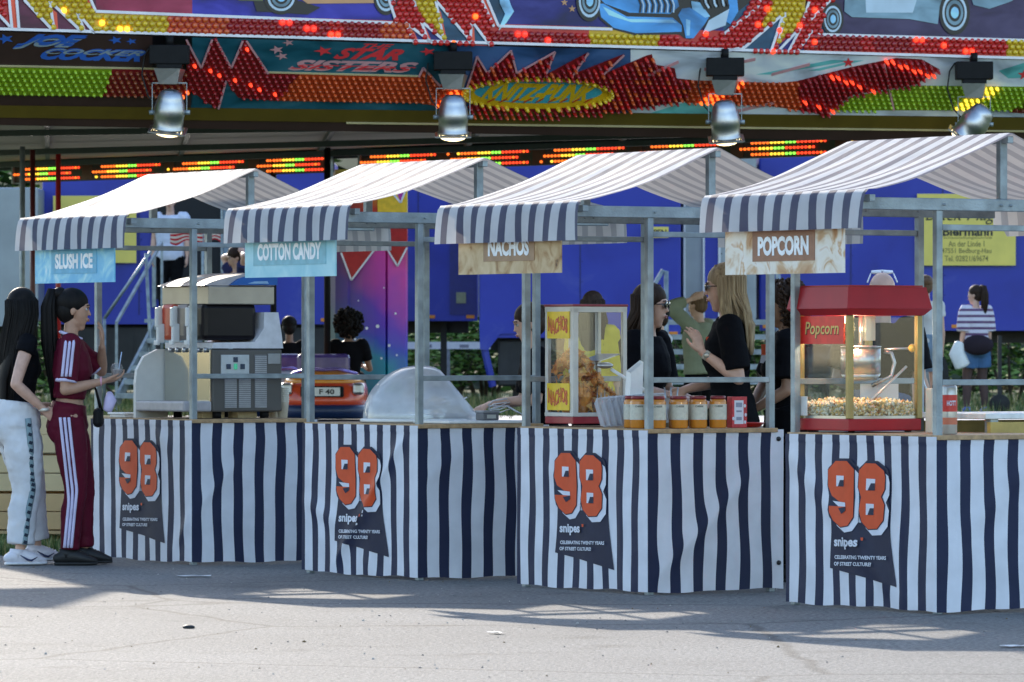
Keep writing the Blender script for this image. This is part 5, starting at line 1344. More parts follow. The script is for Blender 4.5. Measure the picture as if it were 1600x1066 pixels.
# jars
def jar(i, x, y, label, h=.175, r=.047, first=None):
    rt = item(i, x, y, 'sauce_jar', label, 'jar', 'jars of orange cheese sauce on the third stall')
    m = MB(); m.lathe([(r * .92, 0), (r, .006), (r, h * .80), (r * .93, h * .87), (r * .80, h * .90)], n=24); m.build('jar_glass', mat('cheese sauce glass', (.66, .25, .03), .12, 0, .08, 9, coat=.5), rt)
    m = MB(); m.lathe([(r * .86, h * .895), (r * .88, h * .90), (r * .88, h * .99), (r * .80, h)], n=24); m.build('lid', mat('jar lid dark red', (.20, .015, .02), .3, .2), rt)
    m = MB(); m.lathe([(r + .0012, h * .26), (r + .0012, h * .74)], n=24, caps=False)
    m.m = 1
    a0 = -.5
    put_text(m, 'CHEESE', .045, .010, lambda u, v: Vector(((r + .002) * math.sin(u / r + a0), -(r + .002) * math.cos(u / r + a0), h * .68 + v)), .03)
    for q in range(3): put_text(m, 'sauce dip mild', .05, .004, lambda u, v: Vector(((r + .002) * math.sin(u / r + a0), -(r + .002) * math.cos(u / r + a0), h * (.56 - .07 * q) + v)), .0) if False else None
    m.build('label', [mat('jar label cream', (.60, .58, .48), .5, 0, .1, 60), mat('jar label print', (.10, .10, .08), .6)], rt)
for x, y, lb in ((.095, .06, 'sauce jar just right of the corner post of the third stall'), (.235, .055, 'second sauce jar right of the corner post of the third stall'),
                 (.365, .06, 'third sauce jar right of the corner post of the third stall'), (.490, .055, 'sauce jar beside the red and white carton'),
                 (.015 + .05, .20, 'sauce jar left of the corner post, beside the jar with the dark red side'), (.11, .33, 'sauce jar at the left end of the row, next to the clear trays'),
                 (.16, .18, 'sauce jar behind the front row, close to the corner post'), (.30, .17, 'sauce jar in the back row behind the second front jar'), (.43, .17, 'sauce jar in the back row behind the third front jar')):
    jar(2, x, y, lb)
rt = item(2, .62, .06, 'carton', 'red and white printed carton right of the sauce jars', 'carton')
m = MB(); m.box((0, 0, .085), (.10, .05, .17), bev=.002); m.m = 1; m.box((-.005, -.0255, .085), (.06, .002, .13)); m.m = 2
for z, w_, h_ in ((.125, .04, .025), (.09, .035, .010), (.05, .035, .018)): m.box((-.005, -.027, z), (w_, .002, h_))
for (x_, z_) in ((.035, .12), (.04, .07), (.036, .03), (-.042, .05)): m.m = 1; m.ell((x_, -.0255, z_), (.008, .002, .010), nu=8, nv=5)
m.build('box_body', [mat('carton red', (.50, .03, .04), .45, 0, .3, 40), print_white, mat('carton print grey blue', (.25, .28, .38), .5)], rt)
rt = item(2, .75, .12, 'red_plate', 'red plastic plate under the hand of the curly haired seller', 'plate')
m = MB(); m.lathe([(.02, .0), (.055, .002), (.075, .022), (.080, .024), (.075, .028), (.052, .008), (.01, .006)], n=24); m.build('plate_body', mat('red plastic', (.50, .02, .02), .3), rt)
rt = item(2, .17, .42, 'paper_sack', 'tall white paper sack standing behind the corner post of the third stall', 'paper bag')
m = MB(); m.add([(-.04, -.03, 0), (.04, -.03, 0), (.04, .03, 0), (-.04, .03, 0), (-.03, -.03, .30), (.06, -.02, .36), (.07, .03, .37), (-.02, .03, .31)], [(0, 1, 5, 4), (1, 2, 6, 5), (2, 3, 7, 6), (3, 0, 4, 7), (3, 2, 1, 0)]); m.build('sack_body', [white, print_navy], rt)
rt = item(2, .45, .45, 'cup_holder', 'open tin of small spoons between the two sellers on the third stall', 'tin')
m = MB(); m.lathe([(.05, 0), (.055, .16), (.052, .16), (.048, .01)], n=20); m.build('tin_body', steel, rt)
m = MB()
for k in range(6): m.tube([(.02 * math.cos(k), .02 * math.sin(k), .05), (.045 * math.cos(k), .045 * math.sin(k), .22)], (.004, .002), 6)
m.build('spoon', steel, rt)

# ---- clear dome (stall 2)
rt = item(1, .38, .62, 'cotton_candy_dome', 'clear plastic bubble dome of the cotton candy machine', 'dome')
dome = glass_mat('frosted acrylic dome', (.92, .94, .95), .60, .47, (.84, .85, .87), .06)
m = MB(); vs = []; NU, NV = 40, 16; rx, rz = .335, .335
Ri = Matrix.Rotation(-BW, 3, 'Z')
for j in range(NV + 1):
    a = math.pi / 2 * j / NV
    for k in range(NU):
        b = 2 * math.pi * k / NU
        p = Vector((rx * math.cos(a) * math.cos(b), .30 * math.cos(a) * math.sin(b), rz * math.sin(a) ** .92))
        if p.x > .12:                                    # slanted mouth on the right side
            lim = .26 - (p.x - .12) * 1.18
            p.z = min(p.z, max(.03, lim + .05))
            if j < 2: p.x *= 1.0 + .10 * (p.x > .25)
        vs.append(Ri @ p)
m.add(vs, [(j * NU + k, j * NU + (k + 1) % NU, (j + 1) * NU + (k + 1) % NU, (j + 1) * NU + k) for j in range(NV) for k in range(NU)], True)
m.build('bubble', dome, rt)
m = MB(); m.tube([Ri @ Vector((.34 * math.cos(2 * math.pi * k / 36), .305 * math.sin(2 * math.pi * k / 36), .012)) for k in range(37)], .012, 6); m.build('rim', white, rt)
m = MB(); m.lathe([(.02, .0), (.27, .0), (.30, .05), (.29, .055), (.255, .015)], n=36); m.build('spinning_pan', mat('pan aluminium', (.6, .6, .6), .35, .5), rt)
m = MB(); m.cyl((0, 0, .01), (0, 0, .09), .06, .05, 20); m.build('spinner_head', steel, rt)
m = MB()
for q in range(3):
    z = .10 + .02 * q
    m.tube([Ri @ Vector((-.28 + .56 * k / 14, -.12 + .05 * q, z + .012 * math.sin(k * 1.7 + q))) for k in range(15)], .004 + .003 * (q == 1), 6)
m.build('sugar_floss', mat('sugar floss white', (.85, .85, .86), .7), rt)
rt = item(1, .46, .10, 'white_board', 'white cutting board under the dome and the tin on the second stall', 'board')
m = MB(); m.box((0, .12, .008), (.55, .5, .016), bev=.004); m.build('board_body', white, rt)
rt = item(1, .50, .0 + .06, 'small_tin', 'small grey tin at the right of the clear dome', 'tin', z=HT + .017)
m = MB(); m.box((0, 0, .022), (.11, .09, .044), bev=.008); m.m = 1; m.box((0, 0, .050), (.116, .096, .014), bev=.004); m.m = 2; m.box((0, -.0465, .022), (.06, .002, .022)); m.build('tin_body', [mat('tin dark grey', (.14, .14, .15), .4, .3), mat('tin lid grey', (.28, .28, .29), .4, .2), mat('tin label', (.42, .42, .38), .5)], rt)
rt = item(1, .72, .16, 'tongs', 'steel wire tongs in the hand over the second stall counter', 'tongs', z=HT + .05)
m = MB(Matrix.Rotation(-BW, 4, 'Z'))
for q in range(3): m.tube([(-.13 + .0 * q, 0, .01 + .02 * q), (-.10, 0, .035 + .022 * q), (-.02, 0, .05 + .02 * q), (-.0, 0, .03 + .02 * q), (-.06, 0, .01 + .018 * q), (-.13, 0, .01 + .02 * q)], .0035, 6)
m.tube([(-.02, 0, .05), (.08, .0, -.01)], .005, 6); m.build('tongs_body', chrome, rt)

# ---- slush machine (stall 1)
rt = item(0, .19, .10, 'slush_machine', 'three tank slush ice machine with a grey side panel and a blue domed lid', 'drinks machine')
mw, md = .50, .60      # along x (side), along y (front)
gry = mat('machine side grey', (.095, .088, .082), .45, .1, .06, 3)
m = MB(); m.box((mw / 2, md / 2, .235), (mw, md, .39), bev=.01); m.build('cabinet', gry, rt)
m = MB(); m.box((-.006, md / 2, .235), (.014, md - .02, .385), bev=.003); m.build('front_panel', mat('mirror steel', (.55, .55, .50), .10, .95, .05, 3), rt)
for x in (.06, mw - .10):
    for y in (.05, md - .05):
        m = MB(); m.cyl((x, y, 0), (x, y, .045), .028, n=12); m.build('foot', black, rt)
m = MB(); m.box((-.11, md / 2, .075), (.20, md + .03, .065), bev=.012); m.build('drip_tray', mat('drip tray grey', (.42, .40, .42), .4), rt)
m = MB(); m.prism([(-.21, .0), (.02, .0), (.02, .43), (-.05, .43), (-.15, .385), (-.20, .30), (-.21, .22)], Matrix.Translation((0, md + .02, 0)), .03); m.build('side_cover', mat('warm white side cover', (.70, .69, .66), .4, 0, .03), rt)
for x, z0, z1 in ((.10, .07, .25), (.20, .07, .25), (.315, .07, .40)):
    m = MB()
    for k in range(int((z1 - z0) / .012)): m.box((x + .03, -.004, z0 + .012 * k), (.082, .006, .006))
    m.m = 1; m.box((x + .03, -.001, (z0 + z1) / 2 - .005), (.088, .004, z1 - z0)); m.build('vent_grille', [mat('vent pale grey', (.42, .42, .43), .4), mat('vent recess', (.20, .20, .21), .5)], rt)
m = MB(); m.box((.16, -.003, .335), (.20, .012, .12), bev=.004); m.m = 1
for x, z in ((.16, .365), (.11, .322), (.21, .322)): m.box((x, -.012, z), (.032, .006, .032), bev=.003)
m.m = 2; m.box((.16, -.012, .322), (.024, .006, .036), bev=.003); m.build('control_panel', [mat('panel light grey', (.50, .52, .52), .4), mat('button navy', (.02, .04, .08), .3), mat('button green', (.05, .32, .18), .3, emit=(.1, .9, .5), es=.08)], rt)
m = MB(); m.box((.44, -.003, .37), (.09, .008, .065), bev=.003); m.build('name_plate', mat('plate grey', (.30, .30, .30), .4), rt)
# white stepped deck
m = MB(); m.prism([(-.0, .435), (mw + .005, .435), (mw - .005, .52), (mw - .03, .66), (mw - .13, .66), (mw - .135, .56), (mw - .20, .475), (0, .47)], Matrix.Translation((0, md / 2, 0)), md + .01); m.build('deck', mat('machine white deck', (.62, .62, .66), .35), rt)
for k in range(3):
    y0 = .02 + k * .195
    m = MB(); m.box((.14, y0 + .085, .60), (.38, .17, .23), bev=.03)
    tk = m.build('tank', [mat('dark slush', (.008, .006, .008), .35, spec=.25), mat('orange slush', (.60, .08, .04), .3), mat('grey slush', (.22, .19, .18), .3)][0 if k == 0 else (2 if k == 1 else 1)], rt)
    m = MB(); m.box((-.060, y0 + .15, .60), (.02, .03, .20), bev=.006); m.box((-.095, y0 + .085, .53), (.05, .030, .12), bev=.008); m.box((-.115, y0 + .085, .63), (.03, .03, .12), bev=.008); m.box((-.12, y0 + .085, .47), (.02, .05, .03), bev=.005)
    m.build('tap', white, rt)
for k in range(6): m = MB(); m.cyl((-.012, .05 + .09 * k, .425), (-.03, .05 + .09 * k, .425), .016, n=12); m.build('knob', chrome, rt)
m = MB(); m.box((mw * .42, md / 2, .765), (mw * .94, md + .0, .115), bev=.006); m.build('tank_cover', mat('cover brushed steel', (.34, .31, .27), .35, .6, .12, 5), rt)
m = MB(); n_ = 14; K = [(-.06 + (mw * .96) * k / n_, .825 + .085 * math.sin(math.pi * min(1, (k / n_) * 1.0) * .5) ** .8) for k in range(n_ + 1)] + [(mw * .9, .825)]
m.prism(K, Matrix.Translation((0, md / 2, 0)), md * .98); m.build('lid', mat('lid pearl plastic', (.46, .42, .42), .4, spec=.3), rt)
m = MB(); K2 = [(.12, .828), (.18, .868), (.27, .893), (.40, .908), (.455, .908), (.455, .83)]
m.prism(K2, Matrix.Translation((0, -.006 + .0, 0)), .03); m.m = 1; m.prism([(.24, .838), (.29, .852), (.38, .854), (.39, .838)], Matrix.Translation((0, -.022, 0)), .006); m.build('lid_side', [mat('lid blue', (.02, .12, .40), .4, spec=.25), mat('lid pale blue', (.22, .42, .65), .3)], rt)
m = MB(); m.box((.10, .35, .875), (.06, .05, .006), rot=Matrix.Rotation(R(-12), 4, 'Y')); m.build('lid_label', white, rt)
# cups and boxes
def cup_stack(i, x, y, n, label):
    rt = item(i, x, y, 'cup_stack', label, 'cups')
    m = MB()
    for k in range(n): m.lathe([(.030, .012 * k), (.040, .012 * k + .10), (.042, .012 * k + .103), (.041, .012 * k + .106)], n=18)
    m.build('cup', mat('paper cup white', (.72, .68, .58), .5), rt)
cup_stack(0, .74, .18, 8, 'tall stack of white paper cups right of the slush machine')
cup_stack(0, .745, .30, 3, 'short stack of white paper cups behind the tall cup stack')
rt = item(0, .06, .98, 'plastic_tray', 'shallow white plastic tray at the left end of the far stall counter', 'tray')
m = MB(); m.box((0, 0, .008), (.13, .20, .016), bev=.004); m.box((0, 0, .024), (.15, .22, .014), bev=.004); m.build('tray_body', white, rt)
for x, y, s, lb in ((.30, .35, (.16, .14, .042), 'cream box pushed under the slush machine near its front foot'), (.52, .30, (.14, .12, .042), 'cream box pushed under the slush machine near the grey side')):
    rt = item(0, x, y, 'flat_box', lb, 'box'); m = MB(); m.box((0, 0, s[2] / 2), s, bev=.003); m.build('box_body', mat('cream card', (.80, .66, .42), .6), rt)

# ---- crates, bucket, litter
pine = mat('crate pine boards', (.50, .33, .16), .65, 0, .18, 3.5, .2, 30); pine2 = mat('crate plywood', (.60, .46, .26), .65, 0, .12, 2.2, .15, 30)
cx, cD = W(55, 39.0).x, 39.0
rt = empty('pallet', (cx, cD, ground_z(0, cD) - .02), R(-6), 'wooden pallet under the crates behind the two women', 'pallet')
m = MB()
for x in (-.5, 0, .5):
    for y in (-.35, 0, .35): m.box((x, y, .055), (.14, .14, .09))
m.build('block', pine, rt)
m = MB()
for y in (-.36, -.18, 0, .18, .36): m.box((0, y, .111), (1.2, .12, .02))
m.build('deck_board', pine, rt)
for k, (z, lb) in enumerate(((.125, 'lowest wooden crate on the pallet behind the two women'), (.385, 'middle wooden crate of the stack behind the two women'), (.645, 'topmost wooden crate of the stack behind the two women'))):
    c = empty('wooden_crate', (cx + (0, .03, -.02)[k], cD, ground_z(0, cD) - .02 + z), R((-6, -4, -8)[k]), lb, 'crate', 'wooden crates stacked on a pallet')
    m = MB()
    for sx in (-1, 1): m.box((sx * .56, 0, .125), (.02, .74, .235), bev=.003)
    m.build('end_board', pine2, c)
    for sy in (-1, 1):
        m = MB(); m.box((0, sy * .38, .064), (1.14, .02, .118), bev=.003); m.box((0, sy * .38, .188), (1.14, .02, .118), bev=.003); m.build('side_board', pine2 if k else pine, c)
    m = MB(); m.box((0, 0, .012), (1.10, .72, .016)); m.build('bottom', pine, c)
rt = empty('bucket', W(1216, 33.0), 0, 'white plastic tub with a pale blue label between the third and nearest stall', 'tub')
m = MB(); m.box((0, 0, .12), (.15, .15, .24), bev=.02); m.box((0, 0, .25), (.19, .18, .03), bev=.01); m.m = 1; m.box((-.005, -.078, .10), (.10, .004, .16)); m.build('tub_body', [mat('tub frosted white', (.62, .68, .72), .35), mat('tub label blue', (.25, .38, .55), .4)], rt)
for px, py, a, b, lb, rz_ in ((303, 902, .20, .10, 'flat white paper lying on the asphalt before the far stall', 0), (1588, 1012, .14, .09, 'white paper scrap on the asphalt at the right edge', .1), (775, 991, .04, .12, 'small pale scrap on the asphalt before the second stall', .5), (295, 982, .03, .03, 'tiny dark pebble on the asphalt in front of the far stall', 0)):
    D_ = FP * CH / (py - HY)
    p = W(px, D_); rt = empty('paper_scrap' if 'pebble' not in lb else 'pebble', p, rz_, lb, 'litter')
    m = MB(); 
    if 'pebble' in lb: m.ell((0, 0, .006), (a, b, .012)); m.build('stone', tdark, rt)
    else:
        vs = [(x * a / 4, y * b / 2, .006 + .006 * abs(math.sin(x * 1.3 + y * 2.1))) for y in (-1, 0, 1) for x in (-2, -1, 0, 1, 2)]
        m.add(vs, [(j * 5 + k, j * 5 + k + 1, (j + 1) * 5 + k + 1, (j + 1) * 5 + k) for j in range(2) for k in range(4)], True); m.build('sheet', white, rt)

# ================================================================== PEOPLE
JOBS = []
def remesh(mb, name, mats, parent, vox, it=3, wr=0.0, wseed=0, wscale=14, vcol=None):
    o = mb.build('tmp', mats, None)
    for p in o.data.polygons: p.material_index = 0
    md_ = o.modifiers.new('r', 'REMESH'); md_.mode = 'VOXEL'; md_.voxel_size = vox; md_.use_smooth_shade = True
    ms = o.modifiers.new('s', 'SMOOTH'); ms.factor = .5; ms.iterations = it
    o.name = name; o.parent = parent
    JOBS.append((o, name, wr, wseed, wscale))
    return o
def run_jobs():
    dg = bpy.context.evaluated_depsgraph_get(); dg.update()
    done = [(o, bpy.data.meshes.new_from_object(o.evaluated_get(dg)), name, wr, wseed, wscale) for o, name, wr, wseed, wscale in JOBS]
    for o, me, name, wr, wseed, wscale in done:
        finish_job(o, me, name, wr, wseed, wscale)
def finish_job(o, me, name, wr, wseed, wscale):
    o.modifiers.clear(); old = o.data; o.data = me; bpy.data.meshes.remove(old); me.name = name
    if wr:
        n_ = len(me.vertices); co = [0.0] * (3 * n_); no = [0.0] * (3 * n_)
        me.vertices.foreach_get('co', co); me.vertex_normals.foreach_get('vector', no)
        for i in range(0, 3 * n_, 3):
            q = Vector((co[i] * wscale + wseed, co[i + 1] * wscale + wseed * 2, co[i + 2] * wscale * 1.6))
            d = noise.noise(q) * wr + noise.noise(q * 2.3) * wr * .4
            co[i] += no[i] * d; co[i + 1] += no[i + 1] * d; co[i + 2] += no[i + 2] * d
        me.vertices.foreach_set('co', co)
    me.polygons.foreach_set('use_smooth', [True] * len(me.polygons))
def ik(a, c, l1, l2, pole):
    a = Vector(a); c = Vector(c); d = c - a; L = d.length
    if L > (l1 + l2) * .995: c = a + d * ((l1 + l2) * .995 / L); d = c - a; L = d.length
    x = (l1 * l1 - l2 * l2 + L * L) / (2 * L); h = math.sqrt(max(0, l1 * l1 - x * x))
    p = Vector(pole) - d * (Vector(pole).dot(d) / d.dot(d)); p.normalize()
    return a + d * (x / L) + p * h, c
def hand(mb, wr, d, nrm, k, side, curl=.35, spread=1.0, thumb_out=.8):
    """wr wrist, d finger direction, nrm palm normal, side +1/-1 thumb side"""
    d = Vector(d).normalized(); nrm = Vector(nrm); nrm = (nrm - d * nrm.dot(d)).normalized(); s = d.cross(nrm) * side
    P = lambda a, b, c: Vector(wr) + d * a * k + s * b * k + nrm * c * k
    mb.tube([P(-.01, 0, 0), P(.02, 0, 0), P(.055, .0, 0), P(.085, 0, .002)], [(.024 * k, .018 * k), (.032 * k, .016 * k), (.040 * k, .014 * k), (.038 * k, .012 * k)], 10, side=s, rnd=True)
    for j, (off, ln, base) in enumerate(((.030, .070, .082), (.010, .080, .086), (-.011, .074, .084), (-.031, .058, .076))):
        fd = (d + s * (off * 4.5 * spread)).normalized()
        a = curl * (1 + .12 * j); q = P(base, off, .002); pts = [q - fd * .012 * k, q]; cur = q; ang = 0
        for seg_ in (.42, .32, .26):
            ang += a; dirv = (fd * math.cos(ang) + nrm * math.sin(ang)); cur = cur + dirv * ln * seg_ * k; pts.append(cur)
        mb.tube(pts, [.0092 * k, .0092 * k, .0086 * k, .0080 * k, .0068 * k], 8, rnd=True)
    t0 = P(.018, .026, .004); t1 = P(.045, .026 + .022 * thumb_out, .012); t2 = P(.070, .028 + .030 * thumb_out, .020); t3_ = P(.092, .028 + .028 * thumb_out, .026)
    mb.tube([t0, t1, t2, t3_], [.014 * k, .0115 * k, .0100 * k, .0078 * k], 8, rnd=True)

SKIN = {'tan': mat('skin tan', (.45, .25, .165), .5, 0, .10, 22), 'light': mat('skin light', (.60, .36, .265), .5, 0, .10, 22), 'brown': mat('skin brown', (.30, .165, .105), .5, 0, .10, 22)}
def hair_mat(name, c, c2=None):
    return ramp_mat(name, [(.3, c), (.7, c2 or tuple(x * 1.7 + .004 for x in c))], 1, .6, detail=3, spec=.18, stretch=(55, 55, 3.5))
HAIR = {'black': hair_mat('hair black', (.004, .0035, .0035), (.012, .009, .008)), 'brown': hair_mat('hair dark brown', (.022, .012, .008), (.05, .028, .018)),
        'blonde': hair_mat('hair blonde', (.20, .135, .075), (.46, .34, .20)), 'fair': hair_mat('hair light brown', (.09, .05, .028), (.20, .12, .07))}
eye_w = mat('eye white', (.42, .40, .38), .4); eye_d = mat('eye dark', (.01, .008, .008), .15); lipm = mat('lip', (.36, .10, .09), .4); browm = mat('eyebrow', (.02, .012, .01), .7)
glassm = mat('sunglass lens', (.008, .008, .01), .08, coat=.5)

def person(px, D, rz, H, label, skin='tan', fem=True, lean=0.0, head_yaw=0.0, head_pitch=0.0, wl=None, wr=None, pl=None, pr=None, hd_l=None, hd_r=None, hn_l=None, hn_r=None,
           curl_l=.35, curl_r=.35, shirt=None, shirt_t=-.02, sleeve=.62, trousers=None, leg_end=1.0, shoes=None, feet=None, hair=None, hairc='black', hair_len=.5, sit=None, gz=None, vox=.0075,
           shirt_loose=0.0, trouser_loose=0.0, sunglasses=False, group=None, cat='person', fx=.0, knee=None, eyes=True, wrinkle=.006, lift=0.0, bare_legs=False, pelvis_dx=0.0):
    k = H / 1.7; z0 = ground_z(0, D) if gz is None else gz
    if D < 36.8 and gz is None: z0 = 0.0
    rt = empty('person', (W(px, D).x, D, z0 + lift), R(rz), label, cat, group)
    sm = SKIN[skin]
    sw = (.158 if fem else .19) * k; hipz = (.885 * k) if sit is None else sit
    h0 = Vector((pelvis_dx, 0, hipz)); u = Vector((math.sin(R(lean)), 0, math.cos(R(lean)))); f = Vector((math.cos(R(lean)), 0, -math.sin(R(lean))))
    sh = h0 + u * .50 * k; nb = h0 + u * .555 * k
    Yv = Vector((0, 1, 0))
    hq = Matrix.Rotation(R(head_yaw), 3, 'Z') @ Matrix.Rotation(R(head_pitch), 3, 'Y')
    hf, hs, hu = hq @ Vector((1, 0, 0)), hq @ Vector((0, 1, 0)), hq @ Vector((0, 0, 1))
    hc = nb + u * .045 * k + Vector((.015 * k, 0, .10 * k)) + hf * .008 * k
    b = MB(); b.smooth = True
    if fem: T = [(-.11, .105, .085, 0), (-.02, .170, .118, -.012), (.06, .158, .105, -.008), (.15, .118, .084, 0), (.24, .122, .088, .004), (.33, .138, .112, .016), (.41, .142, .098, .008), (.48, .140, .072, -.004), (.525, .085, .055, -.004)]
    else: T = [(-.11, .115, .09, 0), (-.02, .158, .115, -.005), (.06, .152, .108, 0), (.15, .148, .105, .004), (.25, .160, .112, .006), (.36, .175, .120, .006), (.45, .178, .100, -.004), (.50, .165, .075, -.006), (.54, .09, .06, -.004)]
    def torso(mb, t0, t1, g, gd=None):
        pts = []; rad = []
        for (t, w_, d_, o_) in T:
            if t0 - .001 <= t <= t1 + .001: pts.append(h0 + u * t * k + f * o_ * k); rad.append(((w_ * k + g), (d_ * k + (g if gd is None else gd))))
        mb.tube(pts, rad, 18, side=Yv, rnd=False)
    torso(b, -.11, .525, 0)
    b.tube([nb - u * .05 * k, nb, hc - hu * .06 * k - hf * .012 * k], [.058 * k if fem else .066 * k, .046 * k if fem else .056 * k, .046 * k if fem else .055 * k], 12, side=Yv)
    # arms
    arms = {}
    for sgn, wt, pole, hd, hn, cu in ((1, wl, pl, hd_l, hn_l, curl_l), (-1, wr, pr, hd_r, hn_r, curl_r)):
        s0 = sh + Yv * sgn * sw + u * (-.012 * k)
        wt = Vector(wt) if wt is not None else Vector((.04 * k, sgn * (sw + .05 * k), hipz - .06 * k))
        pole = Vector(pole) if pole is not None else Vector((-1, sgn * .35, -.2))
        e, wv = ik(s0, wt, .285 * k, .245 * k, pole)
        arms[sgn] = (s0, e, wv)
        g = 1.0 if fem else 1.15
        b.tube(cr([tuple(s0 - Yv * sgn * .03 * k), tuple(s0 + Vector((0, 0, -.01))), tuple(s0.lerp(e, .5)), tuple(e)], 3), [q[0] for q in cr([(.050 * k * g,), (.047 * k * g,), (.041 * k * g,), (.034 * k * g,)], 3)], 12, rnd=True)
        b.tube(cr([tuple(e), tuple(e.lerp(wv, .3)), tuple(e.lerp(wv, .7)), tuple(wv)], 3), [q[0] for q in cr([(.034 * k * g,), (.036 * k * g,), (.028 * k * g,), (.022 * k * g,)], 3)], 12, rnd=True)
        dd = Vector(hd) if hd is not None else (wv - e)
        nn = Vector(hn) if hn is not None else Vector((0, -sgn, 0))
        dn = dd.normalized(); n2 = nn - dn * nn.dot(dn)
        if n2.length < .1: n2 = dn.orthogonal()
        # thumb side: for a hanging left hand with the palm inward the thumb points forward
        sd = 1 if (dn.cross(n2.normalized())).dot(Vector((1, 0, .6))) > 0 else -1
        hand(b, wv + dn * .008 * k, dn, n2, k * (.95 if fem else 1.05), sd, cu)
    # legs
    legs = {}
    feet = feet or ((.03, .10), (-.03, -.10))
    for sgn, (fx_, fy_) in ((1, feet[0]), (-1, feet[1])):
        hp = h0 + Yv * sgn * .088 * k - Vector((0, 0, .02 * k)); an = Vector((fx_, fy_, .085 * k if sit is None else .085 * k))
        kn, an = ik(hp, an, .397 * k, .387 * k, Vector(knee) if knee else Vector((1, sgn * .05, .1)))
        legs[sgn] = (hp, kn, an)
        b.tube(cr([tuple(hp + Vector((0, 0, .04 * k))), tuple(hp.lerp(kn, .35)), tuple(kn)], 4), [q[0] for q in cr([(.088 * k,), (.078 * k,), (.052 * k,)], 4)], 14, rnd=True)
        b.tube(cr([tuple(kn), tuple(kn.lerp(an, .35) - Vector((.012 * k, 0, 0))), tuple(kn.lerp(an, .75)), tuple(an)], 3), [q[0] for q in cr([(.050 * k,), (.053 * k,), (.036 * k,), (.031 * k,)], 3)], 12, rnd=True)
        b.tube([an + Vector((-.03, 0, -.04)) * k, an + Vector((.04, 0, -.045)) * k, an + Vector((.13, 0, -.06)) * k], [(.028 * k, .03 * k), (.036 * k, .03 * k), (.034 * k, .016 * k)], 10, side=Yv, rnd=True)
    # head
    hk = k * 1.0
    Hp = lambda x, y, z: hc + (hf * x + hs * y + hu * z) * hk
    rotm = Matrix((hf, hs, hu)).transposed()
    b.ell(Hp(-.012, 0, .028), (.094 * hk, .074 * hk, .088 * hk), rotm, 20, 14)
    b.tube([Hp(.022, 0, .055), Hp(.030, 0, .01), Hp(.034, 0, -.035), Hp(.040, 0, -.075), Hp(.048, 0, -.100)], [(.062 * hk, .058 * hk), (.064 * hk, .056 * hk), (.058 * hk, .050 * hk), (.044 * hk, .038 * hk), (.024 * hk, .024 * hk)], 16, side=hs, rnd=True)
    b.tube([Hp(-.015, 0, -.05), Hp(.02, 0, -.08), Hp(.05, 0, -.095)], [(.048 * hk, .03 * hk), (.045 * hk, .022 * hk), (.025 * hk, .016 * hk)], 12, side=hs, rnd=True)
    b.tube([Hp(.078, 0, .024), Hp(.090, 0, -.002), Hp(.098, 0, -.020)], [(.006 * hk, .007 * hk), (.008 * hk, .008 * hk), (.012 * hk, .009 * hk)], 8, side=hs, rnd=True)
    b.ell(Hp(.084, 0, -.052), (.012 * hk, .022 * hk, .010 * hk), rotm, 10, 6)
    b.ell(Hp(.080, 0, .034), (.014 * hk, .046 * hk, .009 * hk), rotm, 12, 6)
    for sg in (-1, 1):
        b.ell(Hp(-.006, sg * .073, -.004), (.017 * hk, .008 * hk, .029 * hk), rotm, 8, 6)
    remesh(b, 'body', sm, rt, vox, 3)
    if eyes:
        for sg in (-1, 1):
            e_ = MB(); e_.ell(Hp(.0735, sg * .030, .014), (.012 * hk, .013 * hk, .011 * hk), rotm, 10, 8); e_.m = 1; e_.ell(Hp(.0805, sg * .031, .014), (.006 * hk, .0065 * hk, .0065 * hk), rotm, 8, 6)
            e_.m = 2; e_.tube([Hp(.088, sg * .012, .034), Hp(.089, sg * .03, .040), Hp(.078, sg * .05, .036)], .0035 * hk, 6)
            e_.m = 2; e_.tube([Hp(.089, sg * .018, .020), Hp(.088, sg * .03, .025), Hp(.079, sg * .044, .019)], .0022 * hk, 5)
            e_.build('eye', [eye_w, eye_d, browm], rt)
        l_ = MB(); l_.ell(Hp(.0915, 0, -.049), (.007 * hk, .021 * hk, .0045 * hk), rotm, 10, 6); l_.ell(Hp(.0900, 0, -.058), (.007 * hk, .017 * hk, .0055 * hk), rotm, 10, 6); l_.build('lips', lipm, rt)
    # clothes
    info = dict(rt=rt, k=k, h0=h0, u=u, f=f, arms=arms, legs=legs, Hp=Hp, hc=hc, sh=sh, T=T, rotm=rotm, hk=hk)
    if shirt:
        s = MB(); g = .012 + shirt_loose
        pts = []; rad = []
        TT = [t for t in T if t[0] >= shirt_t - .001 and t[0] < .50]
        if TT and TT[0][0] > shirt_t + .02:
            prev = [t for t in T if t[0] < TT[0][0]][-1]; q = (shirt_t - prev[0]) / (TT[0][0] - prev[0]); TT = [tuple(a + (c_ - a) * q for a, c_ in zip(prev, TT[0]))] + TT
        for (t, w_, d_, o_) in TT: pts.append(h0 + u * t * k + f * o_ * k); rad.append((w_ * k + g, d_ * k + g))
        pts.append(h0 + u * .525 * k - f * .004 * k); rad.append((.09 * k + g, .058 * k + g))
        s.tube(pts, rad, 20, side=Yv)
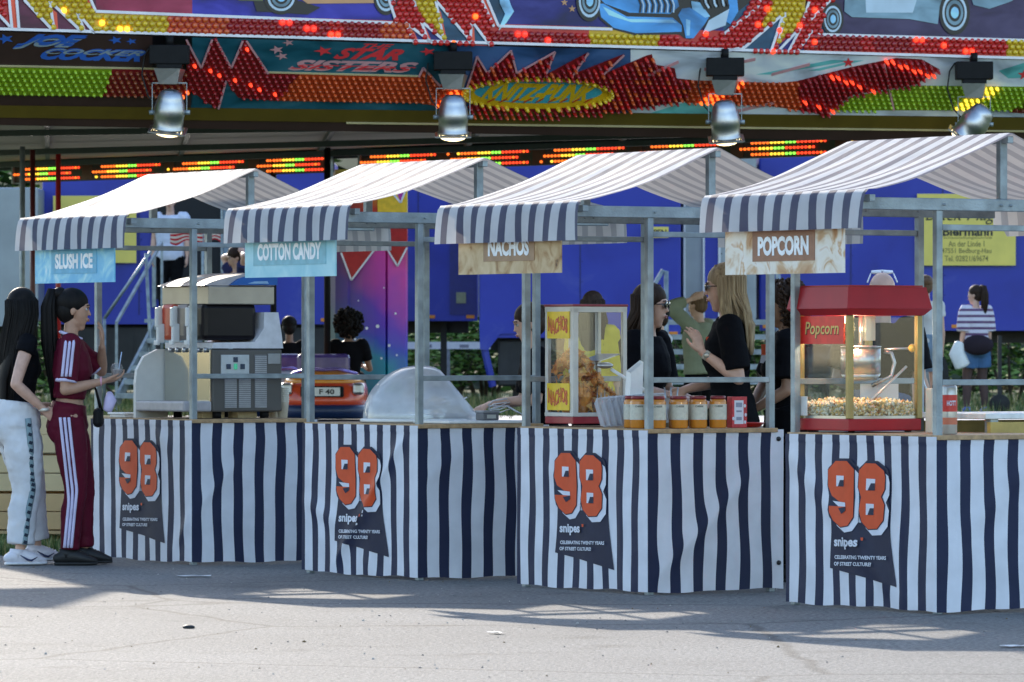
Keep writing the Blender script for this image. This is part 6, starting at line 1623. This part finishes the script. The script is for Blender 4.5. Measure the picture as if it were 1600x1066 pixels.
        for sg in (1, -1):
            s0, e, wv = arms[sg]; a_ = s0 - Yv * sg * .035 * k
            if sleeve <= 1: path = [a_, s0, s0.lerp(e, sleeve)]; rr_ = [.058 * k + g * .6, .056 * k + g * .7, (.052 * k if sleeve < .9 else .042 * k) + g * 1.1]
            else: path = [a_, s0, s0.lerp(e, .5), e, e.lerp(wv, sleeve - 1)]; rr_ = [.058 * k + g * .6, .056 * k + g * .6, .050 * k + g * .6, .044 * k + g * .6, .036 * k + g * .6]
            pp = cr([tuple(q) for q in path], 4); rr2 = [q[0] for q in cr([(r_,) for r_ in rr_], 4)]
            s.tube(pp, rr2, 14)
        info['shirt'] = remesh(s, 'shirt', shirt, rt, max(.009, vox), 3, wrinkle, px * .37, 11)
    if trousers:
        s = MB(); g = .014 + trouser_loose
        TT = [t for t in T if t[0] <= .10]
        pts = [h0 + u * t * k + f * o_ * k for (t, w_, d_, o_) in TT] + [h0 + u * .10 * k - f * .004 * k, h0 + u * .125 * k]
        TT2 = [(w_ * k + g, d_ * k + g) for (t, w_, d_, o_) in TT] + [((.154 if fem else .152) * k + g * 1.3, (.098 if fem else .108) * k + g), ((.132 if fem else .150) * k + g * 1.3, (.092 if fem else .106) * k + g * 1.3)]
        s.tube(pts, TT2, 20, side=Yv)
        if fem: 
            for sg in (1, -1): s.ell(h0 + Vector((-.042 * k, sg * .062 * k, -.035 * k)), (.084 * k + g, .076 * k + g, .088 * k + g))
        for sg in (1, -1):
            hp, kn, an = legs[sg]
            if leg_end > .5:
                path = [hp + Vector((0, 0, .05 * k)), hp.lerp(kn, .35), kn, kn.lerp(an, .35) - Vector((.010 * k, 0, 0)), kn.lerp(an, .35 + .62 * (leg_end - .5) * 2 * .98)]
                rad = [.096 * k, .088 * k + g, .058 * k + g, .056 * k + g, .040 * k + g * 1.3]
            else: path = [hp + Vector((0, 0, .05 * k)), hp.lerp(kn, leg_end), hp.lerp(kn, leg_end * 2)]; rad = [.100 * k, .092 * k + g, .085 * k + g * 1.3]
            s.tube(cr([tuple(q) for q in path], 4), [q[0] for q in cr([(r_,) for r_ in rad], 4)], 16)
        info['trousers'] = remesh(s, 'trousers', trousers, rt, max(.009, vox), 3, wrinkle * .8, px * .11, 12)
    if shoes:
        for sg in (1, -1):
            an = legs[sg][2]; fl = an.z - .085 * k
            m = MB(); Q = lambda x, z: Vector((an.x + x * k, an.y, fl + z * k))
            m.tube([Q(-.075, .045), Q(-.04, .055), Q(.02, .058), Q(.08, .045), Q(.125, .034), Q(.155, .028)], [(.030 * k, .030 * k), (.040 * k, .046 * k), (.043 * k, .048 * k), (.048 * k, .036 * k), (.044 * k, .026 * k), (.028 * k, .018 * k)], 14, side=Yv, rnd=True)
            m.tube([Q(-.02, .05), Q(-.015, .10)], [(.042 * k, .055 * k), (.040 * k, .048 * k)], 12, side=Yv)
            m.m = 1; m.tube([Q(-.085, .012), Q(-.03, .012), Q(.07, .012), Q(.13, .012), Q(.165, .014)], [(.034 * k, .012 * k), (.044 * k, .012 * k), (.050 * k, .012 * k), (.046 * k, .012 * k), (.028 * k, .010 * k)], 14, side=Yv, rnd=True)
            if eyes:
                m.m = 2
                for q in range(5): m.tube([Q(.045 + .018 * q, .088 - .006 * q) + Vector((0, -.022 * k, 0)), Q(.05 + .018 * q, .094 - .0065 * q), Q(.045 + .018 * q, .088 - .006 * q) + Vector((0, .022 * k, 0))], .0035, 5)
                if shoes[0].name.startswith('white'):
                    for sy in (-1, 1): m.m = 3; m.tube([Q(.10, .052) + Vector((0, sy * .046 * k, 0)), Q(.06, .030) + Vector((0, sy * .050 * k, 0)), Q(.035, .036) + Vector((0, sy * .048 * k, 0)), Q(-.01, .064) + Vector((0, sy * .044 * k, 0))], [.002, .006, .007, .002], 6)
            m.build('shoe', list(shoes) + [shoes[0], mat('shoe mark navy', (.02, .03, .10), .5)], rt)
    if sunglasses:
        m = MB()
        for sg in (-1, 1):
            m.ell(Hp(.094, sg * .032, .014), (.006 * hk, .028 * hk, .022 * hk), rotm, 14, 8); m.tube([Hp(.092, sg * .058, .02), Hp(.0, sg * .080, .012)], .003 * hk, 5)
        m.tube([Hp(.098, -.01, .02), Hp(.098, .01, .02)], .003, 5); m.build('sunglasses', glassm, rt)
    if hair:
        m = MB(); rr_ = random.Random(int(px))
        if hair != 'bald':
            m.ell(Hp(-.021, 0, .050), (.103 * hk, .087 * hk, .092 * hk), rotm, 20, 12)
            m.ell(Hp(-.045, 0, .0), (.072 * hk, .080 * hk, .085 * hk), rotm, 16, 10)
        if hair in ('long', 'halflong'):
            L_ = hair_len * k
            for j in range(520):
                a = rr_.uniform(-2.05, 2.05)                   # 0 = back of the head
                lay = rr_.uniform(.0, .018)
                ca, sa = -math.cos(a), math.sin(a)
                rt0 = Hp(.02 + ca * .03, sa * .02, .128)
                mid = Hp(-.018 + ca * (.094 + lay), sa * (.082 + lay), .055)
                low = Hp(-.015 + ca * (.088 + lay), sa * (.086 + lay), -.03)
                fall = max(.25, 1 - .35 * abs(a) / 2) * L_ * rr_.uniform(.82, 1.05)
                end = Vector((hc.x - .035 * k + ca * .065 * k, sa * (.10 + lay) * k, hc.z - .03 - fall)); 
                if fall > .25 * k: end.x = min(end.x, h0.x - .10 * k * (1 if abs(a) < 1.3 else .3) + .02)
                m2 = low.lerp(end, .35) + Vector((-.03 * k * (abs(a) < 1.4), sa * .02 * k, 0)); m3 = low.lerp(end, .7) + Vector((-.015 * k, rr_.uniform(-.005, .005), 0))
                w_ = rr_.uniform(.0022, .0055) * k
                m.tube([rt0, mid, low, m2, m3, end], [w_, w_ * 1.2, w_ * 1.2, w_ * 1.1, w_ * .9, w_ * .3], 5)
            m.tube([Hp(-.04, 0, -.0), Hp(-.055, 0, -.10), Vector((h0.x - .10 * k, 0, hc.z - L_ * .5)), Vector((h0.x - .10 * k, 0, hc.z - L_ * .85))], [(.075 * k, .045 * k), (.085 * k, .04 * k), (.095 * k, .03 * k), (.06 * k, .02 * k)], 14, side=Yv, rnd=True)
        if hair == 'ponytail':
            m.ell(Hp(-.10, 0, .10), (.045 * hk, .045 * hk, .04 * hk), rotm, 12, 8)
            for j in range(110):
                a = rr_.uniform(0, 6.28); r_ = rr_.uniform(.0, .045) * k; L_ = hair_len * k * rr_.uniform(.85, 1.05)
                s0 = Hp(-.11, 0, .115); o1 = Vector((math.cos(a) * r_, math.sin(a) * r_, 0))
                m.tube([s0, s0 + Vector((-.035 * k, 0, .01 * k)) + o1 * .5, s0 + Vector((-.055 * k, 0, -.10 * k)) + o1, s0 + Vector((-.05 * k, 0, -.5 * L_)) + o1 * 1.1, s0 + Vector((-.01 * k, 0, -L_)) + o1 * .6], [.009 * k, .010 * k, .010 * k, .009 * k, .003 * k], 5)
        if hair == 'bun': m.ell(Hp(-.105, 0, .06), (.045 * hk, .045 * hk, .045 * hk), rotm, 12, 8)
        if hair == 'curly':
            for j in range(260):
                d_ = Vector((rr_.gauss(0, 1), rr_.gauss(0, 1), rr_.gauss(0, 1))).normalized()
                if d_.x > .45 and d_.z < .75: continue
                c_ = Hp(-.03 + d_.x * .125, d_.y * .125, .02 + d_.z * .12)
                if rr_.random() < .4: c_ = Hp(-.03 - abs(d_.x) * .12, d_.y * .13, -.05 - rr_.random() * hair_len)
                pts = [c_ + Vector((math.cos(t * 2.2 + j) * .014, math.sin(t * 2.2 + j) * .014, -.012 * t + .02)) * k for t in range(6)]
                m.tube(pts, .010 * k, 5)
        if hair == 'afro':
            for j in range(420):
                d_ = Vector((rr_.gauss(0, 1), rr_.gauss(0, 1), rr_.gauss(0, 1))).normalized(); q = rr_.uniform(.11, .17)
                if d_.x > .6: continue
                m.ell(Hp(-.03 + d_.x * q, d_.y * q, .03 + d_.z * q), .022 * k, None, 6, 4)
        if hair == 'short':
            for j in range(160):
                d_ = Vector((rr_.gauss(-.3, 1), rr_.gauss(0, 1), abs(rr_.gauss(0, 1)))).normalized()
                if d_.x > .55 and d_.z < .7: continue
                a_ = Hp(-.022 + d_.x * .098, d_.y * .084, .040 + d_.z * .09); m.tube([a_, a_ + (hu * .4 + hf * .3 + (d_.x * hf + d_.y * hs) * .4) * .025 * k], [.008 * k, .003 * k], 5)
        if m.v: m.build('hair', HAIR[hairc], rt)
    return info
def patch(info, xyz, size, nrm, mats, name='shirt_print', lab=None):
    pass
def tee(name, c, rough=.85): return mat(name, c, rough, 0, .12, 8, .15, 120, spec=.08)
def ribbon(info, path, wid, off, material, name='side_stripe'):
    m = MB(); m.tube(path, wid, 8, side=(1, 0, 0)); return m.build(name, material, info['rt'])

blk = tee('black cotton shirt', (.006, .006, .008)); blk2 = tee('black trousers', (.005, .005, .006))
maroon = tee('maroon jersey', (.10, .008, .022), .5); stripew = tee('jersey stripe white', (.62, .58, .78), .6)
wtrk = tee('white track trousers', (.62, .63, .66), .7)
sh_w = (mat('white sneaker', (.70, .68, .74), .45), mat('sneaker sole white', (.72, .72, .75), .5)); sh_b = (mat('black sneaker', (.010, .010, .011), .6), mat('sneaker sole black', (.018, .018, .018), .7))

# maroon tracksuit woman, profile facing right
I = person(117, 35.15, 3, 1.685, 'woman in a maroon striped tracksuit with a black ponytail, holding a clear cup', 'tan', lean=1, head_pitch=4, head_yaw=-2, vox=.006,
           wl=(.165, .10, 1.345), hd_l=(.05, 0, 1), hn_l=(-1, .1, 0), pl=(.3, 1, -.9), curl_l=.22,
           wr=(.175, -.13, 1.135), hd_r=(1, .25, .12), hn_r=(0, .2, 1), pr=(-1, -.3, -1), curl_r=.38,
           shirt=maroon, shirt_t=.150, sleeve=.80, trousers=maroon, shoes=sh_b, feet=((.06, .07), (-.03, -.07)), hair='ponytail', hairc='black', hair_len=.72, shirt_loose=.006, wrinkle=.005, pelvis_dx=-.035)
k = I['k']; rt = I['rt']
for sg in (-1, 1):
    hp, kn, an = I['legs'][sg]
    for dx in (-.026, 0, .026):
        P_ = []
        for t, r_ in ((-.14, .100), (.0, .108), (.25, .100), (.5, .084), (.8, .068), (1.0, .066)): q = hp.lerp(kn, t); P_.append((q.x + dx - .018, q.y + sg * (r_ * k + .011), q.z))
        for t, r_ in ((.2, .066), (.45, .064), (.7, .056), (.93, .052)): q = kn.lerp(an, t); P_.append((q.x + dx * .8 - .012, q.y + sg * (r_ * k + .010), q.z))
        m = MB(); m.tube(cr(P_, 3), (.0095, .010), 6, side=(1, 0, 0)); m.build('leg_stripe', stripew, rt)
    s0, e, wv = I['arms'][sg]
    for dx in (-.024, 0, .024):
        P_ = [(s0.x + dx * .8, s0.y - sg * .05 * k, s0.z + .062 * k)] + [(q.x + dx, q.y + sg * r_ * k, q.z + .01) for q, r_ in ((s0, .062), (s0.lerp(e, .2), .073), (s0.lerp(e, .45), .071), (s0.lerp(e, .74), .068))]
        m = MB(); m.tube(cr(P_, 3), (.0095, .010), 6, side=(1, 0, 0)); m.build('sleeve_stripe', stripew, rt)
    d_ = (e - s0).normalized(); c = s0.lerp(e, .795); m = MB(); m.tube([c - d_ * .009, c + d_ * .009], .0675 * k, 20); m.build('sleeve_cuff', stripew, rt)
m = MB(); nbp = I['h0'] + I['u'] * .545 * k
m.tube([nbp + Vector((.066 * math.cos(a), .078 * math.sin(a), -.022 * math.cos(a))) * k for a in [2 * math.pi * j / 24 for j in range(25)]], .010, 6); m.build('collar', stripew, rt)
wv = I['arms'][-1][2]; m = MB(); m.lathe([(.027, -.006), (.030, 0), (.027, .006)], wv - Vector((.012, 0, 0)), 16, Matrix.Rotation(R(90), 3, 'Y')); m.build('wristband', mat('pink wristband', (.70, .35, .45), .5), rt)
def world_of(I, v): return Matrix.Translation(I['rt'].location) @ I['rt'].rotation_euler.to_matrix().to_4x4() @ Vector(v)
cp = world_of(I, wv + Vector((.085, .02, .030)))
rt2 = empty('drink_cup', cp, 0, 'clear plastic cup with a domed lid in the hand of the woman in maroon', 'cup')
m = MB(); m.lathe([(.026, -.03), (.036, .035), (.038, .04), (.036, .042), (.024, -.028)], n=20); m.build('cup_body', acry, rt2)
m = MB(); m.lathe([(.039, .040), (.038, .052), (.030, .072), (.012, .082)], n=20); m.build('dome_lid', acry, rt2)
m = MB(); m.lathe([(.024, -.026), (.033, .028), (.02, .045)], n=16); m.build('slush', mat('pale slush', (.66, .60, .58), .4), rt2)
m = MB(); m.cyl((.005, 0, 0), (.03, 0, .15), .003, n=6); m.build('straw', mat('straw pale blue', (.5, .6, .8), .3), rt2)
hb = empty('handbag', world_of(I, (.175, -.05, .86)), 0, 'small black handbag hanging in front of the woman in maroon', 'bag')
m = MB(); m.box((-.03, 0, .05), (.06, .12, .12), bev=.025); m.build('bag_body', black, hb); m = MB(); m.tube([(-.02, .05, .09), (-.05, .06, .22), (-.08, .02, .30), (-.04, -.04, .22), (-.0, -.05, .09)], .006, 6); m.build('strap', black, hb)
m = MB(); m.tube([(.03, -.04, .10), (.05, -.05, .16), (.04, -.02, .2)], [(.030, .015), (.038, .02), (.02, .012)], 8, rnd=True); m.build('scarf', mat('white violet scarf', (.55, .48, .70), .6), hb)

# woman in white trousers at the left edge
I = person(27, 35.2, 22, 1.69, 'woman in white trousers with very long straight black hair, at the left edge', 'light', lean=2, head_yaw=38, vox=.006, eyes=True,
           wl=(.16, .12, .98), wr=(.10, -.23, .96), pr=(-1, -.3, 0), hd_r=(.6, .1, -.4), shirt=blk, shirt_t=.10, sleeve=.25, trousers=wtrk, trouser_loose=.022, shoes=sh_w, feet=((.16, .10), (-.02, -.12)), hair='long', hairc='black', hair_len=.86, wrinkle=.008, leg_end=.94)
hp, kn, an = I['legs'][-1]; k = I['k']
P_ = [(hp.lerp(kn, t).x + .01, hp.lerp(kn, t).y - r_ * k - .008, hp.lerp(kn, t).z) for t, r_ in ((-.12, .112), (.2, .118), (.5, .102), (.8, .086), (1., .083))] + [(kn.lerp(an, t).x, kn.lerp(an, t).y - r_ * k - .008, kn.lerp(an, t).z) for t, r_ in ((.3, .082), (.6, .075), (.88, .072))]
m = MB(); m.tube(cr(P_, 3), (.020, .010), 6, side=(1, 0, 0)); m.build('leg_stripe', tee('trouser tape grey', (.22, .30, .33)), I['rt'])
m = MB(); pc = cr(P_, 5)
for q in range(2, len(pc) - 1, 2):
    a = Vector(pc[q]) + Vector((0, -.010, 0)); m.box(a, (.022, .006, .020), rot=Matrix.Rotation(.3, 4, 'Y'))
m.build('stripe_print', tee('trouser tape dark', (.03, .04, .06)), I['rt'])
wv = I['arms'][-1][2]; m = MB(); m.lathe([(.03, -.01), (.034, 0), (.03, .01)], wv, 14); m.build('bracelet', mat('pale bracelet', (.75, .70, .60), .3, .3), I['rt'])

# blonde seller facing left
I = person(1143, 32.4, 180, 1.80, 'blonde seller with sunglasses and a black shirt, raising her hand behind the third stall', 'light', lean=2, head_pitch=5, vox=.006,
           wl=(.175, .20, 1.315), hd_l=(.35, .1, 1), hn_l=(.8, -1, -.2), pl=(-.75, .25, -1), curl_l=.28, wr=(.27, -.05, 1.10), hd_r=(.5, .5, -.5), pr=(-.6, -.6, -1), curl_r=.5,
           shirt=blk, shirt_t=-.05, sleeve=.84, trousers=blk2, shoes=sh_b, hair='long', hairc='blonde', hair_len=.40, sunglasses=True, shirt_loose=.012)
wv = I['arms'][1][2]; e = I['arms'][1][1]; d_ = (wv - e).normalized()
m = MB(); c = wv - d_ * .03; m.tube([c - d_ * .012, c + d_ * .012], .028, 16); m.m = 1; m.ell(c + Vector((0, .026, 0)), (.018, .008, .018)); m.build('wristwatch', [mat('watch strap cream', (.55, .5, .4), .4), mat('watch face', (.4, .38, .32), .2, .5)], I['rt'])
def chest_patch(I, x, y, z, wd, ht, tilt=0.0, mats_=None):
    m = MB(); o_ = Vector((x, y, z)); q = Matrix.Translation(o_) @ Matrix.Rotation(R(tilt), 4, 'Z')
    m.M = q; m.m = 0; m.box((0, 0, ht * .22), (.004, wd, ht * .5)); m.m = 1; m.prism([(-wd * .5, 0), (wd * .5, 0), (wd * .62, -ht * .45), (-wd * .62, -ht * .35)], Matrix.Rotation(R(90), 4, 'Z'), .004); m.build('shirt_print', mats_ or [print_orange, print_white], I['rt'])
chest_patch(I, .118, .075, 1.355, .08, .10, 42)
# seller with dark sunglasses
I = person(1003, 33.35, -28, 1.70, 'seller with long brown hair and dark sunglasses behind the third stall corner post', 'light', lean=4, head_yaw=12, head_pitch=5, wr=(.30, -.17, 1.06), wl=(.30, .12, 1.02), pr=(-.5, -.6, -1), hd_r=(1, .1, -.2), hn_r=(0, .2, -1), hd_l=(1, -.3, 0), hn_l=(0, 0, -1),
           shirt=blk, shirt_t=-.05, sleeve=.84, trousers=blk2, shoes=sh_b, hair='long', hairc='brown', hair_len=.42, sunglasses=True, shirt_loose=.012)
chest_patch(I, .13, -.04, 1.18, .08, .10, -15)
# seller partly behind the left post of the third stall
I = person(846, 34.3, 190, 1.60, 'seller with tied dark hair leaning over the counter behind the second stall', 'light', lean=10, head_pitch=14, wl=(.29, .16, 1.02), wr=(.30, -.1, 1.0), pl=(-.7, .4, -1), hd_l=(1, 0, -.3), hn_l=(0, -.2, -1), hd_r=(1, .3, -.3), hn_r=(0, 0, -1), shirt=blk, shirt_t=-.05, sleeve=.84, trousers=blk2, shoes=sh_b, hair='bun', hairc='brown', pelvis_dx=-.04)
# curly seller
I = person(1232, 32.7, 180, 1.70, 'seller with curly dark hair and a black shirt standing between the third and nearest stall', 'brown', lean=1, head_pitch=8, wl=(.22, .16, .98), wr=(.22, -.08, .97), pl=(-1, .6, -.2), pr=(.1, -1, -.3), hd_l=(1, -.2, -.35), hn_l=(0, -.1, -1), hd_r=(1, .1, -.4), hn_r=(0, 0, -1),
           shirt=blk, shirt_t=-.06, sleeve=.80, trousers=blk2, trouser_loose=.03, shoes=sh_b, hair='curly', hairc='brown', hair_len=.17, shirt_loose=.02)
chest_patch(I, .128, .085, 1.30, .09, .13, 40)
# bald man
I = person(1372, 33.9, 62, 1.79, 'bald man in a black shirt with white sunglasses on his head, behind the popcorn machine', 'light', fem=False, head_yaw=25, lean=4, wl=(.25, .2, 1.1), wr=(.28, -.2, 1.0), hd_r=(1, .2, 0), hn_r=(0, 0, -1), hd_l=(1, -.2, 0), hn_l=(0, 0, -1), shirt=blk, shirt_t=-.05, sleeve=.8, trousers=tee('blue jeans', (.07, .12, .22)), shoes=sh_b, hair=None, shirt_loose=.02, trouser_loose=.02)
m = MB()
for sg in (-1, 1): m.ell(I['Hp'](.045, sg * .034, .118), (.020, .032, .012), I['rotm'], 12, 6); m.tube([I['Hp'](.04, sg * .064, .11), I['Hp'](-.05, sg * .084, .06)], .005, 5)
m.tube([I['Hp'](.05, -.06, .122), I['Hp'](.062, 0, .126), I['Hp'](.05, .06, .122)], .007, 6); m.build('sunglasses', mat('white glasses frame', (.75, .75, .78), .3), I['rt'])
rt = empty('lanyard', I['rt'].location + Vector((.0, 0, 0)), 0, 'white lanyard cord on the back of the bald man', 'lanyard')
m = MB(); m.tube([(.22, -.24, 1.25), (.26, -.25, 1.12), (.31, -.24, 1.02), (.33, -.24, 1.03)], .006, 6); m.build('cord', white, rt)
# bystander behind the corner post of stall 4
I = person(1447, 60, 100, 1.52, 'bystander in white half hidden behind the corner post of the nearest stall', 'light', shirt=tee('white tee', (.6, .6, .6)), sleeve=.5, gz=.57, trousers=tee('light denim', (.20, .28, .38)), leg_end=.35, shoes=sh_w, hair='bun', hairc='fair', vox=.012)

# farther people
girl_top = stripe_mat('girl striped top', 0, 0, .8, 0)
def zstripe(name, a, b_, freq, duty=.5):
    m = bpy.data.materials.new(name); m.use_nodes = True; t = m.node_tree; n = t.nodes; p = n['Principled BSDF']; p.inputs['Roughness'].default_value = .8
    tc = n.new('ShaderNodeTexCoord'); sp = n.new('ShaderNodeSeparateXYZ'); t.links.new(tc.outputs['Object'], sp.inputs[0])
    q = n.new('ShaderNodeMath'); q.operation = 'MULTIPLY'; q.inputs[1].default_value = freq; t.links.new(sp.outputs['Z'], q.inputs[0])
    r = n.new('ShaderNodeMath'); r.operation = 'FRACT'; t.links.new(q.outputs[0], r.inputs[0]); s = n.new('ShaderNodeMath'); s.operation = 'LESS_THAN'; s.inputs[1].default_value = duty; t.links.new(r.outputs[0], s.inputs[0])
    mx = n.new('ShaderNodeMix'); mx.data_type = 'RGBA'; mx.inputs['A'].default_value = (*a, 1); mx.inputs['B'].default_value = (*b_, 1); t.links.new(s.outputs[0], mx.inputs['Factor']); t.links.new(mx.outputs['Result'], p.inputs['Base Color'])
    return m
denim = tee('denim shorts', (.07, .15, .30))
I = person(1525, 72, 112, 1.62, 'girl with a dark ponytail, striped top and denim shorts, seen from behind at the right', 'light', head_yaw=48, vox=.011, shirt=zstripe('purple white stripes', (.66, .62, .72), (.14, .07, .16), 13, .42), shirt_t=.10, sleeve=.95, shirt_loose=.035,
           trousers=denim, leg_end=.30, trouser_loose=.012, shoes=(mat('blue sneaker', (.02, .10, .55), .5), mat('sneaker white', (.7, .7, .72), .5)), hair='ponytail', hairc='brown', hair_len=.42, feet=((.03, .12), (-.02, -.12)))
m = MB()
for sg in (1, -1):
    hp, kn, an = I['legs'][sg]
    m.tube(cr([tuple(hp.lerp(kn, .35)), tuple(kn), tuple(kn.lerp(an, .35) - Vector((.01, 0, 0))), tuple(an)], 3), [q[0] for q in cr([(.078,), (.056,), (.057,), (.036,)], 3)], 12, rnd=True)
m.build('tights', tee('sheer dark tights', (.10, .065, .06)), I['rt'])
hb = empty('shoulder_bag', world_of(I, (-.17, .06, .88)), 0, 'dark round bag and white cloth at the hip of the ponytail girl', 'bag')
m = MB(); m.ell((0, 0, 0), (.20, .08, .13)); m.build('bag_body', tee('bag dark', (.03, .022, .03)), hb)
m = MB(); m.tube([(-.24, -.05, .02), (-.27, -.06, -.1), (-.20, -.07, -.26)], [(.06, .03), (.10, .04), (.10, .03)], 8, rnd=True); m.build('white_cloth', white, hb)
person(926, 46, 75, 1.68, 'woman in a yellow top with long dark hair, seen through the nacho cabinet', 'light', vox=.012, shirt=tee('yellow top', (.62, .46, .04)), shirt_t=-.02, sleeve=1.4, shirt_loose=.015, trousers=blk2, shoes=sh_b, hair='long', hairc='brown', hair_len=.42)
I = person(1030, 50, 200, 1.50, 'youth in a white shirt and black cap drinking, behind the third stall', 'light', fem=False, vox=.012, wl=(.18, .05, 1.24), hd_l=(.2, -.2, 1), pl=(.3, .6, -1), shirt=tee('white shirt far', (.62, .62, .68)), trousers=blk2, shoes=sh_w, hair='short', hairc='brown')
m = MB(); m.ell(I['Hp'](-.015, 0, .06), (.105, .09, .075), I['rotm'], 16, 8); m.tube([I['Hp'](.06, 0, .07), I['Hp'](.15, 0, .055)], [(.07, .012), (.05, .006)], 10, side=(0, 1, 0)); m.build('cap', black, I['rt'])
cpos = world_of(I, (.165, .03, 1.335)); rt2 = empty('paper_cup', cpos, 0, 'white cup at the mouth of the youth in the black cap', 'cup'); m = MB(); m.lathe([(.03, -.05), (.042, .05), (.04, .052)], n=16); m.build('cup_body', white, rt2)
person(1092, 54, 150, 1.55, 'person in a grey green jacket, one arm raised to the head, behind the blonde seller', 'light', fem=False, vox=.012, wl=(.02, .12, 1.50), hd_l=(-.6, -.3, .3), pl=(.9, .9, .2), shirt=tee('grey green jacket', (.26, .28, .20)), sleeve=1.7, shirt_loose=.025, trousers=blk2, shoes=sh_b, hair='short', hairc='fair')
# people at the trailer doorway and behind the slush machine
gd = g1 + (Zy(497, 78) - g1)
I = person(266, 78.4, 265, 1.72, 'man in a white and blue shirt standing at the trailer doorway', 'light', fem=False, vox=.014, gz=Zy(470, 78.4) - .25, shirt=tee('white blue shirt', (.60, .64, .78)), shirt_t=-.10, sleeve=.7, shirt_loose=.03, trousers=blk2, shoes=sh_b, hair='short', hairc='brown')
m = MB(); pl_ = empty('landing_platform', (W(300, 78.3).x, 78.3, .5), 0, 'steel landing platform in front of the trailer doorway', 'platform')
hz = Zy(470, 78.4) - .25 - .5
m.box((0, 0, hz - .03), (1.25, .95, .05)); m.build('deck', galv, pl_)
for sx in (-.55, .55):
    for sy in (-.4, .4): m = MB(); m.box((sx, sy, (hz - .05) / 2), (.05, .05, hz - .05)); m.build('leg', galv, pl_)
rt = empty('flag', P3(305, 372, 77.2), 0, 'red and white striped flag cloth hanging at the trailer doorway', 'flag')
m = MB(); vs = []; NX = 18
for j in range(8):
    for a in range(NX + 1):
        x = -.34 + .68 * a / NX; vs.append((x, .04 * math.sin(a * 1.1), .10 - .025 * j * (1 + .25 * math.sin(a * .7)) + .02 * math.sin(a * .45)))
for j in range(7):
    m.m = j % 2; m.add([vs[j * (NX + 1) + q] for q in range(NX + 1)] + [vs[(j + 1) * (NX + 1) + q] for q in range(NX + 1)], [(q, q + 1, NX + 2 + q, NX + 1 + q) for q in range(NX)], True)
m.build('flag_cloth', [tee('flag red', (.45, .02, .03)), tee('flag cream', (.60, .52, .44))], rt)
m = MB(); m.cyl((-.36, .03, .11), (.36, .03, .13), .014, n=8); m.cyl((.1, .03, .12), (.1, .03, -1.15), .02, n=8); m.build('flag_pole', galv, rt)
I = person(381, 67.5, 200, 1.70, 'man with both hands at his head above the slush machine, in a striped shirt', 'light', fem=False, vox=.013, gz=.5 + .33, head_pitch=18, lean=8, wl=(.06, .12, 1.63), wr=(.10, -.12, 1.62), hd_l=(-.2, -.6, .6), hd_r=(-.2, .6, .6), pl=(.2, 1, .1), pr=(.2, -1, .1), shirt=tee('dark blue shirt', (.03, .035, .10)), shirt_loose=.02, trousers=blk2, shoes=sh_b, hair='short', hairc='brown')
pb = empty('step_box', (W(381, 67.5).x, 67.5, .5), 0, 'dark step box under the man with his hands at his head', 'step'); m = MB(); m.box((0, 0, .16), (.9, .7, .32), bev=.02); m.build('box_body', tdark, pb)
# riders
person(545, 61.15, 90, 1.66, 'rider with big dark afro hair in the red bumper car', 'brown', vox=.014, sit=.30, gz=.60, feet=((.5, .1), (.5, -.1)), shirt=blk, trousers=blk2, hair='afro', hairc='black', eyes=False, knee=(0, 0, 1), wl=(.3, .15, .55), wr=(.3, -.15, .55))
person(452, 63.2, 90, 1.62, 'rider with dark hair in the white bumper car', 'brown', vox=.014, sit=.30, gz=.60, feet=((.5, .1), (.5, -.1)), shirt=blk, trousers=blk2, hair='short', hairc='black', eyes=False, knee=(0, 0, 1), wl=(.3, .15, .55), wr=(.3, -.15, .55))
# black stand with wheels beside the girl
rt = empty('jockey_wheel', (W(1562, 72).x, 72, .5), 0, 'black trailer wheel lying at the foot of a leg, right of the ponytail girl', 'wheel')
m = MB(); m.tube([(0, -.06, .13), (0, .06, .13)], .13, 20); m.m = 1; m.bar((0, 0, .13), (0, 0, 1.0), .05); m.build('wheel_body', [rubber, tdark], rt)

run_jobs()
#
